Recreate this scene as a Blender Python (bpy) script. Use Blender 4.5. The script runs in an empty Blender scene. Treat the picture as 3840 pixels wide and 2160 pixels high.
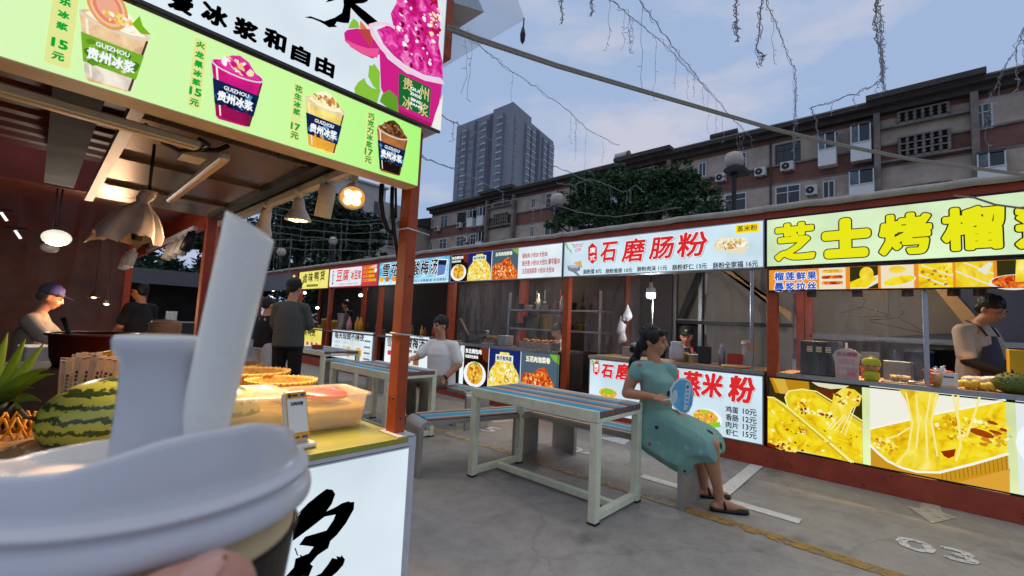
import bpy, math, random
import numpy as np
from mathutils import Vector, Matrix
R = math.radians
V = Vector
rnd = random.Random(7)
sc = bpy.context.scene
COL = sc.collection

# ---------------------------------------------------------------- camera
YAW, PITCH, ROLL, CAMZ = 0.821688, 0.0814164, -0.0459152, 1.29
FPX = 1113.955
PW, PH = 2576.0, 1449.0
FW = V((math.sin(YAW)*math.cos(PITCH), math.cos(YAW)*math.cos(PITCH), math.sin(PITCH)))
_r = V((math.cos(YAW), -math.sin(YAW), 0)); _u = _r.cross(FW)
RT = _r*math.cos(ROLL) - _u*math.sin(ROLL)
UP = _u*math.cos(ROLL) + _r*math.sin(ROLL)
EYE = V((0, 0, CAMZ))
cam = bpy.data.objects.new('camera', bpy.data.cameras.new('camera'))
COL.objects.link(cam); sc.camera = cam
cam.matrix_world = Matrix(((RT.x, UP.x, -FW.x, 0), (RT.y, UP.y, -FW.y, 0), (RT.z, UP.z, -FW.z, CAMZ), (0, 0, 0, 1)))
cam.data.sensor_width = 36; cam.data.lens = FPX/PW*36
cam.data.clip_start = 0.01; cam.data.clip_end = 3000
cam.data.dof.use_dof = True; cam.data.dof.focus_distance = 3.2; cam.data.dof.aperture_fstop = 13

# ---------------------------------------------------------------- sky and exposure
w = bpy.data.worlds.new("World"); sc.world = w; w.use_nodes = True
nt = w.node_tree; bg = nt.nodes['Background']; bg.inputs[1].default_value = 0.1
sky = nt.nodes.new('ShaderNodeTexSky'); sky.sky_type = 'NISHITA'; sky.sun_disc = False
sky.sun_elevation = R(5); sky.sun_rotation = R(150); sky.ozone_density = 4.0; sky.dust_density = 0.3
tc = nt.nodes.new('ShaderNodeTexCoord')
mp = nt.nodes.new('ShaderNodeMapping'); mp.inputs['Scale'].default_value = (1.0, 1.0, 2.6)
mp.inputs['Location'].default_value = (0.35, 0.1, 0.22)
nz = nt.nodes.new('ShaderNodeTexNoise'); nz.inputs['Scale'].default_value = 3.1; nz.inputs['Detail'].default_value = 7; nz.inputs['Roughness'].default_value = .55
cr = nt.nodes.new('ShaderNodeValToRGB'); cr.color_ramp.elements[0].position = .5; cr.color_ramp.elements[1].position = .7
cr.color_ramp.elements[0].color = (4.0, 5.3, 7.8, 1); cr.color_ramp.elements[1].color = (6.5, 6.6, 7.8, 1)
mx = nt.nodes.new('ShaderNodeMixRGB'); mx.inputs[0].default_value = .88
# paler neutral sky added overhead, above the view, to light the ground
sz = nt.nodes.new('ShaderNodeSeparateXYZ'); dr = nt.nodes.new('ShaderNodeMapRange'); dr.interpolation_type = 'SMOOTHSTEP'; dr.inputs[1].default_value = .66; dr.inputs[2].default_value = .92
dk_ = nt.nodes.new('ShaderNodeMixRGB'); dk_.inputs[2].default_value = (9.0, 8.6, 8.5, 1)
for a, b in ((tc.outputs['Generated'], mp.inputs[0]), (mp.outputs[0], nz.inputs[0]), (nz.outputs[0], cr.inputs[0]),
             (sky.outputs[0], mx.inputs[1]), (cr.outputs[0], mx.inputs[2]), (tc.outputs['Generated'], sz.inputs[0]), (sz.outputs[2], dr.inputs[0]), (dr.outputs[0], dk_.inputs[0]), (mx.outputs[0], dk_.inputs[1]), (dk_.outputs[0], bg.inputs[0])):
    nt.links.new(a, b)
sc.view_settings.view_transform = 'Standard'; sc.view_settings.look = 'None'
sc.view_settings.exposure = 0.0; sc.view_settings.gamma = 1.0
sc.render.engine = 'CYCLES'
sc.cycles.max_bounces = 8; sc.cycles.transparent_max_bounces = 16
sc.cycles.use_denoising = True
sc.cycles.sample_clamp_indirect = 3.0
sc.cycles.caustics_reflective = False; sc.cycles.caustics_refractive = False

# ---------------------------------------------------------------- measuring helpers (a photo pixel on a known plane)
def ray(x, y): return FW + RT*((x-PW/2)/FPX) - UP*((y-PH/2)/FPX)
def U(x, y, ax, val):
    d = ray(x, y); i = 'xyz'.index(ax); return EYE + d*((val-EYE[i])/d[i])
def DP(x, y, dep): return EYE + ray(x, y)*dep
ZS = {}
def zdef(k, x0, y0, x1, wz): ZS[k] = (x0, y0, (x1-x0)/wz)
zdef('a', 2000, 800, 2900, 1449); zdef('b', 2800, 700, 3840, 2009); zdef('c', 2700, 1300, 3840, 1921)
zdef('d', 1500, 900, 2200, 1690); zdef('e', 900, 600, 1700, 1811); zdef('f', 900, 960, 1500, 1976)
zdef('g', 0, 0, 1000, 1811); zdef('h', 900, 0, 1900, 1811); zdef('i', 700, 1200, 1700, 1509)
zdef('j', 2500, 200, 3840, 2576); zdef('k', 1600, 300, 2700, 2277); zdef('l', 0, 600, 1000, 1811)
zdef('m', 0, 1200, 1200, 1811); zdef('n', 1600, 0, 3840, 2576); zdef('o', 800, 600, 1700, 2576)
zdef('p', 0, 1150, 560, 1424); zdef('q', 3380, 1080, 3840, 1587); zdef('r', 1650, 1300, 2850, 2022)
zdef('s', 2300, 1150, 2900, 1023)
zdef('0', 0, 0, 3840, 2576)
def zz(k, x, y):
    a = ZS[k]; return ((a[0]+x*a[2])/1.490683, (a[1]+y*a[2])/1.490683)

# ---------------------------------------------------------------- materials
def lin(h):
    h = h.lstrip('#'); o = []
    for i in (0, 2, 4):
        v = int(h[i:i+2], 16)/255; o.append(v/12.92 if v <= .04045 else ((v+.055)/1.055)**2.4)
    return tuple(o)
MATS = {}
def M(name, hx, rough=.6, metal=0, var=.12, scale=9, bump=0, spec=.4, trans=0, alpha=1, emit=0, ehx=None, sss=0, stretch=None, bscale=None):
    if name in MATS: return MATS[name]
    m = bpy.data.materials.new(name); m.use_nodes = True; nt = m.node_tree; b = nt.nodes['Principled BSDF']
    c = lin(hx); b.inputs['Base Color'].default_value = (*c, 1)
    b.inputs['Roughness'].default_value = rough; b.inputs['Metallic'].default_value = metal
    b.inputs['Specular IOR Level'].default_value = spec
    b.inputs['Transmission Weight'].default_value = trans; b.inputs['Alpha'].default_value = alpha
    if sss: b.inputs['Subsurface Weight'].default_value = sss; b.inputs['Subsurface Radius'].default_value = (.012, .005, .003)
    if emit: b.inputs['Emission Color'].default_value = (*lin(ehx or hx), 1); b.inputs['Emission Strength'].default_value = emit
    if var or bump:
        tc = nt.nodes.new('ShaderNodeTexCoord'); mp = nt.nodes.new('ShaderNodeMapping'); nt.links.new(tc.outputs['Object'], mp.inputs[0])
        if stretch: mp.inputs['Scale'].default_value = stretch
        n = nt.nodes.new('ShaderNodeTexNoise'); n.inputs['Scale'].default_value = scale; n.inputs['Detail'].default_value = 6; n.inputs['Roughness'].default_value = .65
        nt.links.new(mp.outputs[0], n.inputs[0])
    if var:
        r = nt.nodes.new('ShaderNodeValToRGB'); e = r.color_ramp.elements; e[0].position = .3; e[1].position = .7
        e[0].color = (*[max(0, x*(1-var*1.4)) for x in c], 1); e[1].color = (*[min(1, x*(1+var)) for x in c], 1)
        nt.links.new(n.outputs[0], r.inputs[0]); nt.links.new(r.outputs[0], b.inputs['Base Color'])
        q = nt.nodes.new('ShaderNodeMapRange'); q.inputs[3].default_value = max(0, rough-.1); q.inputs[4].default_value = min(1, rough+.1)
        nt.links.new(n.outputs[0], q.inputs[0]); nt.links.new(q.outputs[0], b.inputs['Roughness'])
    if bump:
        bp = nt.nodes.new('ShaderNodeBump'); bp.inputs['Strength'].default_value = bump; bp.inputs['Distance'].default_value = .01
        src = n
        if bscale:
            src = nt.nodes.new('ShaderNodeTexNoise'); src.inputs['Scale'].default_value = bscale; src.inputs['Detail'].default_value = 4; nt.links.new(mp.outputs[0], src.inputs[0])
        nt.links.new(src.outputs[0], bp.inputs['Height']); nt.links.new(bp.outputs[0], b.inputs['Normal'])
    MATS[name] = m; return m
def E(hx, s=1.0, rough=.35):
    """printed film on a backlit lightbox"""
    k = 'backlit_%s_%.2f' % (hx, s)
    if k in MATS: return MATS[k]
    m = bpy.data.materials.new(k); m.use_nodes = True; b = m.node_tree.nodes['Principled BSDF']
    c = lin(hx); b.inputs['Base Color'].default_value = (0, 0, 0, 1); b.inputs['Roughness'].default_value = rough
    b.inputs['Specular IOR Level'].default_value = 0
    b.inputs['Emission Color'].default_value = (*c, 1); b.inputs['Emission Strength'].default_value = s
    MATS[k] = m; return m
def EF(name, stops, scale=30, s=1.0, stretch=None, kind='noise'):
    """printed food photograph on a backlit film: mottled colours"""
    if name in MATS: return MATS[name]
    m = bpy.data.materials.new(name); m.use_nodes = True; nt = m.node_tree; b = nt.nodes['Principled BSDF']
    tc = nt.nodes.new('ShaderNodeTexCoord'); mp = nt.nodes.new('ShaderNodeMapping'); nt.links.new(tc.outputs['Object'], mp.inputs[0])
    if stretch: mp.inputs['Scale'].default_value = stretch
    if kind == 'noise':
        n = nt.nodes.new('ShaderNodeTexNoise'); n.inputs['Scale'].default_value = scale; n.inputs['Detail'].default_value = 5; n.inputs['Roughness'].default_value = .6; n.inputs['Distortion'].default_value = .8
        out = n.outputs[0]
    else:
        n = nt.nodes.new('ShaderNodeTexVoronoi'); n.inputs['Scale'].default_value = scale; out = n.outputs['Distance']
    nt.links.new(mp.outputs[0], n.inputs[0])
    r = nt.nodes.new('ShaderNodeValToRGB'); el = r.color_ramp.elements
    while len(el) < len(stops): el.new(.5)
    for e, (p, h) in zip(el, stops): e.position = p; e.color = (*lin(h), 1)
    nt.links.new(out, r.inputs[0]); nt.links.new(r.outputs[0], b.inputs['Emission Color']); b.inputs['Base Color'].default_value = (0, 0, 0, 1)
    b.inputs['Emission Strength'].default_value = s; b.inputs['Roughness'].default_value = .4; b.inputs['Specular IOR Level'].default_value = 0
    MATS[name] = m; return m

# ---------------------------------------------------------------- things, parts, meshes
ORG = {}
def tag(o, label=None, cat=None, group=None, kind=None):
    if label: o['label'] = label
    if cat: o['category'] = cat
    if group: o['group'] = group
    if kind: o['kind'] = kind
    return o
def thing(name, label, cat, loc=(0, 0, 0), rz=0, group=None):
    o = bpy.data.objects.new(name, None); COL.objects.link(o); o.empty_display_size = .1
    o.location = loc; o.rotation_euler = (0, 0, rz); ORG[o] = V(loc)
    return tag(o, label, cat, group)
def copy_tree(o, parent=None):
    c = o.copy(); COL.objects.link(c); c.parent = parent
    for ch in list(o.children): copy_tree(ch, c)
    return c
class MB:
    def __init__(s): s.v = []; s.f = []; s.m = []; s.mats = []; s.s = []
    def mi(s, m):
        if m not in s.mats: s.mats.append(m)
        return s.mats.index(m)
    def add(s, vs, fs, m, smooth=False):
        o = len(s.v); k = s.mi(m); s.v.extend(tuple(v) for v in vs)
        for f in fs: s.f.append([i+o for i in f]); s.m.append(k); s.s.append(smooth)
        return s
    def face(s, pts, m): return s.add(pts, [list(range(len(pts)))], m)
    def box(s, lo, hi, m, rot=None, about=None):
        x0, y0, z0 = lo; x1, y1, z1 = hi
        vs = [V(p) for p in ((x0,y0,z0),(x1,y0,z0),(x1,y1,z0),(x0,y1,z0),(x0,y0,z1),(x1,y0,z1),(x1,y1,z1),(x0,y1,z1))]
        if rot is not None:
            c = V(about) if about is not None else (V(lo)+V(hi))/2
            vs = [c + rot @ (v-c) for v in vs]
        return s.add(vs, [(0,3,2,1),(4,5,6,7),(0,1,5,4),(1,2,6,5),(2,3,7,6),(3,0,4,7)], m)
    def rbox(s, lo, hi, m, b=.004, rot=None, about=None):
        """box with bevelled edges (corners cut)"""
        lo = V(lo); hi = V(hi); c = (lo+hi)/2; h = (hi-lo)/2; b = min(b, min(h)*.9)
        vs = []; idx = {}
        for sx in (-1, 1):
            for sy in (-1, 1):
                for sz in (-1, 1):
                    for k in range(3):
                        d = [h.x-b, h.y-b, h.z-b]; d[k] = h[k]
                        idx[sx, sy, sz, k] = len(vs); vs.append(c+V((sx*d[0], sy*d[1], sz*d[2])))
        fs = []
        for k in range(3):
            for t in (-1, 1):
                q = []
                for a_, b_ in ((-1, -1), (1, -1), (1, 1), (-1, 1)):
                    g = [0, 0, 0]; g[k] = t; g[(k+1) % 3] = a_; g[(k+2) % 3] = b_; q.append(idx[g[0], g[1], g[2], k])
                fs.append(q if t > 0 else q[::-1])
        for k in range(3):
            i, j = (k+1) % 3, (k+2) % 3
            for a_ in (-1, 1):
                for b_ in (-1, 1):
                    g = [0, 0, 0]; g[i] = a_; g[j] = b_; p = []
                    g[k] = -1; lo_ = tuple(g); g[k] = 1; hi_ = tuple(g)
                    q = [idx[(*lo_, i)], idx[(*hi_, i)], idx[(*hi_, j)], idx[(*lo_, j)]]
                    fs.append(q if a_*b_ < 0 else q[::-1])
        for key in [(x, y, z) for x in (-1, 1) for y in (-1, 1) for z in (-1, 1)]:
            q = [idx[(*key, 0)], idx[(*key, 1)], idx[(*key, 2)]]
            fs.append(q if key[0]*key[1]*key[2] > 0 else q[::-1])
        if rot is not None:
            cc = V(about) if about is not None else c
            vs = [cc + rot @ (v-cc) for v in vs]
        return s.add(vs, fs, m)
    def tube(s, path, r, m, n=8, cap=True, smooth=True, flat=1.0):
        path = [V(p) for p in path]; k = len(path); rs = r if isinstance(r, (list, tuple)) else [r]*k
        vs = []; prev = None
        for i, p in enumerate(path):
            t = (path[min(i+1, k-1)]-path[max(i-1, 0)])
            if t.length < 1e-9: t = V((0, 0, 1))
            t.normalize()
            if prev is None: a = t.cross(V((0, 0, 1)) if abs(t.z) < .9 else V((1, 0, 0))).normalized()
            else: a = (prev - t*prev.dot(t)).normalized()
            prev = a; b = t.cross(a)
            for j in range(n):
                g = 2*math.pi*j/n; vs.append(p+(a*math.cos(g)+b*math.sin(g)*flat)*rs[i])
        fs = [(i*n+j, i*n+(j+1) % n, (i+1)*n+(j+1) % n, (i+1)*n+j) for i in range(k-1) for j in range(n)]
        if cap: fs += [tuple(range(n))[::-1], tuple((k-1)*n+j for j in range(n))]
        return s.add(vs, fs, m, smooth)
    def lathe(s, prof, o, m, axis=(0, 0, 1), n=24, smooth=True, sx=1.0, sy=1.0, ref=None, close=False):
        az = V(axis).normalized(); a = V(ref).normalized() if ref else az.cross(V((0, 1, 0)) if abs(az.y) < .9 else V((1, 0, 0))).normalized(); b = az.cross(a)
        o = V(o); vs = []
        for r_, z_ in prof:
            for j in range(n):
                g = 2*math.pi*j/n; vs.append(o+az*z_+a*(r_*math.cos(g)*sx)+b*(r_*math.sin(g)*sy))
        k = len(prof)
        fs = [(i*n+j, i*n+(j+1) % n, (i+1)*n+(j+1) % n, (i+1)*n+j) for i in range(k-1) for j in range(n)]
        if close: fs += [tuple(range(n))[::-1], tuple((k-1)*n+j for j in range(n))]
        return s.add(vs, fs, m, smooth)
    def ell(s, c, r, m, rot=None, nu=14, nv=9, smooth=True):
        c = V(c); r = (r, r, r) if not hasattr(r, '__len__') else r; vs = []
        for i in range(nv+1):
            t = math.pi*i/nv
            for j in range(nu):
                g = 2*math.pi*j/nu; p = V((r[0]*math.sin(t)*math.cos(g), r[1]*math.sin(t)*math.sin(g), r[2]*math.cos(t)))
                vs.append(c+(rot @ p if rot is not None else p))
        fs = [(i*nu+j, (i+1)*nu+j, (i+1)*nu+(j+1) % nu, i*nu+(j+1) % nu) for i in range(nv) for j in range(nu)]
        return s.add(vs, fs, m, smooth)
    def prism(s, poly, d, m, smooth=False):
        """polygon of 3-D points pushed along vector d"""
        n = len(poly); vs = [V(p) for p in poly]+[V(p)+V(d) for p in poly]
        return s.add(vs, [tuple(range(n))[::-1], tuple(range(n, 2*n))]+[(i, (i+1) % n, n+(i+1) % n, n+i) for i in range(n)], m, smooth)
    def build(s, name, parent=None, label=None, org=None):
        me = bpy.data.meshes.new(name)
        if parent is not None: o0 = ORG[parent]
        elif org is not None: o0 = V(org)
        else:
            A = np.array(s.v); lo = A.min(0); hi = A.max(0); o0 = V(((lo[0]+hi[0])/2, (lo[1]+hi[1])/2, lo[2]))
        me.from_pydata([(v[0]-o0.x, v[1]-o0.y, v[2]-o0.z) for v in s.v], [], s.f)
        for m in s.mats: me.materials.append(m)
        me.polygons.foreach_set('material_index', s.m); me.polygons.foreach_set('use_smooth', s.s)
        me.validate(); me.update()
        o = bpy.data.objects.new(name, me); COL.objects.link(o); ORG[o] = o0
        if parent is not None: o.parent = parent
        else: o.location = o0
        if label: o['label'] = label
        return o

# ---------------------------------------------------------------- lettering and flat prints on sign boards
GL = {}
def glyphs(t):
    if t in GL: return GL[t]
    cu = bpy.data.curves.new('t', 'FONT'); cu.body = t; cu.size = 1; cu.fill_mode = 'FRONT'; cu.resolution_u = 2
    o = bpy.data.objects.new('t', cu); COL.objects.link(o)
    dg = bpy.context.evaluated_depsgraph_get(); me = bpy.data.meshes.new_from_object(o.evaluated_get(dg))
    vs = [(v.co.x, v.co.y) for v in me.vertices]; fs = [tuple(p.vertices) for p in me.polygons]
    cnt = {}
    for f in fs:
        for i in range(len(f)):
            e = tuple(sorted((f[i], f[(i+1) % len(f)]))); cnt[e] = cnt.get(e, 0)+1
    be = [e for e, k in cnt.items() if k == 1]
    bpy.data.objects.remove(o); bpy.data.curves.remove(cu); bpy.data.meshes.remove(me)
    GL[t] = (vs, fs, be); return GL[t]
def EB(hx, s=1.0):
    """large lightbox face: LED rows behind it light the film a little unevenly"""
    k = 'lightbox_'+hx
    if k in MATS: return MATS[k]
    m = bpy.data.materials.new(k); m.use_nodes = True; nt = m.node_tree; b = nt.nodes['Principled BSDF']; L = nt.links.new
    tc = nt.nodes.new('ShaderNodeTexCoord'); n = nt.nodes.new('ShaderNodeTexNoise'); n.inputs['Scale'].default_value = 1.7; n.inputs['Detail'].default_value = 3; L(tc.outputs['Object'], n.inputs[0])
    q = nt.nodes.new('ShaderNodeMapRange'); q.inputs[1].default_value = .3; q.inputs[2].default_value = .7; q.inputs[3].default_value = .8*s; q.inputs[4].default_value = 1.1*s; L(n.outputs[0], q.inputs[0])
    b.inputs['Emission Color'].default_value = (*lin(hx), 1); L(q.outputs[0], b.inputs['Emission Strength']); b.inputs['Base Color'].default_value = (.04, .04, .04, 1); b.inputs['Roughness'].default_value = .25; b.inputs['Specular IOR Level'].default_value = .3
    MATS[k] = m; return m
def translucent(name, hx, fac=.55):
    m = M(name, hx, .85, var=.18, scale=2.2, bump=.25); nt = m.node_tree; b = nt.nodes['Principled BSDF']; o = nt.nodes['Material Output']
    t = nt.nodes.new('ShaderNodeBsdfTranslucent'); t.inputs[0].default_value = (*lin(hx), 1); x = nt.nodes.new('ShaderNodeMixShader'); x.inputs[0].default_value = fac
    nt.links.new(b.outputs[0], x.inputs[1]); nt.links.new(t.outputs[0], x.inputs[2]); nt.links.new(x.outputs[0], o.inputs[0]); return m
def smeared(name, hx, lo=.03, hi=.3):
    """clear plastic sheet with greasy vertical smears"""
    m = M(name, hx, .14, var=0, spec=.6); nt = m.node_tree; b = nt.nodes['Principled BSDF']; tc = nt.nodes.new('ShaderNodeTexCoord'); mp = nt.nodes.new('ShaderNodeMapping'); mp.inputs['Scale'].default_value = (3, 3, .7)
    n = nt.nodes.new('ShaderNodeTexNoise'); n.inputs['Scale'].default_value = 2.2; n.inputs['Detail'].default_value = 7; n.inputs['Roughness'].default_value = .7; n.inputs['Distortion'].default_value = 1.2; q = nt.nodes.new('ShaderNodeMapRange'); q.inputs[1].default_value = .4; q.inputs[2].default_value = .75; q.inputs[3].default_value = lo; q.inputs[4].default_value = hi
    for a_, b_ in ((tc.outputs['Object'], mp.inputs[0]), (mp.outputs[0], n.inputs[0]), (n.outputs[0], q.inputs[0]), (q.outputs[0], b.inputs['Alpha'])): nt.links.new(a_, b_)
    bp = nt.nodes.new('ShaderNodeBump'); bp.inputs['Strength'].default_value = .35; bp.inputs['Distance'].default_value = .03; nt.links.new(n.outputs[0], bp.inputs['Height']); nt.links.new(bp.outputs[0], b.inputs['Normal']); return m
class Board:
    """flat printed board: u to the right, v up, prints stacked as films in front of it"""
    def __init__(s, o, u, n): s.o = V(o); s.u = V(u).normalized(); s.n = V(n).normalized(); s.w = V((0, 0, 1)); s.mb = {}; s.cur = ''
    def P(s, u, v, k=1): return s.o+s.u*u+s.w*v+s.n*(.0012*k)
    def uv(s, x, y):
        d = ray(x, y); t = (s.o-EYE).dot(s.n)/d.dot(s.n); p = EYE+d*t-s.o; return (p.dot(s.u), p.dot(s.w))
    def g(s, name): return s.mb.setdefault(name+'#'+s.cur if name == 'picture' else name, MB())
    def poly(s, pts, m, k=1, name='picture'): s.g(name).face([s.P(u, v, k) for u, v in pts], m)
    def ppx(s, z, pts, m, k=1, name='picture'): s.poly([s.uv(*zz(z, *p)) for p in pts], m, k, name)
    def rect(s, u0, v0, u1, v1, m, k=1, name='picture', r=0):
        if not r: return s.poly([(u0, v0), (u1, v0), (u1, v1), (u0, v1)], m, k, name)
        p = []
        for cx, cy, a in ((u1-r, v0+r, -90), (u1-r, v1-r, 0), (u0+r, v1-r, 90), (u0+r, v0+r, 180)):
            p += [(cx+r*math.cos(R(a+t)), cy+r*math.sin(R(a+t))) for t in (0, 30, 60, 90)]
        s.poly(p, m, k, name)
    def ell(s, cu, cv, ru, rv, m, k=1, name='picture', n=20, rot=0, a0=0, a1=360):
        c, q = math.cos(rot), math.sin(rot); pts = []
        for i in range(n if a1-a0 >= 360 else n+1):
            a = R(a0+(a1-a0)*i/n); x, y = ru*math.cos(a), rv*math.sin(a); pts.append((cu+x*c-y*q, cv+x*q+y*c))
        s.poly(pts, m, k, name)
    def line(s, pts, wd, m, k=1, name='picture'):
        for i in range(len(pts)-1):
            a = V(pts[i]); b = V(pts[i+1]); d = (b-a)
            if d.length < 1e-6: continue
            d.normalize(); q = V((-d.y, d.x))*wd/2; a = a-d*wd*.2; b = b+d*wd*.2
            s.poly([tuple(a+q), tuple(a-q), tuple(b-q), tuple(b+q)], m, k+.1*(i % 3), name)
    def lpx(s, z, pts, wd, m, k=1, name='picture'): s.line([s.uv(*zz(z, *p)) for p in pts], wd, m, k, name)
    def blobs(s, cu, cv, ru, rv, mats, n, size, k=2, name='picture', seed=1, rect=False):
        r = random.Random(seed)
        for i in range(n):
            while True:
                x, y = r.uniform(-1, 1), r.uniform(-1, 1)
                if rect or x*x+y*y < 1: break
            q = size*r.uniform(.5, 1.3); pts = []; ph = r.uniform(0, 6); e = r.uniform(.5, 1)
            for j in range(8):
                a = j*math.pi/4; g = q*r.uniform(.75, 1.2); px, py = g*math.cos(a), g*e*math.sin(a)
                pts.append((cu+x*ru+px*math.cos(ph)-py*math.sin(ph), cv+y*rv+px*math.sin(ph)+py*math.cos(ph)))
            s.poly(pts, r.choice(mats), k+i*.012, name)
    def text(s, t, u0, v0, u1, v1, m, bold=0, k=3, name='lettering', outline=None, ow=0, shear=0, sides=6):
        vs, fs, be = glyphs(t)
        if not vs: return
        xs = [p[0] for p in vs]; ys = [p[1] for p in vs]; x0, x1, y0, y1 = min(xs), max(xs), min(ys), max(ys)
        su, sv = (u1-u0)/max(x1-x0, 1e-6), (v1-v0)/max(y1-y0, 1e-6)
        def mp(x, y): return (u0+(x-x0)*su+shear*(y-y0)*sv, v0+(y-y0)*sv)
        q = [mp(*p) for p in vs]
        mb = s.g(name)
        def fatten(wd, mt, kk):
            for a, b in be:
                A, B = V(q[a]), V(q[b]); d = B-A
                if d.length < 1e-7: continue
                d.normalize(); nn = V((-d.y, d.x))*wd
                mb.face([s.P(*(A+nn), kk), s.P(*(A-nn), kk), s.P(*(B-nn), kk), s.P(*(B+nn), kk)], mt)
            for i in sorted({i for e in be for i in e}):
                mb.face([s.P(q[i][0]+wd*math.cos(j*2*math.pi/sides), q[i][1]+wd*math.sin(j*2*math.pi/sides), kk+.08) for j in range(sides)], mt)
        if outline is not None:
            fatten(bold+ow, outline, k-1)
            mb.add([s.P(*p, k-1) for p in q], fs, outline)
        if bold: fatten(bold, m, k+.3)
        mb.add([s.P(*p, k) for p in q], fs, m)
    def tpx(s, t, z, box, m, **kw):
        x0, y0, x1, y1 = box; xm, ym = (x0+x1)/2, (y0+y1)/2
        s.text(t, s.uv(*zz(z, x0, ym))[0], s.uv(*zz(z, xm, y1))[1], s.uv(*zz(z, x1, ym))[0], s.uv(*zz(z, xm, y0))[1], m, **kw)
    def finish(s, parent):
        for n, mb in s.mb.items():
            if mb.f: mb.build(n.split('#')[0], parent)

def worn(m, hx, thr=.66, sc_=22, fac=.85):
    """chips and grime of a second colour over a painted surface"""
    nt = m.node_tree; b = nt.nodes['Principled BSDF']; i = b.inputs['Base Color']; src = i.links[0].from_socket
    tc = nt.nodes.new('ShaderNodeTexCoord'); n = nt.nodes.new('ShaderNodeTexNoise'); n.inputs['Scale'].default_value = sc_; n.inputs['Detail'].default_value = 10; n.inputs['Roughness'].default_value = .72
    r = nt.nodes.new('ShaderNodeMapRange'); r.inputs[1].default_value = thr; r.inputs[2].default_value = thr+.03; r.inputs[4].default_value = fac
    x = nt.nodes.new('ShaderNodeMixRGB'); x.inputs[2].default_value = (*lin(hx), 1)
    for a_, b_ in ((tc.outputs['Object'], n.inputs[0]), (n.outputs[0], r.inputs[0]), (r.outputs[0], x.inputs[0]), (src, x.inputs[1]), (x.outputs[0], i)): nt.links.new(a_, b_)
    return m
# ---------------------------------------------------------------- common materials
m_orange = M('orange_painted_steel', '#a8451c', .5, var=.18, scale=14, bump=.05)
m_rust = M('rust_red_paint', '#a3432a', .6, var=.2, scale=6, bump=.08)
worn(m_orange, '#4a2a1c', .64, 16, .6); worn(m_rust, '#3a241c', .63, 9, .6)
m_white = M('white_paint', '#d6d8d8', .5, var=.06)
m_dark = M('black_plastic', '#17171a', .45, var=.1)
m_alu = M('brushed_aluminium', '#a5a7aa', .35, .8, var=.1, scale=30)
m_steel = M('stainless_steel', '#b5b2ac', .28, .9, var=.1)
m_board = M('unlit_board', '#4a4547', .7, var=.15)
m_wood = M('light_wood', '#c49a6c', .55, var=.15, scale=18, stretch=(1, 1, 6))
m_skin = M('skin', '#b98263', .5, var=.06, scale=25, sss=.08)
m_hair = M('black_hair', '#0d0b0c', .5, var=.3, scale=90, bump=.5, bscale=160)
# ================================================================ ground and painted markings
def ground_mat():
    m = bpy.data.materials.new('concrete'); m.use_nodes = True; nt = m.node_tree; b = nt.nodes['Principled BSDF']; L = nt.links.new
    tc = nt.nodes.new('ShaderNodeTexCoord'); prev = None
    def noise(sc_, det, ro=.6):
        n = nt.nodes.new('ShaderNodeTexNoise'); n.inputs['Scale'].default_value = sc_; n.inputs['Detail'].default_value = det; n.inputs['Roughness'].default_value = ro; L(tc.outputs['Object'], n.inputs[0]); return n
    def ramp(src, p0, c0, p1, c1):
        r = nt.nodes.new('ShaderNodeValToRGB'); e = r.color_ramp.elements; e[0].position = p0; e[1].position = p1; e[0].color = (*c0, 1); e[1].color = (*c1, 1); L(src, r.inputs[0]); return r
    def mul(a, b_, f):
        x = nt.nodes.new('ShaderNodeMixRGB'); x.blend_type = 'MULTIPLY'; x.inputs[0].default_value = f; L(a, x.inputs[1]); L(b_, x.inputs[2]); return x.outputs[0]
    base = ramp(noise(.55, 5).outputs[0], .3, lin('#9d9a96'), .72, lin('#b0aca6')).outputs[0]
    c = mul(base, ramp(noise(7, 8, .7).outputs[0], .34, (.62, .6, .58), .6, (1, 1, 1)).outputs[0], .55)
    c = mul(c, ramp(noise(170, 3).outputs[0], .3, (.6, .6, .6), .7, (1, 1, 1)).outputs[0], .55)
    c = mul(c, ramp(noise(2.2, 4, .5).outputs[0], .28, (.42, .41, .42), .4, (1, 1, 1)).outputs[0], .65)
    v = nt.nodes.new('ShaderNodeTexVoronoi'); v.inputs['Scale'].default_value = 3.1; L(tc.outputs['Object'], v.inputs[0])
    c = mul(c, ramp(v.outputs['Distance'], .03, (.3, .3, .3), .055, (1, 1, 1)).outputs[0], .55)
    nn = noise(1.1, 6); ad = nt.nodes.new('ShaderNodeMixRGB'); ad.inputs[0].default_value = .35; L(tc.outputs['Object'], ad.inputs[1]); L(nn.outputs['Color'], ad.inputs[2])
    ve = nt.nodes.new('ShaderNodeTexVoronoi'); ve.feature = 'DISTANCE_TO_EDGE'; ve.inputs['Scale'].default_value = .55; L(ad.outputs[0], ve.inputs[0])
    c = mul(c, ramp(ve.outputs['Distance'], .001, (.3, .29, .29), .005, (1, 1, 1)).outputs[0], .22)
    c = mul(c, ramp(noise(34, 2, .4).outputs[0], .25, (.35, .34, .34), .3, (1, 1, 1)).outputs[0], .5)
    L(c, b.inputs['Base Color']); b.inputs['Roughness'].default_value = .62; b.inputs['Specular IOR Level'].default_value = .35
    bp = nt.nodes.new('ShaderNodeBump'); bp.inputs['Strength'].default_value = .25; bp.inputs['Distance'].default_value = .004; L(noise(120, 4).outputs[0], bp.inputs['Height']); L(bp.outputs[0], b.inputs['Normal'])
    return m
g = MB(); m_ground = ground_mat()
xs = [-400, -20, 20, 400]
for i in range(3):
    for j in range(3): g.face([(xs[i], xs[j], 0), (xs[i+1], xs[j], 0), (xs[i+1], xs[j+1], 0), (xs[i], xs[j+1], 0)], m_ground)
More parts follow.
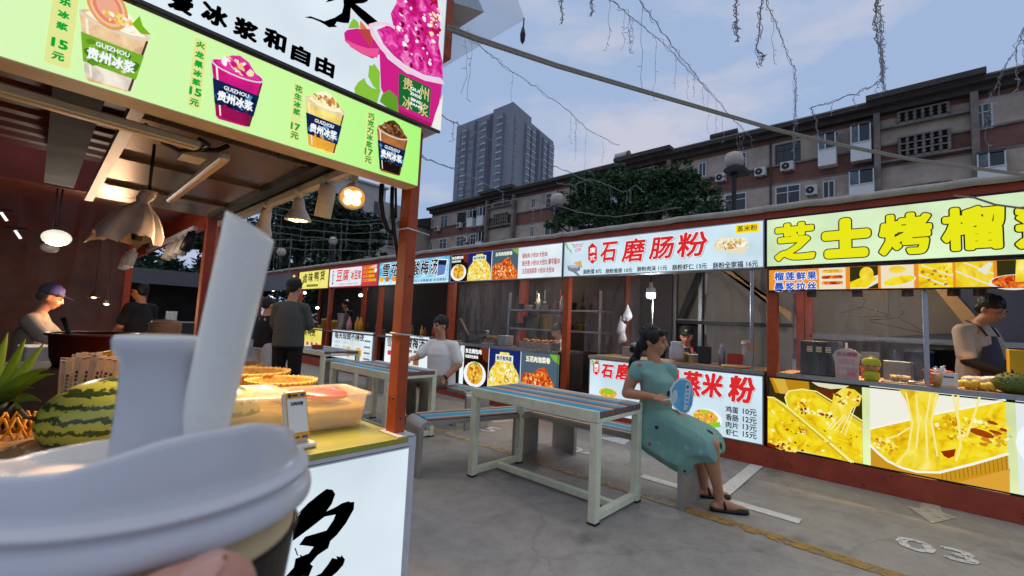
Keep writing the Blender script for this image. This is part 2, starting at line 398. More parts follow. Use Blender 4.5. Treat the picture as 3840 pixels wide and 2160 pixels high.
tag(g.build('ground', org=(0, 0, 0)), kind='structure')
def paint(name, hx, thr=.44, sc_=14):
    m = M(name, hx, .7, var=.14, scale=20); nt = m.node_tree; b = nt.nodes['Principled BSDF']
    tc = nt.nodes.new('ShaderNodeTexCoord'); n = nt.nodes.new('ShaderNodeTexNoise'); n.inputs['Scale'].default_value = sc_; n.inputs['Detail'].default_value = 9; n.inputs['Roughness'].default_value = .75
    r = nt.nodes.new('ShaderNodeValToRGB'); r.color_ramp.elements[0].position = thr-.05; r.color_ramp.elements[1].position = thr+.02
    nt.links.new(tc.outputs['Object'], n.inputs[0]); nt.links.new(n.outputs[0], r.inputs[0]); nt.links.new(r.outputs[0], b.inputs['Alpha'])
    return m
p_white = paint('worn_white_road_paint', '#d8d8d4', .36); p_pale = paint('faded_white_road_paint', '#bdb8aa', .43); p_yel = paint('worn_yellow_road_paint', '#a58448', .47, 11)
def mark(name, polys, m, z=.004, label=None):
    b = MB()
    for p in polys: b.face([(q[0], q[1], z) for q in p], m)
    return tag(b.build(name), label, kind='structure')
def G(k, x, y): p = U(*zz(k, x, y), 'z', .004); return (p.x, p.y)
def strip(pts, wd):
    out = []
    for a, b in zip(pts, pts[1:]):
        a, b = V(a), V(b); d = (b-a).normalized(); n = V((-d.y, d.x))*wd/2; out.append([a-n, b-n, b+n, a+n])
    return out
mark('white_parking_line', strip([(3.80, 1.86), (3.795, 1.45), (3.79, .66)], .105), p_white)
mark('white_parking_line', strip([(3.86, 1.215), (5.02, 1.24)], .11), p_white, .008)
mark('yellow_lane_line', strip([(3.375, 1.33), (3.37, .2), (3.36, -3)], .11), p_yel)
mark('pale_lane_line', strip([(3.35, 12), (3.38, 2.9), (3.38, 1.36)], .1), paint('faded_tan_road_paint', '#b3a184', .46, 8), .004)
mark('white_floor_arrow', [[G('c', 1270, 985), G('c', 1390, 1000), G('c', 1405, 1045), G('c', 1500, 1080), G('c', 1340, 1115), G('c', 1180, 1005), G('c', 1262, 1020)]], p_pale)
mark('white_floor_arrow', [[(5.0, 2.56), (4.62, 2.48), (4.66, 2.9)], [(5.25, 2.6), (4.95, 2.6), (4.95, 2.7), (5.25, 2.7)]], p_white)
mark('white_floor_arrow', [[(4.6, 4.0), (4.2, 4.1), (4.25, 4.5)], [(5.0, 4.2), (4.5, 4.2), (4.5, 4.3), (5.0, 4.3)]], p_pale)
def floor_text(t, o, u, v, m, wd, z=.004):
    vs, fs, be = glyphs(t); b = MB(); o = V(o); u = V(u); v = V(v)
    xs = [p[0] for p in vs]; ys = [p[1] for p in vs]; x0, x1, y0, y1 = min(xs), max(xs), min(ys), max(ys)
    q = [o+u*((x-x0)/(x1-x0))+v*((y-y0)/(y1-y0)) for x, y in vs]
    b.add([(p.x, p.y, z) for p in q], fs, m)
    for a, c in be:
        A, B = q[a], q[c]; d = (B-A)
        if d.length < 1e-6: continue
        d.normalize(); n = V((-d.y, d.x))*wd; b.face([(p.x, p.y, z+.0006) for p in (A+n, A-n, B-n, B+n)], m)
    return tag(b.build('floor_number'), kind='structure')
floor_text('03', (3.85, .14), (.05, -.36), (.2, .025), paint('white_stencil_paint', '#d9d9d6', .46, 26), .009)
floor_text('04', (3.86, 2.82), (.05, -.42), (.24, .03), p_white, .007)
floor_text('05', (3.75, 4.2), (.05, -.42), (.24, .03), p_white, .007)

# ================================================================ long brick apartment block behind the stalls
m_brick = None
def brick_mat(name, c1, c2, mort, s=1.0):
    m = bpy.data.materials.new(name); m.use_nodes = True; nt = m.node_tree; b = nt.nodes['Principled BSDF']; L = nt.links.new
    tc = nt.nodes.new('ShaderNodeTexCoord'); sp = nt.nodes.new('ShaderNodeSeparateXYZ'); cb = nt.nodes.new('ShaderNodeCombineXYZ'); L(tc.outputs['Object'], sp.inputs[0]); L(sp.outputs[1], cb.inputs[0]); L(sp.outputs[2], cb.inputs[1])
    br = nt.nodes.new('ShaderNodeTexBrick'); br.inputs['Scale'].default_value = s; br.inputs['Brick Width'].default_value = .25; br.inputs['Row Height'].default_value = .075; br.inputs['Mortar Size'].default_value = .008
    br.inputs['Color1'].default_value = (*lin(c1), 1); br.inputs['Color2'].default_value = (*lin(c2), 1); br.inputs['Mortar'].default_value = (*lin(mort), 1); L(cb.outputs[0], br.inputs[0])
    n = nt.nodes.new('ShaderNodeTexNoise'); n.inputs['Scale'].default_value = .7; n.inputs['Detail'].default_value = 7; n.inputs['Roughness'].default_value = .7; L(tc.outputs['Object'], n.inputs[0])
    r = nt.nodes.new('ShaderNodeValToRGB'); r.color_ramp.elements[0].position = .3; r.color_ramp.elements[0].color = (.5, .48, .47, 1); r.color_ramp.elements[1].position = .65; L(n.outputs[0], r.inputs[0])
    x = nt.nodes.new('ShaderNodeMixRGB'); x.blend_type = 'MULTIPLY'; x.inputs[0].default_value = .8; L(br.outputs[0], x.inputs[1]); L(r.outputs[0], x.inputs[2]); L(x.outputs[0], b.inputs['Base Color']); b.inputs['Roughness'].default_value = .9
    return m
m_brick = brick_mat('red_brick', '#7f4d43', '#8c574b', '#7d7068')
m_plaster = M('grey_beige_plaster', '#b0a092', .9, var=.22, scale=.9, bump=.1)
m_conc = M('weathered_concrete', '#7d746e', .9, var=.3, scale=1.5)
m_eave = M('dark_eave', '#4a4542', .9, var=.25, scale=2)
m_glass = M('dark_window_glass', '#20262c', .12, var=0, spec=.6)
m_glassb = M('curtained_window_glass', '#5b646b', .2, var=.35, scale=3)
m_wframe = M('white_window_frame', '#c4c6c8', .5, var=.08)
m_dframe = M('dark_window_frame', '#3c3c3e', .5, var=.1)
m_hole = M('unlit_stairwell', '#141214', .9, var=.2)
m_ac = M('air_conditioner_casing', '#c3c3be', .5, var=.08)
BX = 31.0; Y0, Y1 = -24.0, 42.2
apt = thing('apartment_block', 'long five storey brick apartment block with beige bands behind the food stalls', 'building', (BX, 9, 0))
wl = MB()
wl.box((BX, Y0, 0), (BX+10, Y1, 13.75), m_brick)
for k in range(5):
    z1 = 13.45-2.7*k
    wl.box((BX-.05, Y0, z1-1.42), (BX, Y1, z1), m_plaster)
    wl.box((BX-.12, Y0, z1-1.52), (BX, Y1, z1-1.42), m_conc)
    if k: wl.box((BX-.09, Y0, z1), (BX, Y1, z1+.08), m_conc)
wl.build('wall', apt)
rf = MB(); rf.box((BX-.9, Y0, 14.05), (BX+10.5, Y1, 14.25), m_eave); rf.box((BX-.45, Y0, 13.75), (BX+10.2, Y1, 14.05), m_eave); rf.box((BX-.95, Y0, 14.25), (BX-.7, Y1, 14.34), m_conc)
rfo = rf.build('roof', apt)
def window(y0, y1, z0, z1, frame=m_wframe, n=2, glass=m_glass, x=BX-.05):
    f = MB(); t = .07
    ya, yb = min(y0, y1), max(y0, y1)
    for a in (ya, yb-t): f.box((x-.06, a, z0), (x, a+t, z1), frame)
    for a in (z0, z1-t): f.box((x-.06, ya+t, a), (x, yb-t, a+t), frame)
    for i in range(1, n): q = ya+(yb-ya)*i/n; f.box((x-.055, q-.03, z0+t), (x, q+.03, z1-t), frame)
    if z1-z0 > 1.2: f.box((x-.05, ya+t, z1-.45), (x-.002, yb-t, z1-.4), frame)
    w_ = f.build('window', apt)
    p = MB(); p.face([(x-.02, yb-t, z0+t), (x-.02, ya+t, z0+t), (x-.02, ya+t, z1-t), (x-.02, yb-t, z1-t)], glass); p.build('pane', w_)
def ac(y0, y1, z0, z1):
    b = MB(); b.rbox((BX-.5, min(y0, y1), z0), (BX-.12, max(y0, y1), z1), m_ac, .03)
    yc = (y0+y1)/2+.06; zc = (z0+z1)/2; b.lathe([(.21, 0), (.21, .015), (.17, .02), (0.0, .02)], (BX-.5, yc, zc), m_dark, (-1, 0, 0), 20)
    b.lathe([(.05, .022), (.05, .03), (0, .03)], (BX-.5, yc, zc), m_ac, (-1, 0, 0), 10)
    b.box((BX-.45, min(y0, y1)+.1, z0-.04), (BX-.05, min(y0, y1)+.14, z0), m_dframe); b.box((BX-.45, max(y0, y1)-.14, z0-.04), (BX-.05, max(y0, y1)-.1, z0), m_dframe)
    b.build('air_conditioner', apt)
def balcony(y0, y1, z0, z1, open_=True):
    ya, yb = min(y0, y1), max(y0, y1); b = MB(); x = BX-.75; zm = z0+(z1-z0)*.46
    b.box((x, ya, z0), (BX-.12, yb, zm), m_white); b.box((x-.03, ya-.02, zm), (BX-.12, yb+.02, zm+.06), m_wframe)
    b.box((x, ya, z1-.12), (BX-.12, yb, z1), m_dframe)
    for a in (ya, yb-.06, ya+(yb-ya)*.55): b.box((x+.01, a, zm+.06), (x+.07, a+.06, z1-.12), m_wframe)
    b.box((x+.1, ya+.03, zm+.06), (BX-.12, yb-.03, z1-.14), m_glass)
    bb = b.build('balcony', apt)
    p = MB(); p.face([(x+.02, yb-.07, zm+.1), (x+.02, ya+(yb-ya)*.6, zm+.1), (x+.02, ya+(yb-ya)*.6, z1-.16), (x+.02, yb-.07, z1-.16)], m_glassb); p.build('pane', bb)
def bay(c):
    b = MB(); y0, y1 = c-2.0, c+2.0
    b.box((BX-.55, y0, 0), (BX-.13, y0+.28, 13.75), m_conc); b.box((BX-.55, y1-.28, 0), (BX-.13, y1, 13.75), m_conc)
    b.box((BX-1.3, y0-.25, 14.26), (BX+4, y1+.25, 14.55), m_eave)
    b.build('stair_bay', apt)
    for k in range(5):
        z = 13.62-2.7*k if k else 13.6
        za, zb = ((13.0, 13.6) if k == 0 else (13.35-2.7*k+.45, 13.35-2.7*k+1.55))
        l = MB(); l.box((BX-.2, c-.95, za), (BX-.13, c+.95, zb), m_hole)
        n = 6
        for i in range(n+1):
            q = c-.95+1.9*i/n; nb_ = max(2, int((zb-za)/.18)); l.tube([(BX-.27, q, za+(zb-za)*t_/(nb_*2)) for t_ in range(nb_*2+1)], [.05 if t_ % 2 else .1 for t_ in range(nb_*2+1)], m_conc, 8)
        rows = max(1, int((zb-za)/.36))
        for j in range(rows+1): q = za+(zb-za)*j/rows; l.box((BX-.33, c-.95, q-.035), (BX-.2, c+.95, q+.035), m_conc)
        l.box((BX-.4, c-1.72, za-.16), (BX-.13, c+1.72, za-.06), m_conc)
        l.build('lattice_opening', apt)
cs = [-.25-15.4, -.25, 15.2, 30.6]
for c in cs: bay(c)
for bi, c in enumerate(cs):
    for k in range(3):
        dz = -2.7*k; r = random.Random(bi*10+k)
        gl = lambda: m_glassb if r.random() < .4 else m_glass
        if k == 0 or bi > 1:
            balcony(c+2.1, c+3.0, 11.2+dz, 13.35+dz); window(c+3.66, c+4.5, 12.0+dz, 13.3+dz, n=2)
            if k == 0: balcony(c+3.66, c+4.52, 11.25, 13.25)
        else:
            balcony(c+2.0, c+3.1, 9.0+dz+2.7, 10.75+dz+2.7)
            window(c+3.8, c+4.4, 12.15+dz, 13.2+dz)
        window(c+5.5, c+6.85, 11.95+dz, 13.3+dz, m_dframe if k == 0 else m_wframe, 3 if k == 0 else 2, gl())
        if r.random() < .7: ac(c+5.8, c+6.5, 11.45+dz, 12.0+dz) if k != 1 else ac(c+4.6, c+5.2, 12.4+dz, 13.0+dz)
        window(c+8.5, c+9.85, 11.95+dz, 13.3+dz, n=2, glass=gl())
        if r.random() < .7: ac(c+9.7, c+10.35, 11.5+dz, 12.05+dz)
        if k != 2: window(c+11.05, c+11.6, 12.15+dz, 13.2+dz)
        if k < 2 and bi in (1, 2): ac(c+3.0, c+3.6, 10.9+dz, 11.45+dz) if k else ac(c+7.3, c+7.95, 11.4, 11.95)
        if bi in (1, 2):
            rk = MB()
            for q in range(4): rk.box((BX-.7, c+8.5+.4*q, 11.7+dz), (BX-.05, c+8.53+.4*q, 11.73+dz), m_dframe)
            rk.box((BX-.7, c+8.4, 11.7+dz), (BX-.66, c+9.9, 11.75+dz), m_dframe); rk.build('drying_rack', apt)
            pp = MB(); pp.tube([(BX-.12, c+7.1, 4), (BX-.12, c+7.1, 13.6)], .06, m_eave, 8) if k == 0 else None
            if k == 0: pp.build('drain_pipe', apt)
for k in range(2):
    window(-2.75, -2.05, 11.9-2.7*k, 13.2-2.7*k, m_wframe, 2); balcony(-3.05, -2.1, 9.0, 10.6) if k else None
def solar(y0, y1, big=True, x=BX+.4):
    t = thing('solar_water_heater', 'grey solar water heater at the roof edge right of the tree' if big else 'small pale solar water heater with a red end cap on the roof', 'water heater', (x, (y0+y1)/2, 14.34))
    b = MB(); ya, yb = min(y0, y1), max(y0, y1)
    zt = 15.05 if big else 15.35; rr = .22 if big else .27
    b.lathe([(0, 0), (rr, 0), (rr, yb-ya), (0, yb-ya)], (x, ya, zt), m_eave if big else m_ac, (0, 1, 0), 16); b.build('tank', t)
    if not big: MB().lathe([(0, 0), (rr+.02, 0), (rr+.02, .12), (0, .12)], (x, ya-.11, zt), M('red_cap', '#8d3a34', .5), (0, 1, 0), 16).build('end_cap', t)
    b = MB()
    for i in range(12): q = ya+.1+(yb-ya-.2)*i/11; b.tube([(x, q, zt-.1), (x+1.2, q, 14.45)], .03, m_dark, 6)
    b.build('tube_rack', t)
    b = MB()
    for q in (ya+.1, yb-.15): b.box((x-.03, q, 14.3), (x+.03, q+.05, zt-rr*.8), m_dframe); b.box((x+1.17, q, 14.3), (x+1.22, q+.05, 14.5), m_dframe)
    b.build('stand', t)
solar(8.95, 10.7); solar(17.1, 18.2, False)
# low brown house at the far end, pale block behind it
oh = thing('old_house', 'low brown house with a dark tiled roof beyond the left end of the apartment block', 'building', (30, 46, 0))
b = MB(); b.box((27.5, 43.2, 0), (38, 53, 12.2), m_plaster); b.build('wall', oh)
b = MB(); b.prism([(26.9, 42.6, 12.2), (38.6, 42.6, 12.2), (33, 42.6, 14.0)], (0, 11, 0), M('dark_roof_tile', '#453f3e', .9, var=.3, scale=4)); b.build('roof', oh)
for i in range(4):
    for k in range(2): b = MB(); b.box((27.44, 44.2+i*2.2, 9.6-k*2.9), (27.5, 45.4+i*2.2, 11-k*2.9), m_glass); b.box((27.40, 44.1+i*2.2, 9.5-k*2.9), (27.5, 45.5+i*2.2, 9.6-k*2.9), m_wframe); b.build('window', oh)
m_pale = M('pale_render', '#b3aca8', .9, var=.1, scale=.6)
pb = thing('pale_apartment_block', 'pale plain apartment block with a stepped roof seen between the spotlights and the orange post', 'building', (24, 44, 0))
b = MB(); b.box((20.5, 43, 0), (25.2, 55, 15.4), m_pale); b.box((25.2, 43.6, 0), (29.3, 55, 14.2), m_pale); b.box((29.3, 44.2, 0), (33, 55, 13.2), m_pale); b.build('wall', pb)
b = MB(); b.box((20.2, 42.7, 15.4), (25.4, 55, 15.6), m_pale); b.build('roof', pb)
for i, (x, y) in enumerate(((21.8, 43), (23.9, 43), (26.2, 43.6), (27.9, 43.6))):
    for k in range(4):
        b = MB(); z = 12.3-2.9*k; b.box((x, y-.05, z), (x+.8, y, z+1.5), m_glass); b.box((x-.1, y-.35, z-.15), (x+.9, y, z-.05), m_pale); b.build('window', pb)

# ================================================================ blue-grey tower far away
HT = 92.0
m_tower = M('hazed_blue_grey_tower_wall', '#80838f', .9, var=.08, scale=.12)  # wall colour lightened to stand for dusk haze over the distance
m_towerw = M('tower_window_glass', '#66737f', .3, var=.5, scale=.35)
m_towerd = M('tower_recess_shade', '#555866', .9, var=.1)  # darker wall tone for strips that stand in for shaded recesses
def TR(x, y): p = U(*zz('k', x, y), 'z', HT); return V((p.x, p.y))
tw = thing('apartment_tower', 'tall blue grey apartment tower rising in the distance behind the apartment block', 'building', (*TR(650, 198), 0))
pL, pF, pR = TR(235, 362), TR(655, 198), TR(985, 480)
dl = (pL-pF); dr = (pR-pF); lu = dl.normalized(); ru = dr.normalized()
back = pL+dr
b = MB()
def slab(p, q, depth_dir, h0, h1, m):  # vertical prism p->q pushed inwards
    b.prism([(*p, h0), (*q, h0), (*(q+depth_dir), h0), (*(p+depth_dir), h0)], (0, 0, h1-h0), m)
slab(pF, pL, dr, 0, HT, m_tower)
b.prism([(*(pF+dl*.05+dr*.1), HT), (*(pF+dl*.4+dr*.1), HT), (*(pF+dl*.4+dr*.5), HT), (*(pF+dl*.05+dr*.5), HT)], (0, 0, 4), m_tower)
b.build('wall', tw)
def nrm(d, other):
    n = V((d.y, -d.x)); return n if n.dot(other) < 0 else -n
nl = nrm(lu, dr); nr = nrm(ru, dl)
def wcol(base, d, n, f0, f1, L, kind):
    c = MB(); a = base+d*(L*f0); e = base+d*(L*f1); o = n*.25
    if kind == 'recess_shade':
        q = n*.15; c.prism([(*a, 8), (*e, 8), (*(e+q), 8), (*(a+q), 8)], (0, 0, HT-9), m_towerd); c.build('recess_shade', tw); return
    bz = n*1.1 if kind == 'bay' else n*.3
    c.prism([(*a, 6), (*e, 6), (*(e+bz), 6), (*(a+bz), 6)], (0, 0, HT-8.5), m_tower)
    k = 0; z = 7
    while z < HT-4:
        for (h0, h1) in ((.06, .47), (.53, .94)):
            s0 = a+(e-a)*h0+bz+n*.05; s1 = a+(e-a)*h1+bz+n*.05
            c.face([(*s0, z+.7), (*s1, z+.7), (*s1, z+2.3), (*s0, z+2.3)], m_towerw)
        a2 = a+bz+n*.35; e2 = e+bz+n*.35
        if kind == 'bay': c.prism([(*(a+bz), z+2.5), (*(e+bz), z+2.5), (*e2, z+2.5), (*a2, z+2.5)], (0, 0, .25), m_white)
        z += 3.0
    c.build('window_column', tw)
Ll, Lr = dl.length, dr.length
for f0, f1, kd in ((.10, .19, 'bay'), (.30, .36, 'recess_shade'), (.38, .47, 'bay'), (.50, .56, 'flat'), (.585, .625, 'recess_shade'), (.64, .73, 'flat'), (.76, .84, 'bay'), (.9, .96, 'flat')): wcol(pF, lu, nl, f0, f1, Ll, kd)
for f0, f1, kd in ((.08, .12, 'flat'), (.30, .38, 'bay'), (.42, .50, 'bay'), (.56, .64, 'recess_shade'), (.70, .78, 'bay'), (.84, .97, 'bay')): wcol(pF, ru, nr, f0, f1, Lr, kd)

# ================================================================ trees
m_bark = M('bark', '#4a4038', .9, var=.3, scale=12, bump=.4)
def leaf_mat(name, hx, seed=0):
    m = M(name, hx, .6, var=0, spec=.25); nt = m.node_tree; b = nt.nodes['Principled BSDF']
    g_ = nt.nodes.new('ShaderNodeNewGeometry'); r = nt.nodes.new('ShaderNodeValToRGB'); c = lin(hx)
    r.color_ramp.elements[0].color = (c[0]*.45, c[1]*.5, c[2]*.5, 1); r.color_ramp.elements[1].color = (c[0]*1.6, c[1]*1.45, c[2]*1.2, 1)
    nt.links.new(g_.outputs['Random Per Island'], r.inputs[0]); nt.links.new(r.outputs[0], b.inputs['Base Color']); return m
m_leaf = leaf_mat('dark_green_leaves', '#3a573c'); m_leaf2 = leaf_mat('deep_green_leaves', '#2b4034')
def tree(name, label, base, trunk_h, clumps, n, m, size=.22, seed=1, group=None):
    r = random.Random(seed); t = thing(name, label, 'tree', base, group=group); bx, by, bz = base
    k = MB(); top = V((bx+.1, by, bz+trunk_h)); k.tube([base, (bx+.05, by+.03, bz+trunk_h*.5), top], [.2, .16, .12], m_bark, 10)
    for c, rad in clumps: k.tube([top-V((0, 0, r.uniform(.2, .8))), (top+V(c))/2+V((r.uniform(-.2, .2), r.uniform(-.2, .2), .1)), V(c)], [.09, .06, .02], m_bark, 6)
    k.build('trunk', t)
    lf = MB(); vs = []; fs = []
    tot = sum(rad[0]*rad[1]*rad[2] for c, rad in clumps)
    for c, rad in clumps:
        nn = int(n*rad[0]*rad[1]*rad[2]/tot)
        for sub in range(max(3, nn//70)):
            d = V((r.gauss(0, 1), r.gauss(0, 1), r.gauss(0, 1))).normalized()*(r.random()**.4); cc = V((c[0]+d.x*rad[0], c[1]+d.y*rad[1], c[2]+d.z*rad[2])); sr = r.uniform(.18, .5)*min(rad)*.8
            for i in range(70):
                e = V((r.gauss(0, 1), r.gauss(0, 1), r.gauss(0, .8)))*sr*.6; p = cc+e
                a = V((r.gauss(0, 1), r.gauss(0, 1), r.gauss(0, .6))).normalized(); b_ = a.cross(V((r.gauss(0, 1), r.gauss(0, 1), r.gauss(0, 1)))).normalized(); s = size*r.uniform(.6, 1.3)
                o = len(vs); vs += [p-a*s*.5, p+b_*s*.22, p+a*s*.5, p-b_*s*.22]; fs.append((o, o+1, o+2, o+3))
    lf.add(vs, fs, m); lf.build('crown', t)
    return t
TX = 13.0
def TP(x, y): p = U(*zz('k', x, y), 'x', TX); return (p.x, p.y, p.z)
cl = []
for (x, y, rr) in ((1150, 920, .75), (1300, 830, .8), (1480, 900, .9), (1650, 860, .8), (1800, 790, .8), (1950, 780, .75), (2060, 900, .75), (1850, 960, .9), (1600, 1040, .9), (1300, 1040, .9), (1100, 1080, .7), (2100, 1040, .7), (1450, 780, .6), (1980, 720, .45), (1000, 1120, .5)):
    cl.append((TP(x, y), (rr, rr, rr*.75)))
cy = TP(1580, 900)[1]
tree('broadleaf_tree', 'wide dark green tree rising behind the middle stalls in front of the apartment block', (TX, cy, 0), 3.2, cl, 24000, m_leaf, .15, 3)
def TP2(x, y, d=20): p = U(*zz('e', x, y), 'y', d); return (p.x, p.y, p.z)
def clumps(list_, d): return [(TP2(x, y, d), (r_, r_, r_*.8)) for x, y, r_ in list_]
tree('broadleaf_tree', 'tall dark tree with light strands seen under the spotlights at the left end', (*TP2(480, 700, 19)[:2], 0), 3.0, clumps(((430, 560, 1.2), (560, 480, 1.1), (620, 380, .9), (500, 700, 1.3), (350, 700, 1.1), (640, 620, 1.1)), 19), 7000, m_leaf2, .3, 5)
tree('broadleaf_tree', 'dark rounded tree with light strands beside the pale apartment block', (*TP2(900, 760, 21)[:2], 0), 3.0, clumps(((780, 470, 1.2), (900, 520, 1.3), (1020, 560, 1.1), (1080, 680, 1.0), (850, 660, 1.4), (980, 760, 1.3), (740, 780, 1.2), (1180, 760, .8)), 21), 8000, m_leaf2, .3, 6)
tree('broadleaf_tree', 'dark tree lowest and farthest left behind the unlit stall', (*TP2(150, 800, 24)[:2], 0), 3.0, clumps(((250, 760, 1.5), (120, 780, 1.6), (0, 760, 1.6), (-200, 740, 1.8), (350, 830, 1.4)), 24), 6000, m_leaf2, .34, 7)
hx = [U(*zz('e', x, 900), 'y', 27) for x in (-1500, 1300)]
tree('hedge_tree', 'dense dark hedge trees filling the far end behind the stalls', ((hx[0].x+hx[1].x)/2, 28, 0), 1.2, [((hx[0].x+(hx[1].x-hx[0].x)*i/9, 28+(i % 2), 2.2+(i % 3)*.5), (1.6, 1.4, 1.7)) for i in range(10)], 14000, m_leaf2, .36, 8)
# ================================================================ the far row of food stalls
X0 = 5.053
m_mem = M('grey_awning_membrane', '#aca69d', .8, var=.2, scale=5, bump=.2)
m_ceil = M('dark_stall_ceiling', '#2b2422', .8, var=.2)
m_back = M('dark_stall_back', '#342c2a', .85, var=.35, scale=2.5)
m_canvas = translucent('off_white_canvas', '#a0978b', .5)
m_counter = M('counter_top_laminate', '#b08a64', .35, var=.12, scale=10)
m_body = M('dark_counter_body', '#3a2e2a', .7, var=.2)
m_clear = smeared('hazy_clear_plastic', '#bdb3ad', .08, .42)
cheese = EF('printed_melted_cheese', ((.28, '#c98e0e'), (.4, '#e8bf14'), (.52, '#f2d91e'), (.66, '#f7e544'), (.8, '#fdf4a0')), 8)
cheese2 = EF('printed_pulled_cheese', ((.3, '#d3a01e'), (.45, '#eecf26'), (.6, '#f5e250'), (.75, '#fbf2a8')), 9, stretch=(1, 1, .5))
chicken = EF('printed_fried_chicken', ((.3, '#6e1a08'), (.42, '#b93311'), (.52, '#e2651f'), (.6, '#f09a3a'), (.72, '#f6d9a0')), 22)
noodle = EF('printed_noodles', ((.3, '#a86a12'), (.45, '#e0a21e'), (.58, '#f4c94a'), (.72, '#fbe9a8')), 28)
egg = EF('printed_egg_dish', ((.3, '#c9a012'), (.45, '#f2cf35'), (.58, '#f8e98a'), (.7, '#fffbe6')), 18)
roll = EF('printed_rice_rolls', ((.3, '#b99646'), (.42, '#e7cf8e'), (.55, '#f6efd8'), (.7, '#ffffff'), (.85, '#c9d98a')), 20)
def row_board(x=X0): return Board((x, 0, 0), (0, -1, 0), (-1, 0, 0))
def sign(parent, name, y_l, y_r, z0, z1, base, x=X0, frame=None, d=.14):
    b = MB(); fm = frame or m_dark
    b.box((x+.0, y_r, z0), (x+d, y_l, z1), fm)
    t = .012
    for lo, hi in (((x-.006, y_r, z0), (x, y_l, z0+t)), ((x-.006, y_r, z1-t), (x, y_l, z1)), ((x-.006, y_r, z0+t), (x, y_r+t, z1-t)), ((x-.006, y_l-t, z0+t), (x, y_l, z1-t))): b.box(lo, hi, fm)
    b.face([(x-.0008, y_l-t, z0+t), (x-.0008, y_r+t, z0+t), (x-.0008, y_r+t, z1-t), (x-.0008, y_l-t, z1-t)], base)
    return b.build(name, parent)
def stall(label, ya, yb, back=m_back, deep=2.1, roofm=m_mem, posts=True, fas=m_rust):
    t = thing('food_stall', label, 'food stall', (X0, (ya+yb)/2, 0), group='food stalls in the far row')
    x1 = X0+deep
    b = MB(); b.box((X0-.012, ya, 0), (X0+.1, yb, .195), m_rust); b.box((X0+.1, ya+.02, 0), (x1, yb-.02, .12), m_body); b.build('base', t)
    for (x, y) in ((X0+.02, yb-.1), (x1-.1, yb-.1), (x1-.1, ya)):
        b = MB(); b.rbox((x, y, .195), (x+.09, y+.095, 2.5), m_orange if x < X0+1 else m_rust, .006); b.build('post', t)
    b = MB(); b.box((X0+.005, ya, 2.495), (x1, yb, 2.56), fas); b.build('roof_beam', t)
    b = MB(); r = random.Random(int(ya*100)); n = 14; pts = [V((X0-.03+r.uniform(-.006, .006), ya+(yb-ya)*i/n, 2.59+r.uniform(-.007, .007))) for i in range(n+1)]
    b.tube(pts, .033, roofm, 10)
    nx = 6; vs = []; fs = []
    for i in range(nx+1):
        for j in range(n+1): vs.append((X0-.02+(deep+.1)*i/nx, pts[j].y, 2.62+.14*math.sin(math.pi*i/nx)+r.uniform(-.012, .012)))
    for i in range(nx):
        for j in range(n): fs.append((i*(n+1)+j, (i+1)*(n+1)+j, (i+1)*(n+1)+j+1, i*(n+1)+j+1))
    b.add(vs, fs, roofm, True); b.build('awning', t)
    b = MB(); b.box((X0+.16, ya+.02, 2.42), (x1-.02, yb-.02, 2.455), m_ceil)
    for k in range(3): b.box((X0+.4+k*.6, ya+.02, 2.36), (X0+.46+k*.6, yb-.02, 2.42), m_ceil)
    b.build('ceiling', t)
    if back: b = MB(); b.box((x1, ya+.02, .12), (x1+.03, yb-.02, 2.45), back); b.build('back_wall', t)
    return t
def counter(t, ya, yb, top=m_counter, z=.9, x=X0):
    b = MB(); b.box((x+.16, ya, .12), (x+.62, yb, z), m_body); b.box((x-.01, ya, z), (x+.64, yb, z+.032), top); b.box((x-.018, ya, z-.004), (x-.0105, yb, z+.034), m_alu); return b.build('counter', t)

w_blue = EB('#cfe6f2'); white = E('#f2f7fa', 1.0); red = E('#e0262c', .95); black = E('#15151a', .12); dgrey = E('#3b4450', .5)
red2 = E('#d8464c', .9); yel = E('#ffe21a', 1.0)

# ---- stall with the cheese and durian sign (right)
s1 = stall('stall with a pale yellow sign in fat yellow lettering, farthest right in the row', -1.45, 1.17, back=None)
sb = sign(s1, 'sign_board', 1.165, -1.44, 1.985, 2.488, EB('#d9f0c2'), frame=m_dark); B = row_board()
fat = E('#e9e71a', 1.0); out = E('#4b4a10', .25)
for ch, bx in (('芝', (218, 272, 482, 522)), ('士', (572, 250, 868, 492)), ('烤', (975, 205, 1325, 478)), ('榴', (1430, 155, 1850, 445)), ('莲', (1965, 130, 2385, 425))):
    B.tpx(ch, 'b', bx, fat, bold=.0165 if ch != '士' else .03, outline=out, ow=.0095, sides=12)
B.finish(sb)
sp = sign(s1, 'picture_strip', 1.145, -1.44, 1.738, 1.966, E('#f0942c', .95), x=X0-.012, d=.03); B = row_board(X0-.014)
wb = E('#fffaf0', 1.0); blu = E('#2f63d8', .8)
for i, ch in enumerate('榴莲鲜果'): B.tpx(ch, 'b', (203+i*79, 622-i*2, 268+i*79, 680-i*3), blu, bold=.003, outline=wb, ow=.006)
for i, ch in enumerate('暴浆拉丝'): B.tpx(ch, 'b', (203+i*79, 698-i*2, 268+i*79, 756-i*3), blu, bold=.003, outline=wb, ow=.006)
foil = E('#e9ead8', .95); dk = E('#4d4a22', .45); wood_p = E('#d9b071', .85); cream = E('#f1e6c4', .95)
def strip_pic(x0, x1, bg_, k=2):
    B.cur = str(x0)
    u0, v0 = B.uv(*zz('b', x0, 765)); u1, v1 = B.uv(*zz('b', x1, 570)); v0, v1 = 1.752, 1.952
    B.rect(u0, v0, u1, v1, bg_, 2); return u0, v0, u1, v1
u0, v0, u1, v1 = strip_pic(525, 716, cream)
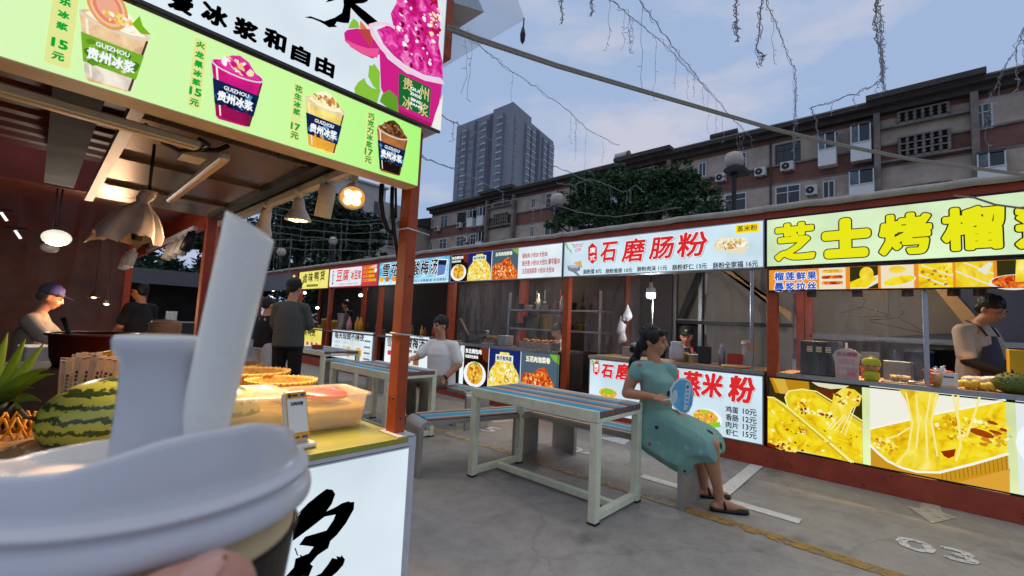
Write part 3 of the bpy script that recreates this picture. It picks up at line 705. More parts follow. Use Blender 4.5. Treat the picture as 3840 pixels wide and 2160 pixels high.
for i in range(3):
    vv = v0+.03+i*.055; B.rect(u0+.012, vv, u1-.012, vv+.045, foil, 3, r=.02); B.rect(u0+.02, vv+.012, u1-.02, vv+.043, chicken if i < 2 else noodle, 4, r=.015)
u0, v0, u1, v1 = strip_pic(750, 950, dk); B.poly([(u0, v0+.05), (u1, v0+.12), (u1, v0+.05), (u0+.12, v0), (u0, v0)], foil, 3); B.poly([(u0, v0+.06), (u0+.08, v0+.1), (u1, v0+.1), (u0+.12, v0+.01), (u0, v0+.01)], cheese, 4); B.ell((u0+u1)/2+.02, v0+.13, .05, .065, cheese2, 5)
u0, v0, u1, v1 = strip_pic(975, 1210, cream); B.ell((u0+u1)/2+.01, v0+.06, .115, .045, foil, 3, rot=.25); B.ell((u0+u1)/2+.01, v0+.065, .105, .036, cheese, 4, rot=.25); B.ell((u0+u1)/2, v0+.16, .055, .03, cheese2, 5)
u0, v0, u1, v1 = strip_pic(1250, 1490, cheese); B.line([(u0, v0+.11), (u1-.03, v0+.01)], .012, foil, 3); B.line([(u0+.02, v1-.01), (u1, v0+.09)], .012, foil, 3); B.blobs((u0+u1)/2, (v0+v1)/2, .1, .08, [E('#d98a1c', .8), E('#f7e37a')], 30, .012, 4, seed=3, rect=True)
u0, v0, u1, v1 = strip_pic(1520, 1785, cheese2); B.line([(u0, v0+.13), (u1, v0+.0)], .012, foil, 3); B.line([(u0+.05, v1-.005), (u1, v1-.1)], .01, foil, 3); B.poly([(u0+.12, v0+.13), (u1-.02, v1-.005), (u1, v1-.02), (u0+.17, v0+.09)], foil, 4)
u0, v0, u1, v1 = strip_pic(1820, 2050, dk); B.ell((u0+u1)/2, v0+.03, .13, .06, foil, 3); B.ell((u0+u1)/2, v0+.035, .115, .05, chicken, 4); B.poly([(u0+.09, v0+.03), (u0+.1, v1), (u0+.17, v1), (u0+.2, v0+.04)], cheese2, 5)
u0, v0, u1, v1 = strip_pic(2075, 2320, cheese); B.finish(sp)
lp = sign(s1, 'light_panel', 1.15, -1.44, .2, .888, EB('#dfeeb0'), frame=m_dark); B = row_board()
def crect(z, pts, m, k=1): B.ppx(z, pts, m, k)
B.cur = '1'; crect('c', [(303, 187), (897, 243), (903, 745), (303, 612)], E('#473d12', .6))
crect('c', [(312, 192), (560, 213), (566, 265), (505, 292), (432, 303), (350, 290)], E('#c98f18', .85), 2); crect('c', [(330, 196), (410, 203), (440, 298), (380, 296)], E('#e3b544', .9), 3)
crect('c', [(565, 215), (830, 240), (790, 262), (700, 268), (620, 250)], E('#e9e6c4', .9), 2); crect('c', [(590, 262), (720, 270), (735, 340), (700, 345), (640, 310)], E('#7c3717', .6), 2.5)
rim = E('#e9cf2c', .95); rimhi = E('#f8ee8c', 1.0)
crect('c', [(413, 300), (440, 280), (520, 271), (600, 288), (700, 350), (899, 480), (902, 744), (845, 732), (640, 560), (430, 385)], rim, 3)
crect('c', [(440, 325), (470, 297), (545, 290), (620, 322), (720, 390), (900, 520), (902, 725), (835, 700), (650, 545), (470, 395)], cheese, 4)
B.lpx('c', [(900, 470), (700, 338), (610, 283), (520, 268), (435, 280), (412, 320), (430, 385), (640, 560), (845, 730)], .012, rimhi, 5)
crect('c', [(303, 315), (340, 320), (400, 358), (640, 560), (830, 730), (303, 612)], rim, 6); crect('c', [(303, 338), (335, 345), (390, 385), (620, 575), (790, 719), (303, 608)], cheese, 7)
B.lpx('c', [(303, 318), (342, 322), (402, 360), (640, 560), (832, 730)], .014, rimhi, 8)
B.lpx('c', [(360, 345), (640, 575), (805, 722)], .006, E('#c79d18', .8), 8.5)
brown = [E('#a5480f', .75), E('#c9761a', .8), E('#8f2d10', .7)]; pale = [E('#fbf6b8', 1.0), E('#f7e55c', 1.0)]
for (x, y, w_, h_, n_, s_) in ((545, 390, 40, 40, 12, .012), (690, 435, 45, 18, 14, .012), (480, 590, 110, 70, 12, .010), (770, 580, 90, 90, 10, .010), (380, 625, 60, 18, 12, .018), (450, 470, 90, 60, 9, .009)):
    u, v = B.uv(*zz('c', x, y)); B.blobs(u, v, w_*.00155, h_*.0015, brown, n_, s_, 9, seed=x); B.blobs(u, v, w_*.0022, h_*.0022, pale, n_, s_*1.5, 8.6, seed=x+1)
crect('c', [(700, 400), (718, 305), (780, 258), (850, 270), (899, 310), (880, 370), (835, 390), (800, 470), (760, 500), (720, 450)], cheese2, 11)
B.blobs(*B.uv(*zz('c', 800, 320)), .1, .06, brown[:2]+pale, 20, .014, 11.6, seed=4)
for p in ([(790, 430), (700, 522)], [(800, 440), (725, 530)], [(840, 385), (800, 470), (765, 545)], [(855, 380), (790, 560)], [(740, 440), (680, 520)]): B.lpx('c', p, .007, E('#f8f0b0', 1.0), 12)
B.cur = '2'; crect('c', [(945, 247), (1800, 335), (1832, 935), (952, 757)], E('#efeee0'))
crect('c', [(1480, 850), (1830, 775), (1832, 935), (1500, 862)], E('#e2a63a', .95), 2); crect('c', [(1100, 782), (1500, 860), (1832, 790), (1832, 770), (1300, 800)], E('#c98a20', .9), 1.6)
crect('c', [(950, 520), (1100, 490), (1340, 435), (1600, 385), (1803, 345), (1818, 670), (1600, 735), (1390, 793), (1250, 790), (1100, 745), (1000, 672), (952, 620)], cheese, 3)
crect('c', [(952, 625), (1060, 725), (1245, 795), (1385, 800), (1600, 745), (1820, 682), (1824, 775), (1500, 858), (1300, 835), (1060, 778), (953, 752)], E('#d49b22', .9), 3.4)
for i in range(16): x = 1400+i*27; B.lpx('c', [(x, 796-i*7), (x+8, 850-i*5)], .005, E('#b07a18', .8), 4)
rimw = E('#f6f5ea', 1.0)
B.lpx('c', [(948, 518), (1100, 482), (1340, 428), (1600, 376), (1802, 335)], .016, rimw, 5); B.lpx('c', [(950, 622), (1000, 672), (1060, 722), (1150, 765), (1245, 790), (1385, 794), (1600, 740), (1820, 676)], .018, rimw, 5.4)
for (x, y, w_, h_, n_, s_) in ((1600, 530, 190, 90, 26, .018), (1050, 620, 70, 60, 12, .015), (1250, 720, 110, 50, 14, .015)):
    u, v = B.uv(*zz('c', x, y)); B.blobs(u, v, w_*.0011, h_*.0012, pale+[E('#e2b21c', .9), E('#d98f1a', .85)], n_*3, s_, 6, seed=x)
for x, y, a, b_, in ((1650, 545, .07, .025), (1740, 540, .035, .012), (1720, 480, .03, .012), (1790, 525, .02, .012)): B.ell(*B.uv(*zz('c', x, y)), a, b_, E('#b5480e', .75), 7, rot=-.25)
crect('c', [(1395, 660), (1490, 645), (1480, 690), (1445, 705), (1415, 690)], E('#a8320c', .75), 7)
crect('c', [(1130, 267), (1385, 293), (1345, 440), (1365, 600), (1400, 740), (1405, 775), (1300, 780), (1110, 745), (1190, 650), (1212, 480), (1175, 340)], cheese2, 8)
for p in ([(1175, 290), (1215, 480), (1190, 650), (1110, 745)], [(1240, 300), (1255, 500), (1240, 640)], [(1330, 300), (1300, 480), (1310, 700)], [(1370, 300), (1335, 470), (1375, 690)], [(1470, 302), (1510, 480), (1520, 620), (1490, 720)], [(1505, 306), (1500, 430), (1515, 560)], [(1640, 318), (1600, 450), (1560, 560)], [(1200, 510), (1120, 560), (1060, 580)]): B.lpx('c', p, .013, E('#f7e88e', 1.0), 9)
B.cur = '3'; crect('c', [(1866, 340), (2400, 395), (2420, 1050), (1893, 945)], E('#e2e9ea'))
B.ell(*B.uv(*zz('c', 2120, 640)), .19, .2, white, 2); B.ell(*B.uv(*zz('c', 2120, 640)), .15, .16, cheese, 3)
B.finish(lp)
counter(s1, -1.44, 1.07)
yp = U(*zz('b', 1300, 1100), 'x', X0+.1).y
b = MB(); b.rbox((X0+.09, yp-.018, .932), (X0+.125, yp+.018, 1.985), m_alu, .003); b.build('frame_bar', s1)
b = MB(); b.face([(X0+.1, 1.06, .94), (X0+.1, yp+.02, .94), (X0+.1, yp+.02, 1.98), (X0+.1, 1.06, 1.98)], m_clear); b.build('clear_screen', s1)
b = MB(); b.box((X0+2.0, -1.4, 1.3), (X0+2.04, 1.1, 1.34), m_alu); b.prism([(X0+2.1, .55, 2.4), (X0+2.1, .2, 2.4), (X0+2.1, -.55, 1.45), (X0+2.1, .3, 1.35)], (-.05, 0, 0), m_canvas); b.prism([(X0+2.03, .15, 2.4), (X0+2.03, .05, 2.4), (X0+2.03, -.5, 1.5), (X0+2.03, -.35, 1.5)], (-.02, 0, 0), m_wood); b.build('slanted_canvas', s1)
b = MB(); b.box((X0+2.02, -1.42, .13), (X0+2.05, 1.1, 1.28), m_back); b.box((X0+2.02, .3, 1.36), (X0+2.05, 1.1, 2.42), m_canvas); b.build('rear_sheet', s1)
b = MB(); b.box((X0+2.06, -1.42, 1.34), (X0+2.09, .28, 2.42), translucent('grey_blue_canvas', '#8b909e', .7)); b.build('rear_canvas', s1)

# ---- rice roll stall
s2 = stall('stall with a white sign in red brush lettering above rice roll prices', 1.17, 3.73, back=None)
sb = sign(s2, 'sign_board', 3.722, 1.178, 1.985, 2.488, w_blue, frame=m_alu); B = row_board()
pink = E('#e58a98', .9); grn = E('#7fb843', .9); gold = E('#f2c330', .95)
B.tpx('emo', 'a', (243, 184, 298, 206), pink, bold=.001); B.tpx('C09', 'a', (253, 212, 288, 230), pink, bold=.0022); B.tpx('+', 'a', (300, 176, 308, 186), pink)
for i in range(9):
    x, y = 188+(i*7) % 45, 172+(i*11) % 60; B.ppx('a', [(x, y), (x+9, y+8), (x+26-(i % 3)*8, y+26), (x+6, y+14)], grn, 2)
B.cur = '5'; B.ppx('a', [(357, 178), (384, 205), (384, 280), (357, 306), (332, 280), (332, 205)], red, 2)
for ch, y in (('廣', 212), ('式', 258)): B.tpx(ch, 'a', (342, y-5, 375, y+27), white, bold=.002)
redb = E('#dd2b30', .95)
for ch, bx in (('石', (408, 180, 496, 292)), ('磨', (540, 160, 665, 292)), ('肠', (705, 150, 840, 275)), ('粉', (870, 120, 1040, 262))):
    B.tpx(ch, 'a', bx, redb, bold=.0075, outline=E('#8e9aa8', .6), ow=.006, shear=.14, k=4); B.tpx(ch, 'a', (bx[0]-3, bx[1]-3, bx[2]-3, bx[3]-3), redb, bold=.0075, outline=white, ow=.0085, shear=.14, k=6)
dk2 = E('#3d4652', .35)
for t_, bx in (('肠粉蛋 8元', (303, 337, 412, 365)), ('肠粉香肠 10元', (438, 332, 598, 359)), ('肠粉肉沫 11元', (628, 318, 808, 347)), ('肠粉虾仁 13元', (840, 306, 1048, 338)), ('肠粉全家福 16元', (1085, 290, 1357, 328))): B.tpx(t_, 'a', bx, dk2, bold=.0016)
B.cur = '4'; B.ppx('a', [(1220, 72), (1362, 58), (1364, 112), (1222, 122)], yel, 2); B.tpx('蒸米粉', 'a', (1232, 72, 1352, 108), E('#5b4a32', .4), bold=.001)
B.cur = '2'; B.ppx('a', [(1090, 195), (1125, 148), (1285, 148), (1298, 195), (1280, 245), (1100, 228)], roll, 2); B.ppx('a', [(1095, 200), (1290, 205), (1280, 246), (1100, 228)], E('#e9dcc0'), 2.4)
u, v = B.uv(*zz('a', 1190, 190)); B.blobs(u, v, .11, .045, [E('#e6b53c', .9), E('#9cbc4e', .9), white, E('#d9813a', .85)], 40, .012, 3, seed=8)
greyp = E('#8f9aa8', .7)
B.cur = '3'; B.ppx('a', [(205, 318), (285, 320), (282, 345), (262, 352), (285, 378), (270, 378), (240, 355), (212, 345)], greyp, 2); B.ppx('a', [(240, 298), (290, 285), (298, 335), (284, 322)], E('#f0b06a', .9), 2.5); B.ppx('a', [(212, 312), (278, 312), (270, 330), (225, 330)], E('#c5ccd4', .8), 3)
B.finish(sb)
lp = sign(s2, 'light_panel', 3.24, 1.185, .2, .89, w_blue, frame=m_alu); B = row_board()
for i in range(10):
    x, y = 342+(i*9) % 50, 872+(i*13) % 55; B.ppx('a', [(x, y), (x+10, y+8), (x+30-(i % 3)*9, y+28), (x+6, y+14)], grn, 2)
for ch, bx, bo in (('石', (415, 918, 478, 992), .008), ('磨', (503, 912, 578, 1005), .008), ('肠', (600, 930, 690, 1030), .008), ('粉', (715, 940, 800, 1050), .008), ('蒸', (900, 958, 1005, 1100), .0105), ('米', (1020, 972, 1135, 1110), .0105), ('粉', (1180, 990, 1325, 1140), .0105)):
    B.tpx(ch, 'a', bx, redb, bold=bo, outline=E('#8e9aa8', .6), ow=.0035, shear=.12, k=4); B.tpx(ch, 'a', (bx[0]-3, bx[1]-3, bx[2]-3, bx[3]-3), redb, bold=bo, outline=white, ow=.005, shear=.12, k=6)
for a, t_ in (((381, 933), '廣式'), ((862, 972), '')):
    x, y = a; B.cur = 's'+str(x); B.ppx('a', [(x, y-43), (x+19, y-22), (x+19, y+25), (x, y+45), (x-19, y+25), (x-19, y-22)], red, 2)
    for i, ch in enumerate(t_): B.tpx(ch, 'a', (x-13, y-24+i*26, x+13, y-1+i*26), white, bold=.002)
for t_, p_, y in (('鸡蛋', '10元', 1165), ('香肠', '12元', 1213), ('肉片', '13元', 1258), ('虾仁', '15元', 1303)):
    B.tpx(t_, 'a', (1163, y+2, 1238, y+40), dk2, bold=.0016); B.tpx(p_, 'a', (1266, y+16, 1348, y+54), dk2, bold=.0016)
B.cur = 'd1'; u, v = B.uv(*zz('a', 1050, 1240)); B.ell(u, v, .155, .105, white, 2); B.ell(u-.02, v+.015, .13, .08, noodle, 3); B.poly([(u+.02, v-.04), (u+.13, v-.01), (u+.14, v-.06), (u+.06, v-.09), (u-.02, v-.08)], E('#8fd02e', .95), 4); B.ell(u-.03, v+.07, .04, .022, E('#a4d83a', .95), 4)
B.blobs(u-.03, v+.01, .1, .06, [E('#c9641c', .85), E('#f5d98a'), E('#e8a53a', .9)], 40, .012, 3.5, seed=12)
B.cur = 'd2'; u, v = B.uv(*zz('a', 450, 1085)); B.ell(u, v, .13, .06, noodle, 2); B.ell(u, v+.02, .08, .035, E('#8fd02e', .95), 3)
B.finish(lp)
counter(s2, 1.18, 3.25)
b = MB()
for y in (1.55, 2.5, 2.9): b.box((X0+1.95, y, .12), (X0+2.0, y+.05, 2.4), m_dark if y < 2 else m_alu)
b.box((X0+1.94, 1.3, 1.42), (X0+1.99, 2.9, 1.47), m_dark)
b.build('rear_frame', s2)
b = MB(); r = random.Random(4)
def drape(y0, y1, z0, z1, x, amp, n=22):
    vs = []; fs = []
    for i in range(n+1):
        for j in range(9): vs.append((x+amp*math.sin(i*1.3)+amp*.5*math.sin(i*2.9+j*.4), y0+(y1-y0)*i/n+.02*math.sin(j+i), z0+(z1-z0)*j/8))
    for i in range(n):
        for j in range(8): fs.append((i*9+j, (i+1)*9+j, (i+1)*9+j+1, i*9+j+1))
    b.add(vs, fs, m_canvas, True)
drape(1.3, 2.45, .5, 2.36, X0+2.04, .025); b.box((X0+2.07, 2.5, 1.5), (X0+2.09, 3.68, 2.42), m_canvas); b.box((X0+2.07, 2.5, .13), (X0+2.09, 3.68, 1.48), m_back); b.box((X0+1.9, 2.95, .13), (X0+1.93, 3.66, 2.2), m_board); b.build('canvas_drape', s2)
b = MB(); b.prism([(X0+1.9, 2.35, 2.36), (X0+1.9, 2.2, 2.36), (X0+1.9, 1.3, 1.5), (X0+1.9, 1.3, 1.62)], (-.03, 0, 0), m_wood); b.prism([(X0+1.9, 2.4, 2.36), (X0+1.9, 2.5, 2.36), (X0+1.9, 2.85, 1.5), (X0+1.9, 2.75, 1.5)], (-.03, 0, 0), m_dark); b.build('brace', s2)
b = MB(); b.face([(X0+.4, 3.6, .95), (X0+.4, 2.75, .95), (X0+.4, 2.75, 2.35), (X0+.4, 3.6, 2.35)], m_clear); b.build('clear_screen', s2)
b = MB(); b.rbox((X0+.07, 1.3, .932), (X0+.1, 1.33, 1.985), m_alu, .003); b.build('frame_bar', s2)

# ---- stall with three dish pictures
s3 = stall('stall with three square dish pictures and a white price list on its sign', 3.73, 6.25)
sb = sign(s3, 'sign_board', 6.24, 3.738, 1.985, 2.488, EB('#e3eff4'), frame=m_alu); B = row_board()
navy = E('#23307c', .7); slate = E('#5f7787', .65); dbrown = E('#3c1a12', .45)
def three(z, xs, ytop, ybot, big):
    (a0, a1), (b0, b1), (c0, c1) = xs
    for (x0, x1), m, cc in zip(xs, (dbrown, navy, slate), '123'):
        B.cur = cc
        um = [B.uv(*zz(z, x, (ytop+ybot)/2))[0] for x in (x0, x1)]; B.rect(um[0], V0, um[1], V1, m, 1)
    h = V1-V0
    B.cur = '1'; ua, ub = [B.uv(*zz(z, x, (ytop+ybot)/2))[0] for x in (a0, a1)]; wd = ub-ua
    B.poly([(ub-wd*.35, V1), (ub, V1), (ub, V1-h*.35), (ub-wd*.2, V1-h*.3)], E('#8a3a24', .6), 1.5)
    B.ell(ua+wd*.47, V0+h*.33, wd*.46, h*.31, white, 2); B.ell(ua+wd*.48, V0+h*.36, wd*.33, h*.27, noodle, 3); B.blobs(ua+wd*.48, V0+h*.36, wd*.26, h*.2, [E('#f0a52a', .95), E('#f8d25a'), E('#c9701c', .85)], 34, h*.045, 3.5, seed=2); B.ell(ua+wd*.52, V0+h*.6, wd*.1, h*.04, E('#7fc23a', .9), 5)
    B.text('东北锅包肉', ua+wd*.06, V1-h*.17, ua+wd*.72, V1-h*.06, white, bold=h*.006, k=6); B.text('地道特色美味', ua+wd*.06, V1-h*.29, ua+wd*.6, V1-h*.21, white, bold=h*.003, k=6)
    B.cur = '2'; ua, ub = [B.uv(*zz(z, x, (ytop+ybot)/2))[0] for x in (b0, b1)]; wd = ub-ua
    B.ell(ua+wd*.5, V0+h*.36, wd*.48, h*.36, egg, 2); B.poly([(ua+wd*.1, V0+h*.5), (ua+wd*.36, V1-h*.06), (ua+wd*.64, V1-h*.06), (ua+wd*.9, V0+h*.5)], egg, 2.4); B.poly([(ua+.002, V0+.002), (ub-.002, V0+.002), (ub-.002, V0+h*.3), (ua+.002, V0+h*.3)], egg, 2.6)
    B.blobs(ua+wd*.5, V0+h*.34, wd*.4, h*.3, [E('#f6cf2c'), E('#fffdf0'), E('#f9e88a'), E('#d9a51e', .9)], 70, h*.05, 3, seed=5)
    B.poly([(ua+wd*.22, V1-h*.28), (ua+wd*.78, V1-h*.28), (ua+wd*.78, V1-h*.12), (ua+wd*.22, V1-h*.12)], E('#e8f0e0'), 5); B.text('蚝仔煎鸡蛋', ua+wd*.26, V1-h*.25, ua+wd*.74, V1-h*.15, E('#2f4a6a', .4), bold=h*.003, k=7)
    B.cur = '3'; ua, ub = [B.uv(*zz(z, x, (ytop+ybot)/2))[0] for x in (c0, c1)]; wd = ub-ua
    B.poly([(ub-wd*.25, V1-.002), (ub-.002, V1-.002), (ub-.002, V1-h*.2), (ub-wd*.15, V1-h*.12)], grn, 1.6); B.poly([(ua+.002, V0+.002), (ub-.002, V0+.002), (ub-wd*.06, V0+h*.3), (ua+wd*.7, V0+h*.62), (ua+wd*.5, V0+h*.68), (ua+wd*.3, V0+h*.52), (ua+wd*.05, V0+h*.45)], chicken, 2)
    for cx, cy, rx, ry, ro in ((.18, .42, .16, .13, .5), (.42, .36, .17, .14, -.4), (.56, .52, .2, .14, .9), (.72, .34, .2, .13, -.6), (.3, .18, .2, .13, .2), (.66, .14, .22, .12, -.2), (.88, .16, .14, .12, .5)):
        B.ell(ua+wd*cx, V0+h*cy, wd*rx, h*ry, chicken, 2.5+cx, rot=ro)
    B.blobs(ua+wd*.5, V0+h*.3, wd*.4, h*.27, [E('#f6b45a', .95), E('#c22a0e', .85), E('#ef7a2a', .9), E('#fdf0d8')], 80, h*.035, 4, seed=9)
    B.text('五花肉泡菜卷', ua+wd*.14, V1-h*.2, ua+wd*.78, V1-h*.08, E('#f3f0dc'), bold=h*.006, k=6)
V0, V1 = 1.998, 2.476; three('d', ((462, 614), (614, 826), (832, 1068)), 110, 375, False)
pk = E('#c8404e', .85)
for t_, bx in (('锅包肉 小份20 大份28', (1110, 112, 1335, 157)), ('蚝仔煎 小份18 大份25 豪华版30', (1110, 174, 1447, 227)), ('五花肉泡菜卷 小份20 大份28', (1108, 250, 1395, 300))): B.tpx(t_, 'd', bx, pk, bold=.0016)
B.finish(sb)
lp = sign(s3, 'light_panel', 5.85, 3.75, .2, .9, EB('#e3eff4'), frame=m_alu); B = row_board()
V0, V1 = .212, .888; three('d', ((578, 800), (806, 1090), (1096, 1442)), 945, 1285, True); B.finish(lp)
counter(s3, 3.75, 6.14, top=m_steel)
b = MB(); b.box((X0+1.2, 3.8, 1.55), (X0+1.55, 5.9, 1.58), m_alu); b.box((X0+1.2, 3.8, 1.2), (X0+1.55, 5.9, 1.23), m_alu)
for y in (3.82, 5.85): b.box((X0+1.2, y, .12), (X0+1.24, y+.04, 1.9), m_alu)
b.build('shelf', s3)
b = MB(); b.face([(X0+.12, 6.1, .94), (X0+.12, 3.8, .94), (X0+.12, 3.8, 1.98), (X0+.12, 6.1, 1.98)], m_clear); b.build('clear_screen', s3)

# ---- blue plum drink stall
s4 = stall('stall with a sky blue sign in black brush lettering and a drink pouch', 6.25, 8.68)
sb = sign(s4, 'sign_board', 8.67, 6.258, 1.985, 2.488, EF('printed_sky', ((.3, '#2f8fd0'), (.5, '#63bfe8'), (.7, '#c9ecf8')), 3, stretch=(1, 1, 2)), frame=m_alu); B = row_board()
u0_, u1_ = -8.655, -6.27
B.poly([(u0_, 2.0), (u1_, 2.0), (u1_, 2.12), (u0_, 2.09)], E('#a9e0f4'), 1.5); B.poly([(u0_, 2.0), (u1_, 2.0), (u1_, 2.03), (u0_, 2.04)], E('#d8f2fa'), 2)
for i, ch in enumerate('雪花酪'): B.text(ch, u0_+.12+i*.33, 2.18-i*.006, u0_+.38+i*.33, 2.44, black, bold=.006, outline=white, ow=.012, shear=.14, k=5)
for i, ch in enumerate('酸梅汤'): B.text(ch, u0_+1.22+i*.29, 2.16, u0_+1.46+i*.29, 2.44, E('#10243a', .15), bold=.0055, outline=white, ow=.012, shear=.14, k=5)
B.cur = 'p'; B.poly([(u1_-.36, 2.1), (u1_-.1, 2.12), (u1_-.05, 2.42), (u1_-.34, 2.44)], white, 6); B.poly([(u1_-.34, 2.12), (u1_-.12, 2.14), (u1_-.07, 2.4), (u1_-.32, 2.42)], E('#6f8fd8', .8), 7); B.poly([(u1_-.33, 2.33), (u1_-.09, 2.31), (u1_-.07, 2.4), (u1_-.32, 2.42)], E('#1f2f5c', .5), 8)
for i, (x, m) in enumerate(((.08, E('#f0b92c')), (.3, E('#b98a6a', .8)), (.56, E('#f0962c')))): B.cur = 'b%d' % i; B.ell(u0_+x+.04, 2.1, .1, .075, white, 3); B.ell(u0_+x+.04, 2.12, .09, .06, m, 4)
B.text('酸甜可口 冰爽解渴 古法熬制', u0_+1.1, 2.02, u1_-.08, 2.075, E('#6a5fc0', .7), bold=.001, k=5); B.finish(sb)
lp = sign(s4, 'light_panel', 8.24, 6.72, .36, .985, EB('#e9f3f6'), frame=m_alu); B = row_board()
for i, ch in enumerate('酸梅汤'): B.text(ch, -7.45+i*.2, .74, -7.28+i*.2, .94, black, bold=.005, shear=.1, k=4)
B.text('雪花酪', -8.15, .72, -7.6, .92, E('#7c8894', .5), bold=.003, k=4); B.rect(-8.12, .55, -7.75, .64, red2, 2, r=.02)
for i in range(2): B.cur = 'r%d' % i; B.rect(-7.44+i*.24, .65, -7.26+i*.24, .7, E('#9b8f9b', .6), 3, r=.01)
B.cur = 'q'; B.ell(-7.4, .5, .07, .1, E('#e8a58a', .8), 3); B.cur = 'w'; B.rect(-7.2, .42, -7.02, .6, E('#3f9a54', .8), 3, r=.02); B.ell(-7.11, .48, .06, .05, E('#c9483a', .8), 4); B.finish(lp)
counter(s4, 6.26, 8.57)

# ---- tofu stall
s5 = stall('stall with a red and white tofu sign beside the sky blue one', 8.68, 11.08)
sb = sign(s5, 'sign_board', 11.07, 8.688, 1.985, 2.488, EB('#c4202c'), frame=m_rust); B = row_board()
B.rect(-11.03, 2.02, -9.42, 2.46, E('#e4edf2'), 1.4, r=.05)
for i, ch in enumerate('豆腐'): B.text(ch, -10.66+i*.32, 2.15, -10.37+i*.32, 2.42, E('#e0404a', .9), bold=.006, shear=.08, k=4)
for i, ch in enumerate('冰豆浆'): B.text(ch, -9.92+i*.165, 2.17, -9.77+i*.165, 2.37, E('#e0404a', .9), bold=.006, k=4)
for i, ch in enumerate('中国豆腐'): B.text(ch, -10.88, 2.36-i*.095, -10.81, 2.43-i*.095, dgrey, bold=.002, k=4)
for i, ch in enumerate('手工石磨'): B.text(ch, -10.0, 2.36-i*.08, -9.95, 2.42-i*.08, greyp, k=4)
B.text('非转基因大豆 现磨现做 每日新鲜', -10.5, 2.05, -9.55, 2.09, greyp, k=4)
for i in range(4): B.cur = 'y%d' % i; B.rect(-9.36, 2.38-i*.095, -8.85+(i % 2)*.08, 2.44-i*.095, E('#f2b01e', .95), 2, r=.01); B.text(('豆腐脑', '豆浆', '冰豆花', '豆皮')[i], -9.34, 2.39-i*.095, -9.1, 2.43-i*.095, red, bold=.002, k=4)
B.cur = 'o'; B.ell(-8.82, 2.34, .055, .05, white, 3); B.text('4元起', -9.0, 2.4, -8.78, 2.46, white, bold=.002, k=4); B.finish(sb)
lp = sign(s5, 'light_panel', 10.64, 8.72, .3, .965, EB('#e2eef4'), frame=m_white); B = row_board()
B.text('每天现做不隔夜', -10.5, .76, -9.1, .92, E('#23303c', .25), bold=.0045, k=4)
for u_, r_ in ((-9.78, .13), (-9.32, .17)): B.cur = str(u_); B.ell(u_, .48, r_*.9, .13, E('#f0b52a', .95), 3); B.ell(u_, .48, r_*.7, .1, noodle, 4)
for i in range(4): B.text('豆腐脑 5元', -10.5+(i % 2)*.42, .66-(i//2)*.1, -10.2+(i % 2)*.42, .7-(i//2)*.1, greyp, k=4)
for i in range(4): B.cur = 'g%d' % i; B.rect(-9.08, .75-i*.13, -8.82, .79-i*.13, greyp, 3)
B.finish(lp); counter(s5, 8.72, 10.98)

# ---- duck snack stall and the unlit one beyond it
s6 = stall('stall with a plain yellow sign in thin dark lettering, behind the man in charcoal', 11.08, 12.96)
sb = sign(s6, 'sign_board', 12.95, 11.088, 1.985, 2.488, EB('#efe56a'), frame=m_rust); B = row_board()
for i, ch in enumerate('卤味鸭货'): B.text(ch, -12.66+i*.36, 2.17+i*.012, -12.4+i*.36, 2.42+i*.012, E('#4a4414', .2), bold=.006, k=4)
B.cur = 'k'; B.rect(-12.4, 2.05, -11.7, 2.11, E('#4a4414', .2), 3); B.text('正宗卤味 现卤现卖', -12.36, 2.06, -11.74, 2.1, E('#efe56a'), k=5); B.finish(sb)
lp = sign(s6, 'light_panel', 12.8, 11.2, .4, .96, EB('#efe56a'), frame=m_rust); B = row_board()
for i, ch in enumerate('卤味鸭货'): B.text(ch, -12.6+i*.26, .74, -12.38+i*.26, .93, E('#4a4414', .2), bold=.005, k=4)
for i in range(5): B.cur = str(i); B.ell(-12.6+i*.28, .52, .11, .07, white, 3); B.ell(-12.6+i*.28, .53, .09, .055, chicken, 4)
B.finish(lp); counter(s6, 11.1, 12.86)
s7 = stall('unlit stall with a grey corrugated front, last visible at the far left end', 12.96, 16.2, roofm=m_mem)
b = MB(); n = 40; vs = []; fs = []
for i in range(n+1):
    y = 16.15-(3.15)*i/n; vs += [(X0-.01+.018*(i % 2), y, 1.99), (X0-.01+.018*(i % 2), y, 2.49)]
fs = [(2*i, 2*i+2, 2*i+3, 2*i+1) for i in range(n)]; b.add(vs, fs, M('corrugated_grey_sheet', '#6c6a6e', .6, var=.12)); b.build('corrugated_front', s7)
b = MB(); b.box((X0-.03, 12.98, 2.02), (X0-.012, 13.5, 2.47), m_rust); b.build('side_plate', s7)
B = Board((X0-.03, 0, 0), (0, -1, 0), (-1, 0, 0)); B.cur = '1'; B.ell(-13.25, 2.36, .1, .06, E('#e8d98a', .9)); B.cur = '2'; B.ell(-13.32, 2.12, .07, .05, E('#e8d98a', .9)); B.cur = '3'; B.ell(-13.16, 2.12, .07, .05, E('#e8d98a', .9)); B.finish(s7)
counter(s7, 13.0, 16.1)
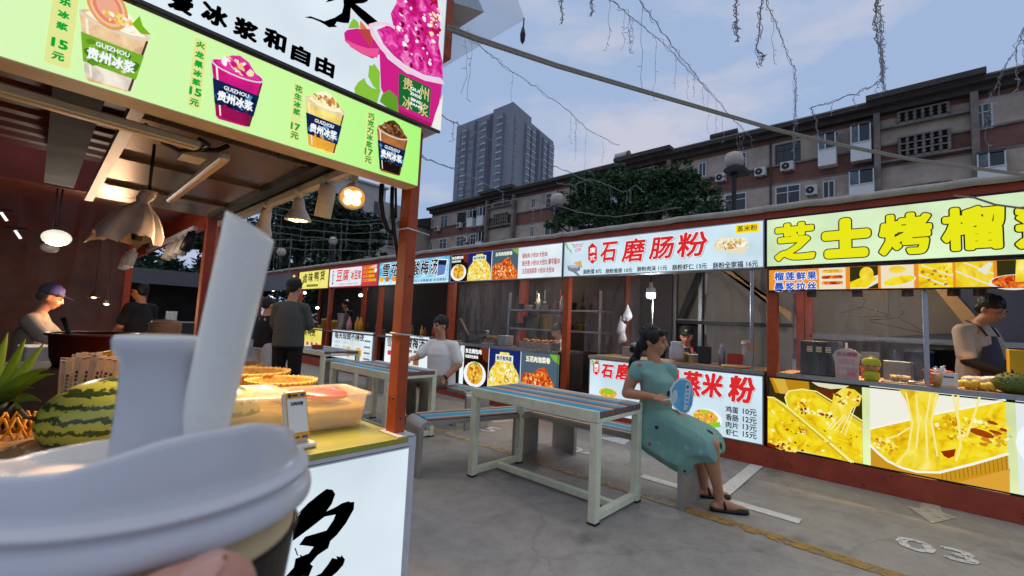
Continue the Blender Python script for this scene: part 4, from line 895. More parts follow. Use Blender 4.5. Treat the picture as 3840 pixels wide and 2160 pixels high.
# ================================================================ the drink stall in front on the left
YF = 1.348
m_cream = M('cream_trim', '#d9b48e', .45, var=.1, scale=14)
m_sheet = M('brown_metal_ceiling_sheet', '#7d6858', .3, .4, var=.18, scale=3)
m_redroof = M('red_corrugated_roof', '#7d2d20', .5, var=.2, scale=4)
m_lime = M('lime_counter_top', '#9c9a40', .4, var=.08, spec=.4)
m_trimw = M('white_edge_trim', '#c6c6cc', .45, var=.08)
m_cable = M('black_cable', '#0d0d0f', .5, var=0)
m_bulbw = M('warm_led', '#ffffff', .4, var=0, emit=5, ehx='#ffe2b0')
m_lens = M('warm_lens', '#e8c890', .3, var=0, emit=.75, ehx='#e0902c')
m_lampw = M('white_lamp_housing', '#cfc4b6', .45, var=.08, scale=20)
ds = thing('drink_stall', 'nearest stall on the left with a glowing green menu of iced drinks', 'food stall', (0, 2.2, 0))
b = MB(); b.box((-2.2, YF+.02, 0), (.93, 1.95, .855), m_body); b.box((.62, 1.95, 0), (.93, 3.3, .855), m_body)
b.build('counter_body', ds)
b = MB(); b.box((-2.2, YF-.002, .857), (.945, 1.96, .875), m_lime); b.box((.6, 1.96, .857), (.945, 3.3, .875), m_lime); b.box((-2.2, YF-.006, .845), (.96, YF+.02, .8565), m_trimw); b.build('counter_top', ds)
b = MB(); b.box((.946, YF-.001, 0), (.978, YF+.12, .872), m_trimw); b.box((.94, YF+.12, 0), (.975, 3.3, .86), m_trimw); b.box((.905, YF+.0035, .8755), (.978, YF+.13, .879), m_trimw); b.build('side_panel', ds)
b = MB(); b.box((-2.2, YF-.01, .06), (.948, YF+.015, .842), m_trimw); b.face([(-2.195, YF-.0105, .065), (.943, YF-.0105, .065), (.943, YF-.0105, .838), (-2.195, YF-.0105, .838)], EB('#d6e4ee')); fp = b.build('front_panel', ds)
B = Board((0, YF-.0105, 0), (1, 0, 0), (0, -1, 0)); ink = E('#0b0d10', .05)
B.ppx('i', [(600, 1150), (660, 1065), (730, 1000), (790, 955), (825, 960), (840, 985), (820, 1040), (790, 1082), (835, 1062), (880, 1035), (915, 1025), (925, 1030), (948, 1028), (945, 1070), (900, 1150), (850, 1215), (812, 1250), (800, 1290), (740, 1330), (698, 1380), (714, 1392), (690, 1449), (560, 1449), (605, 1400), (615, 1350), (690, 1320), (718, 1282), (635, 1272), (670, 1225), (740, 1205), (790, 1190), (830, 1130), (842, 1100), (780, 1112), (700, 1175), (600, 1250)], ink, 1, 'lettering')
B.ppx('i', [(700, 1460), (760, 1432), (800, 1380), (822, 1345), (850, 1352), (845, 1335), (870, 1340), (875, 1328), (895, 1355), (885, 1385), (850, 1425), (790, 1475), (700, 1520)], ink, 1.2, 'lettering')
for p in ([(618, 1108), (690, 1035), (732, 1003)], [(640, 1330), (655, 1340), (628, 1390)], [(612, 1290), (626, 1330)]): B.lpx('i', p, .003, ink, 1.4, 'lettering')
B.ppx('i', [(560, 1449), (690, 1449), (650, 1530), (500, 1600)], ink, 1.1, 'lettering'); B.finish(fp)
# upper light box, green menu
gm = bpy.data.materials.new('green_backlit_menu'); gm.use_nodes = True; nt = gm.node_tree; bb = nt.nodes['Principled BSDF']
tc = nt.nodes.new('ShaderNodeTexCoord'); sp = nt.nodes.new('ShaderNodeSeparateXYZ'); r = nt.nodes.new('ShaderNodeValToRGB'); nt.links.new(tc.outputs['Object'], sp.inputs[0])
mr = nt.nodes.new('ShaderNodeMapRange'); mr.inputs[1].default_value = -.3; mr.inputs[2].default_value = .95; nt.links.new(sp.outputs[0], mr.inputs[0]); nt.links.new(mr.outputs[0], r.inputs[0])
el = r.color_ramp.elements; el[0].color = (*lin('#cfe6ae'), 1); el[1].color = (*lin('#96e84e'), 1); e = el.new(.6); e.color = (*lin('#bdea8a'), 1)
nt.links.new(r.outputs[0], bb.inputs['Emission Color']); bb.inputs['Emission Strength'].default_value = .98; bb.inputs['Base Color'].default_value = (.3, .4, .2, 1); bb.inputs['Roughness'].default_value = .4
b = MB(); b.box((-1.6, YF, 1.776), (.917, YF+.075, 1.998), m_cream); b.face([(-1.6, YF-.001, 1.779), (.915, YF-.001, 1.779), (.915, YF-.001, 1.996), (-1.6, YF-.001, 1.996)], gm); lb = b.build('menu_light_box', ds)
B = Board((0, YF-.001, 0), (1, 0, 0), (0, -1, 0))
cupw = E('#f2f1ec', .95); cupg = E('#dfe6dc', .9)
def vary(h, k=.8, sc_=16):
    c = [int(h[i:i+2], 16) for i in (1, 3, 5)]; f = lambda q: '#%02x%02x%02x' % tuple(max(0, min(255, int(v*q))) for v in c)
    return EF('printed_liquid_'+h[1:], ((.3, f(k)), (.5, h), (.7, f(1.16))), sc_)
def cup_pic(z, L, Rr, bot, body, low, band, top, bcol, seed, btm=.62):
    B.cur = str(bot); uL, vL = B.uv(*zz(z, *L)); uR, vR = B.uv(*zz(z, *Rr)); vt = (vL+vR)/2; ub, vb = B.uv(*zz(z, *bot)); cx = (uL+uR)/2; w_ = (uR-uL)/2; h = vt-vb; wb_ = w_*btm
    def x(f): return wb_+(w_*.97-wb_)*f
    B.poly([(cx-x(0)*.85, vb-.0)]+[(cx+wb_*math.cos(R(a))*1, vb+.006+wb_*.12*math.sin(R(a))) for a in range(180, 361, 20)]+[(cx+x(1), vt), (cx-x(1), vt)], body, 1)
    B.poly([(cx-x(0), vb+.006), (cx+x(0), vb+.006), (cx+x(.28), vb+h*.3), (cx-x(.28), vb+h*.3)], low, 1.5)
    B.blobs(cx, vb+h*.3, x(.2)*.8, h*.04, [low, body], 20, .006, 1.8, seed=seed+3)
    shd, lit_ = E('#6b4a3c', .55), E('#fff4e6', .95)
    B.poly([(cx+x(0)*.86, vb+.006), (cx+x(0)*.97, vb+.006), (cx+x(1)*.97, vt-h*.06), (cx+x(1)*.9, vt-h*.06)], shd, 1.95); B.poly([(cx-x(0)*.8, vb+.01), (cx-x(0)*.72, vb+.01), (cx-x(1)*.76, vt-h*.07), (cx-x(1)*.83, vt-h*.07)], lit_, 1.95)
    B.poly([(cx-x(.28), vb+h*.27), (cx+x(.28), vb+h*.25), (cx+x(.7), vb+h*.68), (cx-x(.7), vb+h*.7)], band, 2)
    B.blobs(cx, vb+h*.45, x(.35)*.9, h*.16, bcol, 26, .008, 2.3, seed=seed, rect=True)
    B.text('GUIZHOU', cx-x(.4)*.6, vb+h*.56, cx+x(.4)*.6, vb+h*.63, white, bold=.0004, k=4); B.text('贵州冰浆', cx-x(.4)*.84, vb+h*.33, cx+x(.4)*.84, vb+h*.51, white, bold=.0011, k=4)
    B.ell(cx, vt, w_, h*.12, cupg, 2.6); B.ell(cx, vt+.001, w_*.93, h*.1, body, 3)
    B.poly([(cx-w_*.82, vt), (cx-w_*.6, vt+h*.12), (cx-w_*.3, vt+h*.24), (cx, vt+h*.3), (cx+w_*.35, vt+h*.24), (cx+w_*.6, vt+h*.1), (cx+w_*.85, vt-h*.02), (cx+w_*.4, vt-h*.07), (cx-w_*.4, vt-h*.07)], top[0], 3.3)
    B.blobs(cx, vt+h*.08, w_*.6, h*.1, top, 44, w_*.13, 3.6, seed=seed+1)
    return cx, vt, w_, h
nav = [E('#1c2f63', .6), E('#2c66a8', .7), E('#142046', .5), E('#5fa0cf', .8)]
cx, vt, w_, h = cup_pic('g', (530, 70), (1022, 270), (745, 596), vary('#ecc79a'), vary('#efe2d2'), E('#7fb62e', .9), [E('#fff6e6'), E('#f6dd9a'), E('#f2c16a', .95), E('#fffdf4')], [E('#6aa32a', .8), E('#8fc43e', .9), E('#4f8f2a', .7)], 3)
for i, (m, q) in enumerate(((E('#f0a25e', .95), 1.0), (E('#f7c7a0', .95), .86), (E('#ee8a6a', .95), .72), (E('#f4b094', .95), .55))): B.ell(cx-w_*.28, vt+h*.22, w_*.55*q, h*.34*q, m, 5+i*.3, rot=.3)
B.poly([(cx+w_*.42, vt+h*.1), (cx+w_*.6, vt+h*.28), (cx+w_*.72, vt+h*.14), (cx+w_*.98, vt+h*.05), (cx+w_*.7, vt+h*.0)], E('#7cbf1e', .9), 7)
B.blobs(cx+w_*.02, vt+h*.1, w_*.4, h*.1, [E('#f6dc8a'), E('#fff8ea'), E('#f0c04a', .95)], 30, w_*.09, 7, seed=77)
mag = vary('#c81a7e', .7); mag2 = vary('#9a1452', .7)
cup_pic('g', (1430, 390), (1790, 575), (1620, 852), mag, mag2, nav[0], [E('#e83aa6', .95), E('#fdf3f5'), E('#f3cf8a', .95), E('#d21a84', .9), E('#f7e2b4')], nav, 13)
cup_pic('h', (435, 650), (713, 780), (590, 1040), vary('#f6d878'), vary('#e8a83a'), nav[0], [E('#fff6d2'), E('#c98432', .85), E('#f0d9a0'), E('#dfa052', .9), E('#fdf0c0')], nav, 23)
cup_pic('h', (925, 840), (1140, 960), (1020, 1183), vary('#a86a3a'), E('#2b211c', .4), nav[0], [E('#6e4426', .6), E('#9c6a3e', .75), E('#c39a72', .85), E('#54301a', .5)], nav, 33)
gtx = E('#14b23c', .85); glow = E('#e6ee98', .95)
for z, col in (('g', (('乐', 442, 20, 62), ('冰', 432, 105, 62), ('浆', 420, 183, 62), ('15', 405, 303, 88), ('元', 396, 388, 66))), ('g', (('火', 1358, 308, 46), ('龙', 1350, 375, 46), ('果', 1345, 440, 46), ('冰', 1340, 502, 46), ('浆', 1332, 562, 46), ('15', 1328, 628, 64), ('元', 1320, 700, 48))),
               ('h', (('花', 396, 607, 40), ('生', 392, 660, 38), ('冰', 386, 712, 38), ('浆', 381, 762, 38), ('17', 374, 864, 48), ('元', 367, 922, 42))), ('h', (('巧', 890, 795, 34), ('克', 887, 842, 34), ('力', 884, 888, 34), ('冰', 880, 936, 34), ('浆', 875, 984, 34), ('17', 869, 1034, 42), ('元', 864, 1086, 36)))):
    u_, v_ = B.uv(*zz(z, col[0][1], col[0][2])); u2, v2 = B.uv(*zz(z, col[-1][1], col[-1][2])); q = .017 if z == 'g' and col[0][0] == '乐' else .012
    B.cur = col[0][0]; B.rect((u_+u2)/2-q*1.15, v2-q*1.2, (u_+u2)/2+q*1.15, min(v_+q*1.3, 1.992), glow, 1, r=.006)
    for ch, x, y, s_ in col:
        a = B.uv(*zz(z, x-s_/2, y)); c = B.uv(*zz(z, x+s_/2, y)); hw = (c[0]-a[0])/2*1.22; vv = (a[1]+c[1])/2; uu = (u_+u2)/2
        B.text(ch, uu-hw, vv-hw*(.8 if ch.isdigit() else .92), uu+hw, vv+hw*(.8 if ch.isdigit() else .92), gtx, bold=.0014 if ch.isdigit() else .0011)
B.finish(lb)
# white fascia above
b = MB(); b.box((-1.6, YF+.001, 2.012), (.998, YF+.16, 2.95), m_trimw); b.box((-1.6, YF-.006, 2.006), (.998, YF+.001, 2.016), M('dark_bronze_edge', '#4a413c', .4, .5, var=.1)); b.face([(-1.6, YF-.0005, 2.017), (.994, YF-.0005, 2.017), (.994, YF-.0005, 2.945), (-1.6, YF-.0005, 2.945)], EB('#dbe8f1')); fb = b.build('fascia_light_box', ds)
B = Board((0, YF-.0005, 0), (1, 0, 0), (0, -1, 0))
for z, ch, x, y, s_, yo in (('g', '爱', 1225, 25, 150, 0), ('g', '冰', 1455, 105, 165, 0), ('g', '浆', 1665, 205, 150, 0), ('h', '和', 232, 275, 140, 0), ('h', '自', 408, 375, 118, 0), ('h', '由', 572, 452, 118, 0)):
    u_, v_ = B.uv(*zz(z, x, y)); u2 = B.uv(*zz(z, x+s_/2, y))[0]; hw = u2-u_
    B.text(ch, u_-hw, v_-hw*.95, u_+hw, v_+hw*.95, ink, bold=.0032, shear=.04, sides=8)
B.ppx('h', [(435, 120), (475, 112), (520, 128), (570, 146), (640, 122), (690, 90), (702, 40), (695, -70), (860, -70), (866, 10), (835, 24), (782, 28), (850, 80), (948, 160), (900, 172), (882, 188), (800, 110), (750, 55), (745, 130), (735, 160), (700, 158), (655, 150), (642, 172), (660, 185), (600, 188), (575, 170), (540, 150), (490, 130)], ink, 2, 'lettering')
B.ppx('h', [(580, 18), (600, -5), (640, -20), (660, -5), (620, 10)], ink, 2, 'lettering')
mg = E('#d7258c', .9); mgd = E('#c01f6a', .85); lf_ = E('#8cc63e', .95)
B.ppx('h', [(735, 195), (745, 160), (770, 125), (800, 150), (812, 190)], lf_, 1); B.ppx('h', [(812, 190), (815, 140), (850, 180), (905, 260)], E('#ee7a5a', .9), 1.2)
B.ppx('h', [(705, 225), (725, 205), (790, 195), (840, 200), (890, 250), (945, 310), (945, 370), (900, 400), (830, 370), (760, 325), (712, 280)], mg, 1.5); B.ppx('h', [(712, 270), (800, 310), (870, 330), (945, 330), (930, 395), (830, 372), (750, 322)], E('#ee5a9a', .95), 1.8); B.ppx('h', [(800, 200), (880, 200), (900, 260), (890, 330), (840, 260)], E('#c94a4a', .85), 1.9)
B.ppx('h', [(775, 600), (800, 560), (842, 530), (860, 570), (900, 600), (955, 610), (930, 700), (850, 668), (780, 640)], lf_, 1); B.ppx('h', [(868, 520), (878, 440), (895, 450), (910, 432), (948, 490), (948, 620), (905, 590)], lf_, 1.3)
B.ppx('h', [(942, 300), (1000, 400), (1130, 500), (1372, 560), (1362, 640), (1335, 780), (1300, 862), (1180, 815), (1072, 768), (1010, 720), (955, 600)], mg, 2)
B.ppx('h', [(1072, 740), (1300, 840), (1290, 862), (1070, 768)], mgd, 2.3)
B.ppx('h', [(1325, 770), (1375, 640), (1360, 890), (1298, 862)], E('#efeee4'), 2.2)
B.ppx('h', [(945, 690), (965, 640), (1010, 612), (1060, 655), (1075, 765), (1000, 735)], E('#6aa82e', .85), 2.6)
rimp = E('#f3d3e6', .95); B.lpx('h', [(885, 175), (900, 240), (960, 330), (1040, 410), (1130, 480), (1250, 535), (1374, 562)], .016, rimp, 3); B.lpx('h', [(885, 175), (940, 160), (1010, 170), (1045, 190)], .011, rimp, 3)
B.ppx('h', [(925, 205), (1000, 175), (1040, 185), (1020, 95), (1060, 20), (1055, -70), (1330, -70), (1345, 60), (1360, 120), (1345, 300), (1372, 420), (1375, 535), (1250, 510), (1130, 450), (1040, 380), (970, 300)], EF('printed_dragonfruit_slush', ((.3, '#8f0d4a'), (.42, '#c81878'), (.55, '#e23aa4'), (.68, '#f59ad0'), (.8, '#fff0f6')), 26), 2.5)
u_, v_ = B.uv(*zz('h', 1180, 250)); B.blobs(u_, v_, .09, .13, [E('#fbeef5'), E('#f7c9e2'), E('#b3125e', .8), E('#8f0d3a', .7)], 46, .0085, 4, seed=21)
u_, v_ = B.uv(*zz('h', 1320, 120)); B.blobs(u_, v_, .025, .1, [E('#f6e3a0'), E('#fbf2d0'), E('#b8182a', .8)], 40, .008, 5, seed=22)
B.ppx('h', [(1072, 498), (1290, 600), (1280, 808), (1070, 715)], E('#1f7a3a', .75), 5)
gld = E('#e6d39a', .9)
for ch, x, y, s_ in (('贵', 1132, 580, 66), ('州', 1240, 638, 66), ('冰', 1128, 705, 66), ('浆', 1236, 748, 66)):
    u_, v_ = B.uv(*zz('h', x, y)); hw = B.uv(*zz('h', x+s_/2, y))[0]-u_; B.text(ch, u_-hw, v_-hw*1.15, u_+hw, v_+hw*1.15, gld, bold=.0006, k=7)
for t_, x, y, s_ in (('GUI', 1178, 618, 62), ('ZHOU', 1182, 655, 76), ('BING', 1182, 692, 66), ('JIANG', 1184, 726, 86)):
    u_, v_ = B.uv(*zz('h', x, y)); hw = B.uv(*zz('h', x+s_/2, y))[0]-u_; B.text(t_, u_-hw, v_-.0052, u_+hw, v_+.0052, white, bold=.0009, k=9)
B.finish(fb)
# posts, beams, ceiling
po = MB(); po.rbox((.924, 1.403, .87), (.967, 1.466, 2.012), m_orange, .004); bs_ = MB(); bs_.rbox((.9985, YF+.05, 2.36), (1.075, YF+.16, 2.62), m_orange, .004); bs_.build('beam_end', ds)
for (x, y, z) in ((.9237, 1.43, 1.0), (.9237, 1.45, 1.0), (.945, 1.4027, .93), (.945, 1.4027, 1.45)): po.ell((x, y, z), .004, m_dark, nu=8, nv=5)
post = po.build('post', ds)
for z in (1.235, 1.628): b = MB(); b.tube([(.920, 1.399, z), (.971, 1.399, z-.004), (.971, 1.47, z), (.920, 1.47, z+.002), (.920, 1.399, z)], .0026, m_white, 6); b.tube([(.971, 1.399, z-.004), (1.01, 1.385, z-.012)], .0018, m_white, 5); b.build('cable_tie', post)
b = MB(); b.rbox((.84, 3.62, .0), (.9, 3.69, 2.3), m_rust, .004); b.build('post', ds)
b = MB(); b.rbox((-.5, 3.62, 0), (-.43, 3.69, 2.3), m_rust, .004); b.build('post', ds)
b = MB(); b.box((.18, 1.43, 1.935), (.93, 3.62, 1.945), m_sheet)
for y in (1.9, 2.5, 3.1): b.box((.18, y, 1.918), (.93, y+.012, 1.9345), m_sheet)
b.box((.15, 1.45, 1.9), (.185, 3.6, 1.934), m_alu); b.build('ceiling', ds)
b = MB(); b.box((.8, 1.46, 1.862), (.83, 3.5, 1.892), m_lampw); b.box((.8305, 1.46, 1.86), (.836, 3.5, 1.933), m_lampw); b.box((.74, 1.46, 1.9), (.80, 3.5, 1.934), m_dark); b.build('light_rail', ds)
b = MB(); n = 60; vs = []; 
for i in range(n+1):
    y = 1.44+2.2*i/n; z = 2.22-.07*i/n+.016*((i//2) % 2); vs += [(-2.2, y, z), (.95, y, z)]
b.add(vs, [(2*i, 2*i+1, 2*i+3, 2*i+2) for i in range(n)], m_redroof)
for x in (-1.3, -.6): b.box((x, 1.45, 2.05), (x+.06, 3.6, 2.14), m_ceil)
b.box((-.02, 1.62, 1.96), (.1, 3.6, 2.13), m_ceil); b.build('roof', ds)
# eave flashing and loose plastic sheet over the corner
b = MB(); b.prism([(.999, 1.40, 2.585), (1.24, 1.40, 2.665), (1.13, 1.40, 2.78), (.999, 1.40, 2.95)], (0, .3, 0), m_alu); b.build('eave', ds)
m_film = M('milky_plastic_sheet', '#c9d0d8', .4, var=0, alpha=.5)
b = MB(); P0, P1, P2, P3 = V((1.0, 1.52, 2.27)), V((1.75, 1.62, 3.02)), V((1.3, 1.62, 3.5)), V((1.0, 1.52, 3.3)); vs = []; fs = []
for i in range(9):
    for j in range(9):
        s_, t_ = i/8, j/8; p = (P0*(1-s_)+P1*s_)*(1-t_)+(P3*(1-s_)+P2*s_)*t_; vs.append(p+V((0, .012*math.sin(s_*9+t_*4), 0)))
for i in range(8):
    for j in range(8): fs.append((i*9+j, (i+1)*9+j, (i+1)*9+j+1, i*9+j+1))
b.add(vs, fs, m_film, True); b.tube([(1.74, 1.62, 3.02), (1.735, 1.62, 2.95)], .004, m_dark); b.lathe([(0, 0), (.012, .02), (.016, .06), (.008, .1), (0, .1)], (1.735, 1.62, 2.86), m_dark, n=8); b.build('plastic_sheet', ds)
b = MB(); b.box((-2.2, 3.66, 0), (-.5, 3.69, 2.2), m_back); b.box((-2.22, 1.4, 0), (-2.2, 3.6, 2.3), m_back); b.box((-2.2, 1.4, 0), (.6, 3.6, .01), M('stall_floor', '#4a4440', .7)); b.build('back_wall', ds)

# ---- lamps under the drink stall
def spot_light(root, loc, aim, power, size=60, col=(1, .72, .42), rad=.03):
    ld = bpy.data.lights.new('warm_beam', 'SPOT'); ld.energy = power; ld.spot_size = R(size); ld.spot_blend = .7; ld.color = col; ld.shadow_soft_size = rad
    o = bpy.data.objects.new('warm_beam', ld); COL.objects.link(o); o.parent = root; o.location = V(loc)-ORG[root]
    o.rotation_euler = (V(aim)-V(loc)).to_track_quat('-Z', 'Y').to_euler()
def par_lamp(label, top, neck, face, rad, power, name='spotlight'):
    """flared reflector lamp with four warm LEDs; top at the rail, face = centre of the lens"""
    t = thing(name, label, 'spotlight', top, group='spotlights on the rail'); top, neck, face = V(top), V(neck), V(face); ax = (face-neck).normalized(); L = (face-neck).length
    b = MB(); b.lathe([(0, 0), (.024, 0), (.024, -.028), (.014, -.034), (.014, -.05), (0, -.05)], top, m_lampw, n=14); b.tube([top-V((0, 0, .04)), (top+neck)/2+V((.004, 0, 0)), neck], .011, m_lampw, 10); b.build('stem', t)
    b = MB(); b.lathe([(0, -.005), (.022, -.005), (.027, .02), (.029, L*.38), (rad*.66, L*.6), (rad*.94, L*.9), (rad, L), (rad*.9, L), (rad*.86, L-.008), (0, L-.009)], neck, m_lampw, ax, 28); b.build('housing', t)
    b = MB(); b.lathe([(rad*.86, L-.004), (rad*.7, L-.002), (0, L-.001)], neck, m_lens, ax, 24); b.build('lens', t)
    s1_ = ax.cross(V((0, 0, 1))).normalized(); s2_ = ax.cross(s1_); b = MB()
    for k in range(4): a = R(45+90*k); b.lathe([(0, .004), (rad*.2, .004), (rad*.31, .0005), (rad*.31, -.003)], face+s1_*math.cos(a)*rad*.4+s2_*math.sin(a)*rad*.4, m_bulbw, ax, 12)
    b.build('led_cluster', t)
    if power: spot_light(t, face+ax*.01, V((.35, 1.75, .9)) if power > 1 else face+ax, power, 115, (1, .68, .36), .012)
    return t
pa = U(885, 447, 'x', .82)
par_lamp('lit flared spotlight turned to the viewer with its four LEDs showing', (.83, 1.66, 1.89), (.845, 1.705, 1.815), (.818, 1.643, 1.758), .053, 0)
pc = U(748, 548, 'x', .82)
par_lamp('lit flared white spotlight pointing down, left of the cylinder spotlight', (.815, 2.16, 1.888), (.815, 2.17, 1.835), (.82, 2.175, 1.735), .06, 52)
cyl = thing('spotlight', 'lit white cylinder spotlight hanging on the rail between two flared ones', 'spotlight', (.815, 1.86, 1.89), group='spotlights on the rail')
b = MB(); b.lathe([(0, 0), (.026, 0), (.026, -.028), (.015, -.036), (.015, -.06), (0, -.06)], (.815, 1.86, 1.89), m_lampw, n=14); b.build('stem', cyl)
ax = (V((.815, 1.895, 1.715))-V((.815, 1.86, 1.85))).normalized()
b = MB(); b.lathe([(0, 0), (.03, 0), (.034, .006), (.034, .142), (.031, .142), (.03, .13), (0, .13)], (.815, 1.86, 1.85), m_lampw, ax, 26); b.build('housing', cyl)
b = MB(); b.lathe([(.03, .1315), (0, .1315)], (.815, 1.86, 1.85), M('warm_lens_bright', '#ffe8a0', .3, var=0, emit=1.3, ehx='#ffd877'), ax, 22); b.build('lens', cyl); spot_light(cyl, V((.815, 1.86, 1.85))+ax*.145, V((.45, 1.75, .9)), 44, 100, (1, .68, .36), .012)
par_lamp('lit spotlight farthest back on the rail, mostly behind the straw', (.815, 2.58, 1.888), (.815, 2.6, 1.85), (.82, 2.66, 1.72), .05, 52)
cb = thing('power_cable', 'black power cables looping from the menu box down the orange post', 'cable', (.91, 1.5, 1.5))
b = MB(); b.tube([(.86, 1.5, 1.8), (.865, 1.51, 1.74), (.885, 1.52, 1.68), (.905, 1.51, 1.63), (.922, 1.495, 1.615)], .0095, m_cable); b.tube([(.905, 1.5, 1.8), (.908, 1.5, 1.72), (.92, 1.49, 1.62), (.945, 1.478, 1.5), (.945, 1.478, 1.2)], .008, m_cable); b.tube([(.92, 1.5, 1.8), (.925, 1.5, 1.74), (.924, 1.49, 1.68)], .005, m_cable); b.build('cord', cb)
# unlit batten lights and gear under the ceiling
def batten(label, a, c, w_=.034, h=.03):
    t = thing('batten_light', label, 'batten light', a); a, c = V(a), V(c); d = (c-a); L = d.length; rot = d.to_track_quat('X', 'Z').to_matrix(); m_ = (a+c)/2
    b = MB(); b.rbox(m_-V((L/2, w_/2, h/2)), m_+V((L/2, w_/2, h/2)), m_lampw, .006, rot=rot); b.build('housing', t)
    b = MB(); b.rbox(m_-V((L/2-.01, w_*.36, h/2+.004)), m_+V((L/2-.01, w_*.36, -h/2+.004)), m_cream, .002, rot=rot); b.build('diffuser', t); return t
batten('long unlit batten light under the roof parallel to the menu box', (-.9, 1.72, 1.845), (.335, 1.79, 1.845))
batten('unlit batten light running back along the brown ceiling', (.425, 1.845, 1.85), (.44, 2.9, 1.862))
gb = thing('driver_box', 'small cream driver box with black wires beside the batten lights', 'driver box', (.39, 2.1, 1.88))
b = MB(); b.rbox((.33, 2.02, 1.868), (.405, 2.12, 1.9), m_lampw, .003); b.build('case', gb)
b = MB(); b.tube([(.2, 1.9, 1.9), (.26, 1.95, 1.87), (.31, 1.97, 1.862), (.36, 1.92, 1.87), (.37, 1.84, 1.872), (.335, 1.8, 1.87)], .008, m_cable); b.tube([(.36, 1.92, 1.87), (.41, 1.9, 1.88), (.43, 1.85, 1.89)], .009, m_cable); b.build('wire', gb)
m_bag = M('crumpled_white_film', '#c0a596', .55, var=.12, scale=14, bump=.5)
LC = DP(368, 545, 1.72)
cl_ = thing('covered_lamp', 'lamp wrapped in crumpled white plastic hanging from the ceiling', 'lamp', (LC.x, LC.y, 1.9))
b = MB(); vs = []; fs = []; n = 40; prof = [(.024, 1.9), (.028, 1.875), (.018, 1.855), (.036, 1.835), (.062, 1.805), (.08, 1.765), (.092, 1.73), (.1, 1.7)]; r = random.Random(5)
for k, (q, z) in enumerate(prof):
    for j in range(n):
        a = 2*math.pi*j/n; f = 1+(.13*math.sin(5*a+1)+.08*math.sin(9*a+k*.4)+r.uniform(-.03, .03))*min(1, k/5); dz = (.018*math.sin(4*a+.5)+.008*math.sin(11*a)) if k == 7 else 0
        vs.append((LC.x-.055*k/7+q*f*math.cos(a), LC.y+q*f*math.sin(a), z-.16+dz))
fs = [(k*n+j, k*n+(j+1) % n, (k+1)*n+(j+1) % n, (k+1)*n+j) for k in range(len(prof)-1) for j in range(n)]
b.add(vs, fs, m_bag, True); b.add([(LC.x+.03*math.cos(2*math.pi*j/12), LC.y+.03*math.sin(2*math.pi*j/12), 1.74) for j in range(12)], [tuple(range(12))], m_bag); b.build('wrapping', cl_)
MB().lathe([(0, .0), (.016, .0), (.02, .05), (.02, .09), (0, .1)], (LC.x-.02, LC.y, 1.545), m_dark, n=10).build('bulb_socket', cl_); b = MB(); b.tube([(LC.x, LC.y, 1.735), (LC.x, LC.y, 1.93)], .006, m_dark, 6); b.build('cord', cl_)

# ---- next stall back along the left side, its lamps and far globe lamps
ns = thing('food_stall', 'dark red stall behind the drink stall with white cylinder spotlights along its eave', 'food stall', (0, 5, 0))
for x, y in ((.86, 4.05), (.86, 8.4), (-1.6, 4.05)): b = MB(); b.rbox((x, y, 0), (x+.08, y+.08, 2.35), m_rust, .004); b.build('post', ns)
b = MB(); b.box((-2.4, 4.0, 2.2), (.98, 8.5, 2.24), m_redroof); b.box((-2.4, 3.98, 2.02), (.98, 4.02, 2.3), m_redroof); b.box((.94, 4.02, 2.0), (.98, 8.5, 2.3), m_rust); b.build('roof', ns)
b = MB(); b.box((.45, 4.1, 0), (.93, 5.4, .84), m_body); b.box((.43, 4.06, .84), (.95, 5.44, .87), m_steel); b.box((-1.6, 4.1, 0), (.43, 4.5, .84), m_body); b.box((-1.6, 4.06, .84), (.43, 4.54, .87), m_steel); b.build('counter', ns)
m_nsb = M('grimy_brown_wall', '#5a382f', .8, var=.4, scale=3); b = MB(); b.box((-2.4, 8.46, 0), (.86, 8.5, 2.2), m_nsb); b.box((-2.44, 4, 0), (-2.4, 8.5, 2.2), m_back); b.build('back_wall', ns)
b = MB(); b.face([(-1.5, 4.08, .9), (.42, 4.08, .9), (.42, 4.08, 2.0), (-1.5, 4.08, 2.0)], smeared('smeared_clear_screen', '#a89a98', .05, .32)); b.build('clear_screen', ns)
b = MB(); b.box((.78, 4.1, 1.9), (.81, 6.2, 1.93), m_trimw); b.build('light_rail', ns)
def cyl_spot(label, p, lean=.05, lit=False, m=None, parent=None, L=.15, q=.035):
    m = m or m_lampw
    t = thing('spotlight', label, 'spotlight', p, group='spotlights of the back stall'); p = V(p); a = V((lean*-2, -.06, -1)).normalized()
    MB().lathe([(0, 0), (.016, 0), (.016, -.05), (0, -.05)], p, m, n=10).build('stem', t); MB().lathe([(0, 0), (q, 0), (q, L), (q*.85, L), (q*.8, L-.01), (0, L-.01)], p-V((0, 0, .04)), m, a, 16).build('housing', t)
    MB().lathe([(q*.8, L-.008), (0, L-.008)], p-V((0, 0, .04)), M('white_led_face', '#ffffff', .3, var=0, emit=4, ehx='#e8f0ff') if lit else m_dark, a, 14).build('lens', t); return t
for i, y in enumerate((4.35, 4.6, 4.85)): cyl_spot('unlit white cylinder spotlight on the back stall rail, %s from the post' % ('nearest', 'second', 'third')[i], (.795, y, 1.9), .16)
cyl_spot('unlit black cylinder spotlight hanging just left of the dark red post', (.795, 4.15, 1.92), .16, m=m_dark)
for i, y in enumerate((5.6, 5.85, 6.1)): cyl_spot('small lit white spotlight deep under the back stall roof, %s of three' % ('near one', 'middle one', 'far one')[i], (.62, y, 1.86), .1, True)
m_globe = M('lit_globe', '#ffffff', .3, var=0, emit=.95, ehx='#eef2da'); m_globe2 = M('dim_globe', '#8d8a84', .3, var=0, emit=.12)
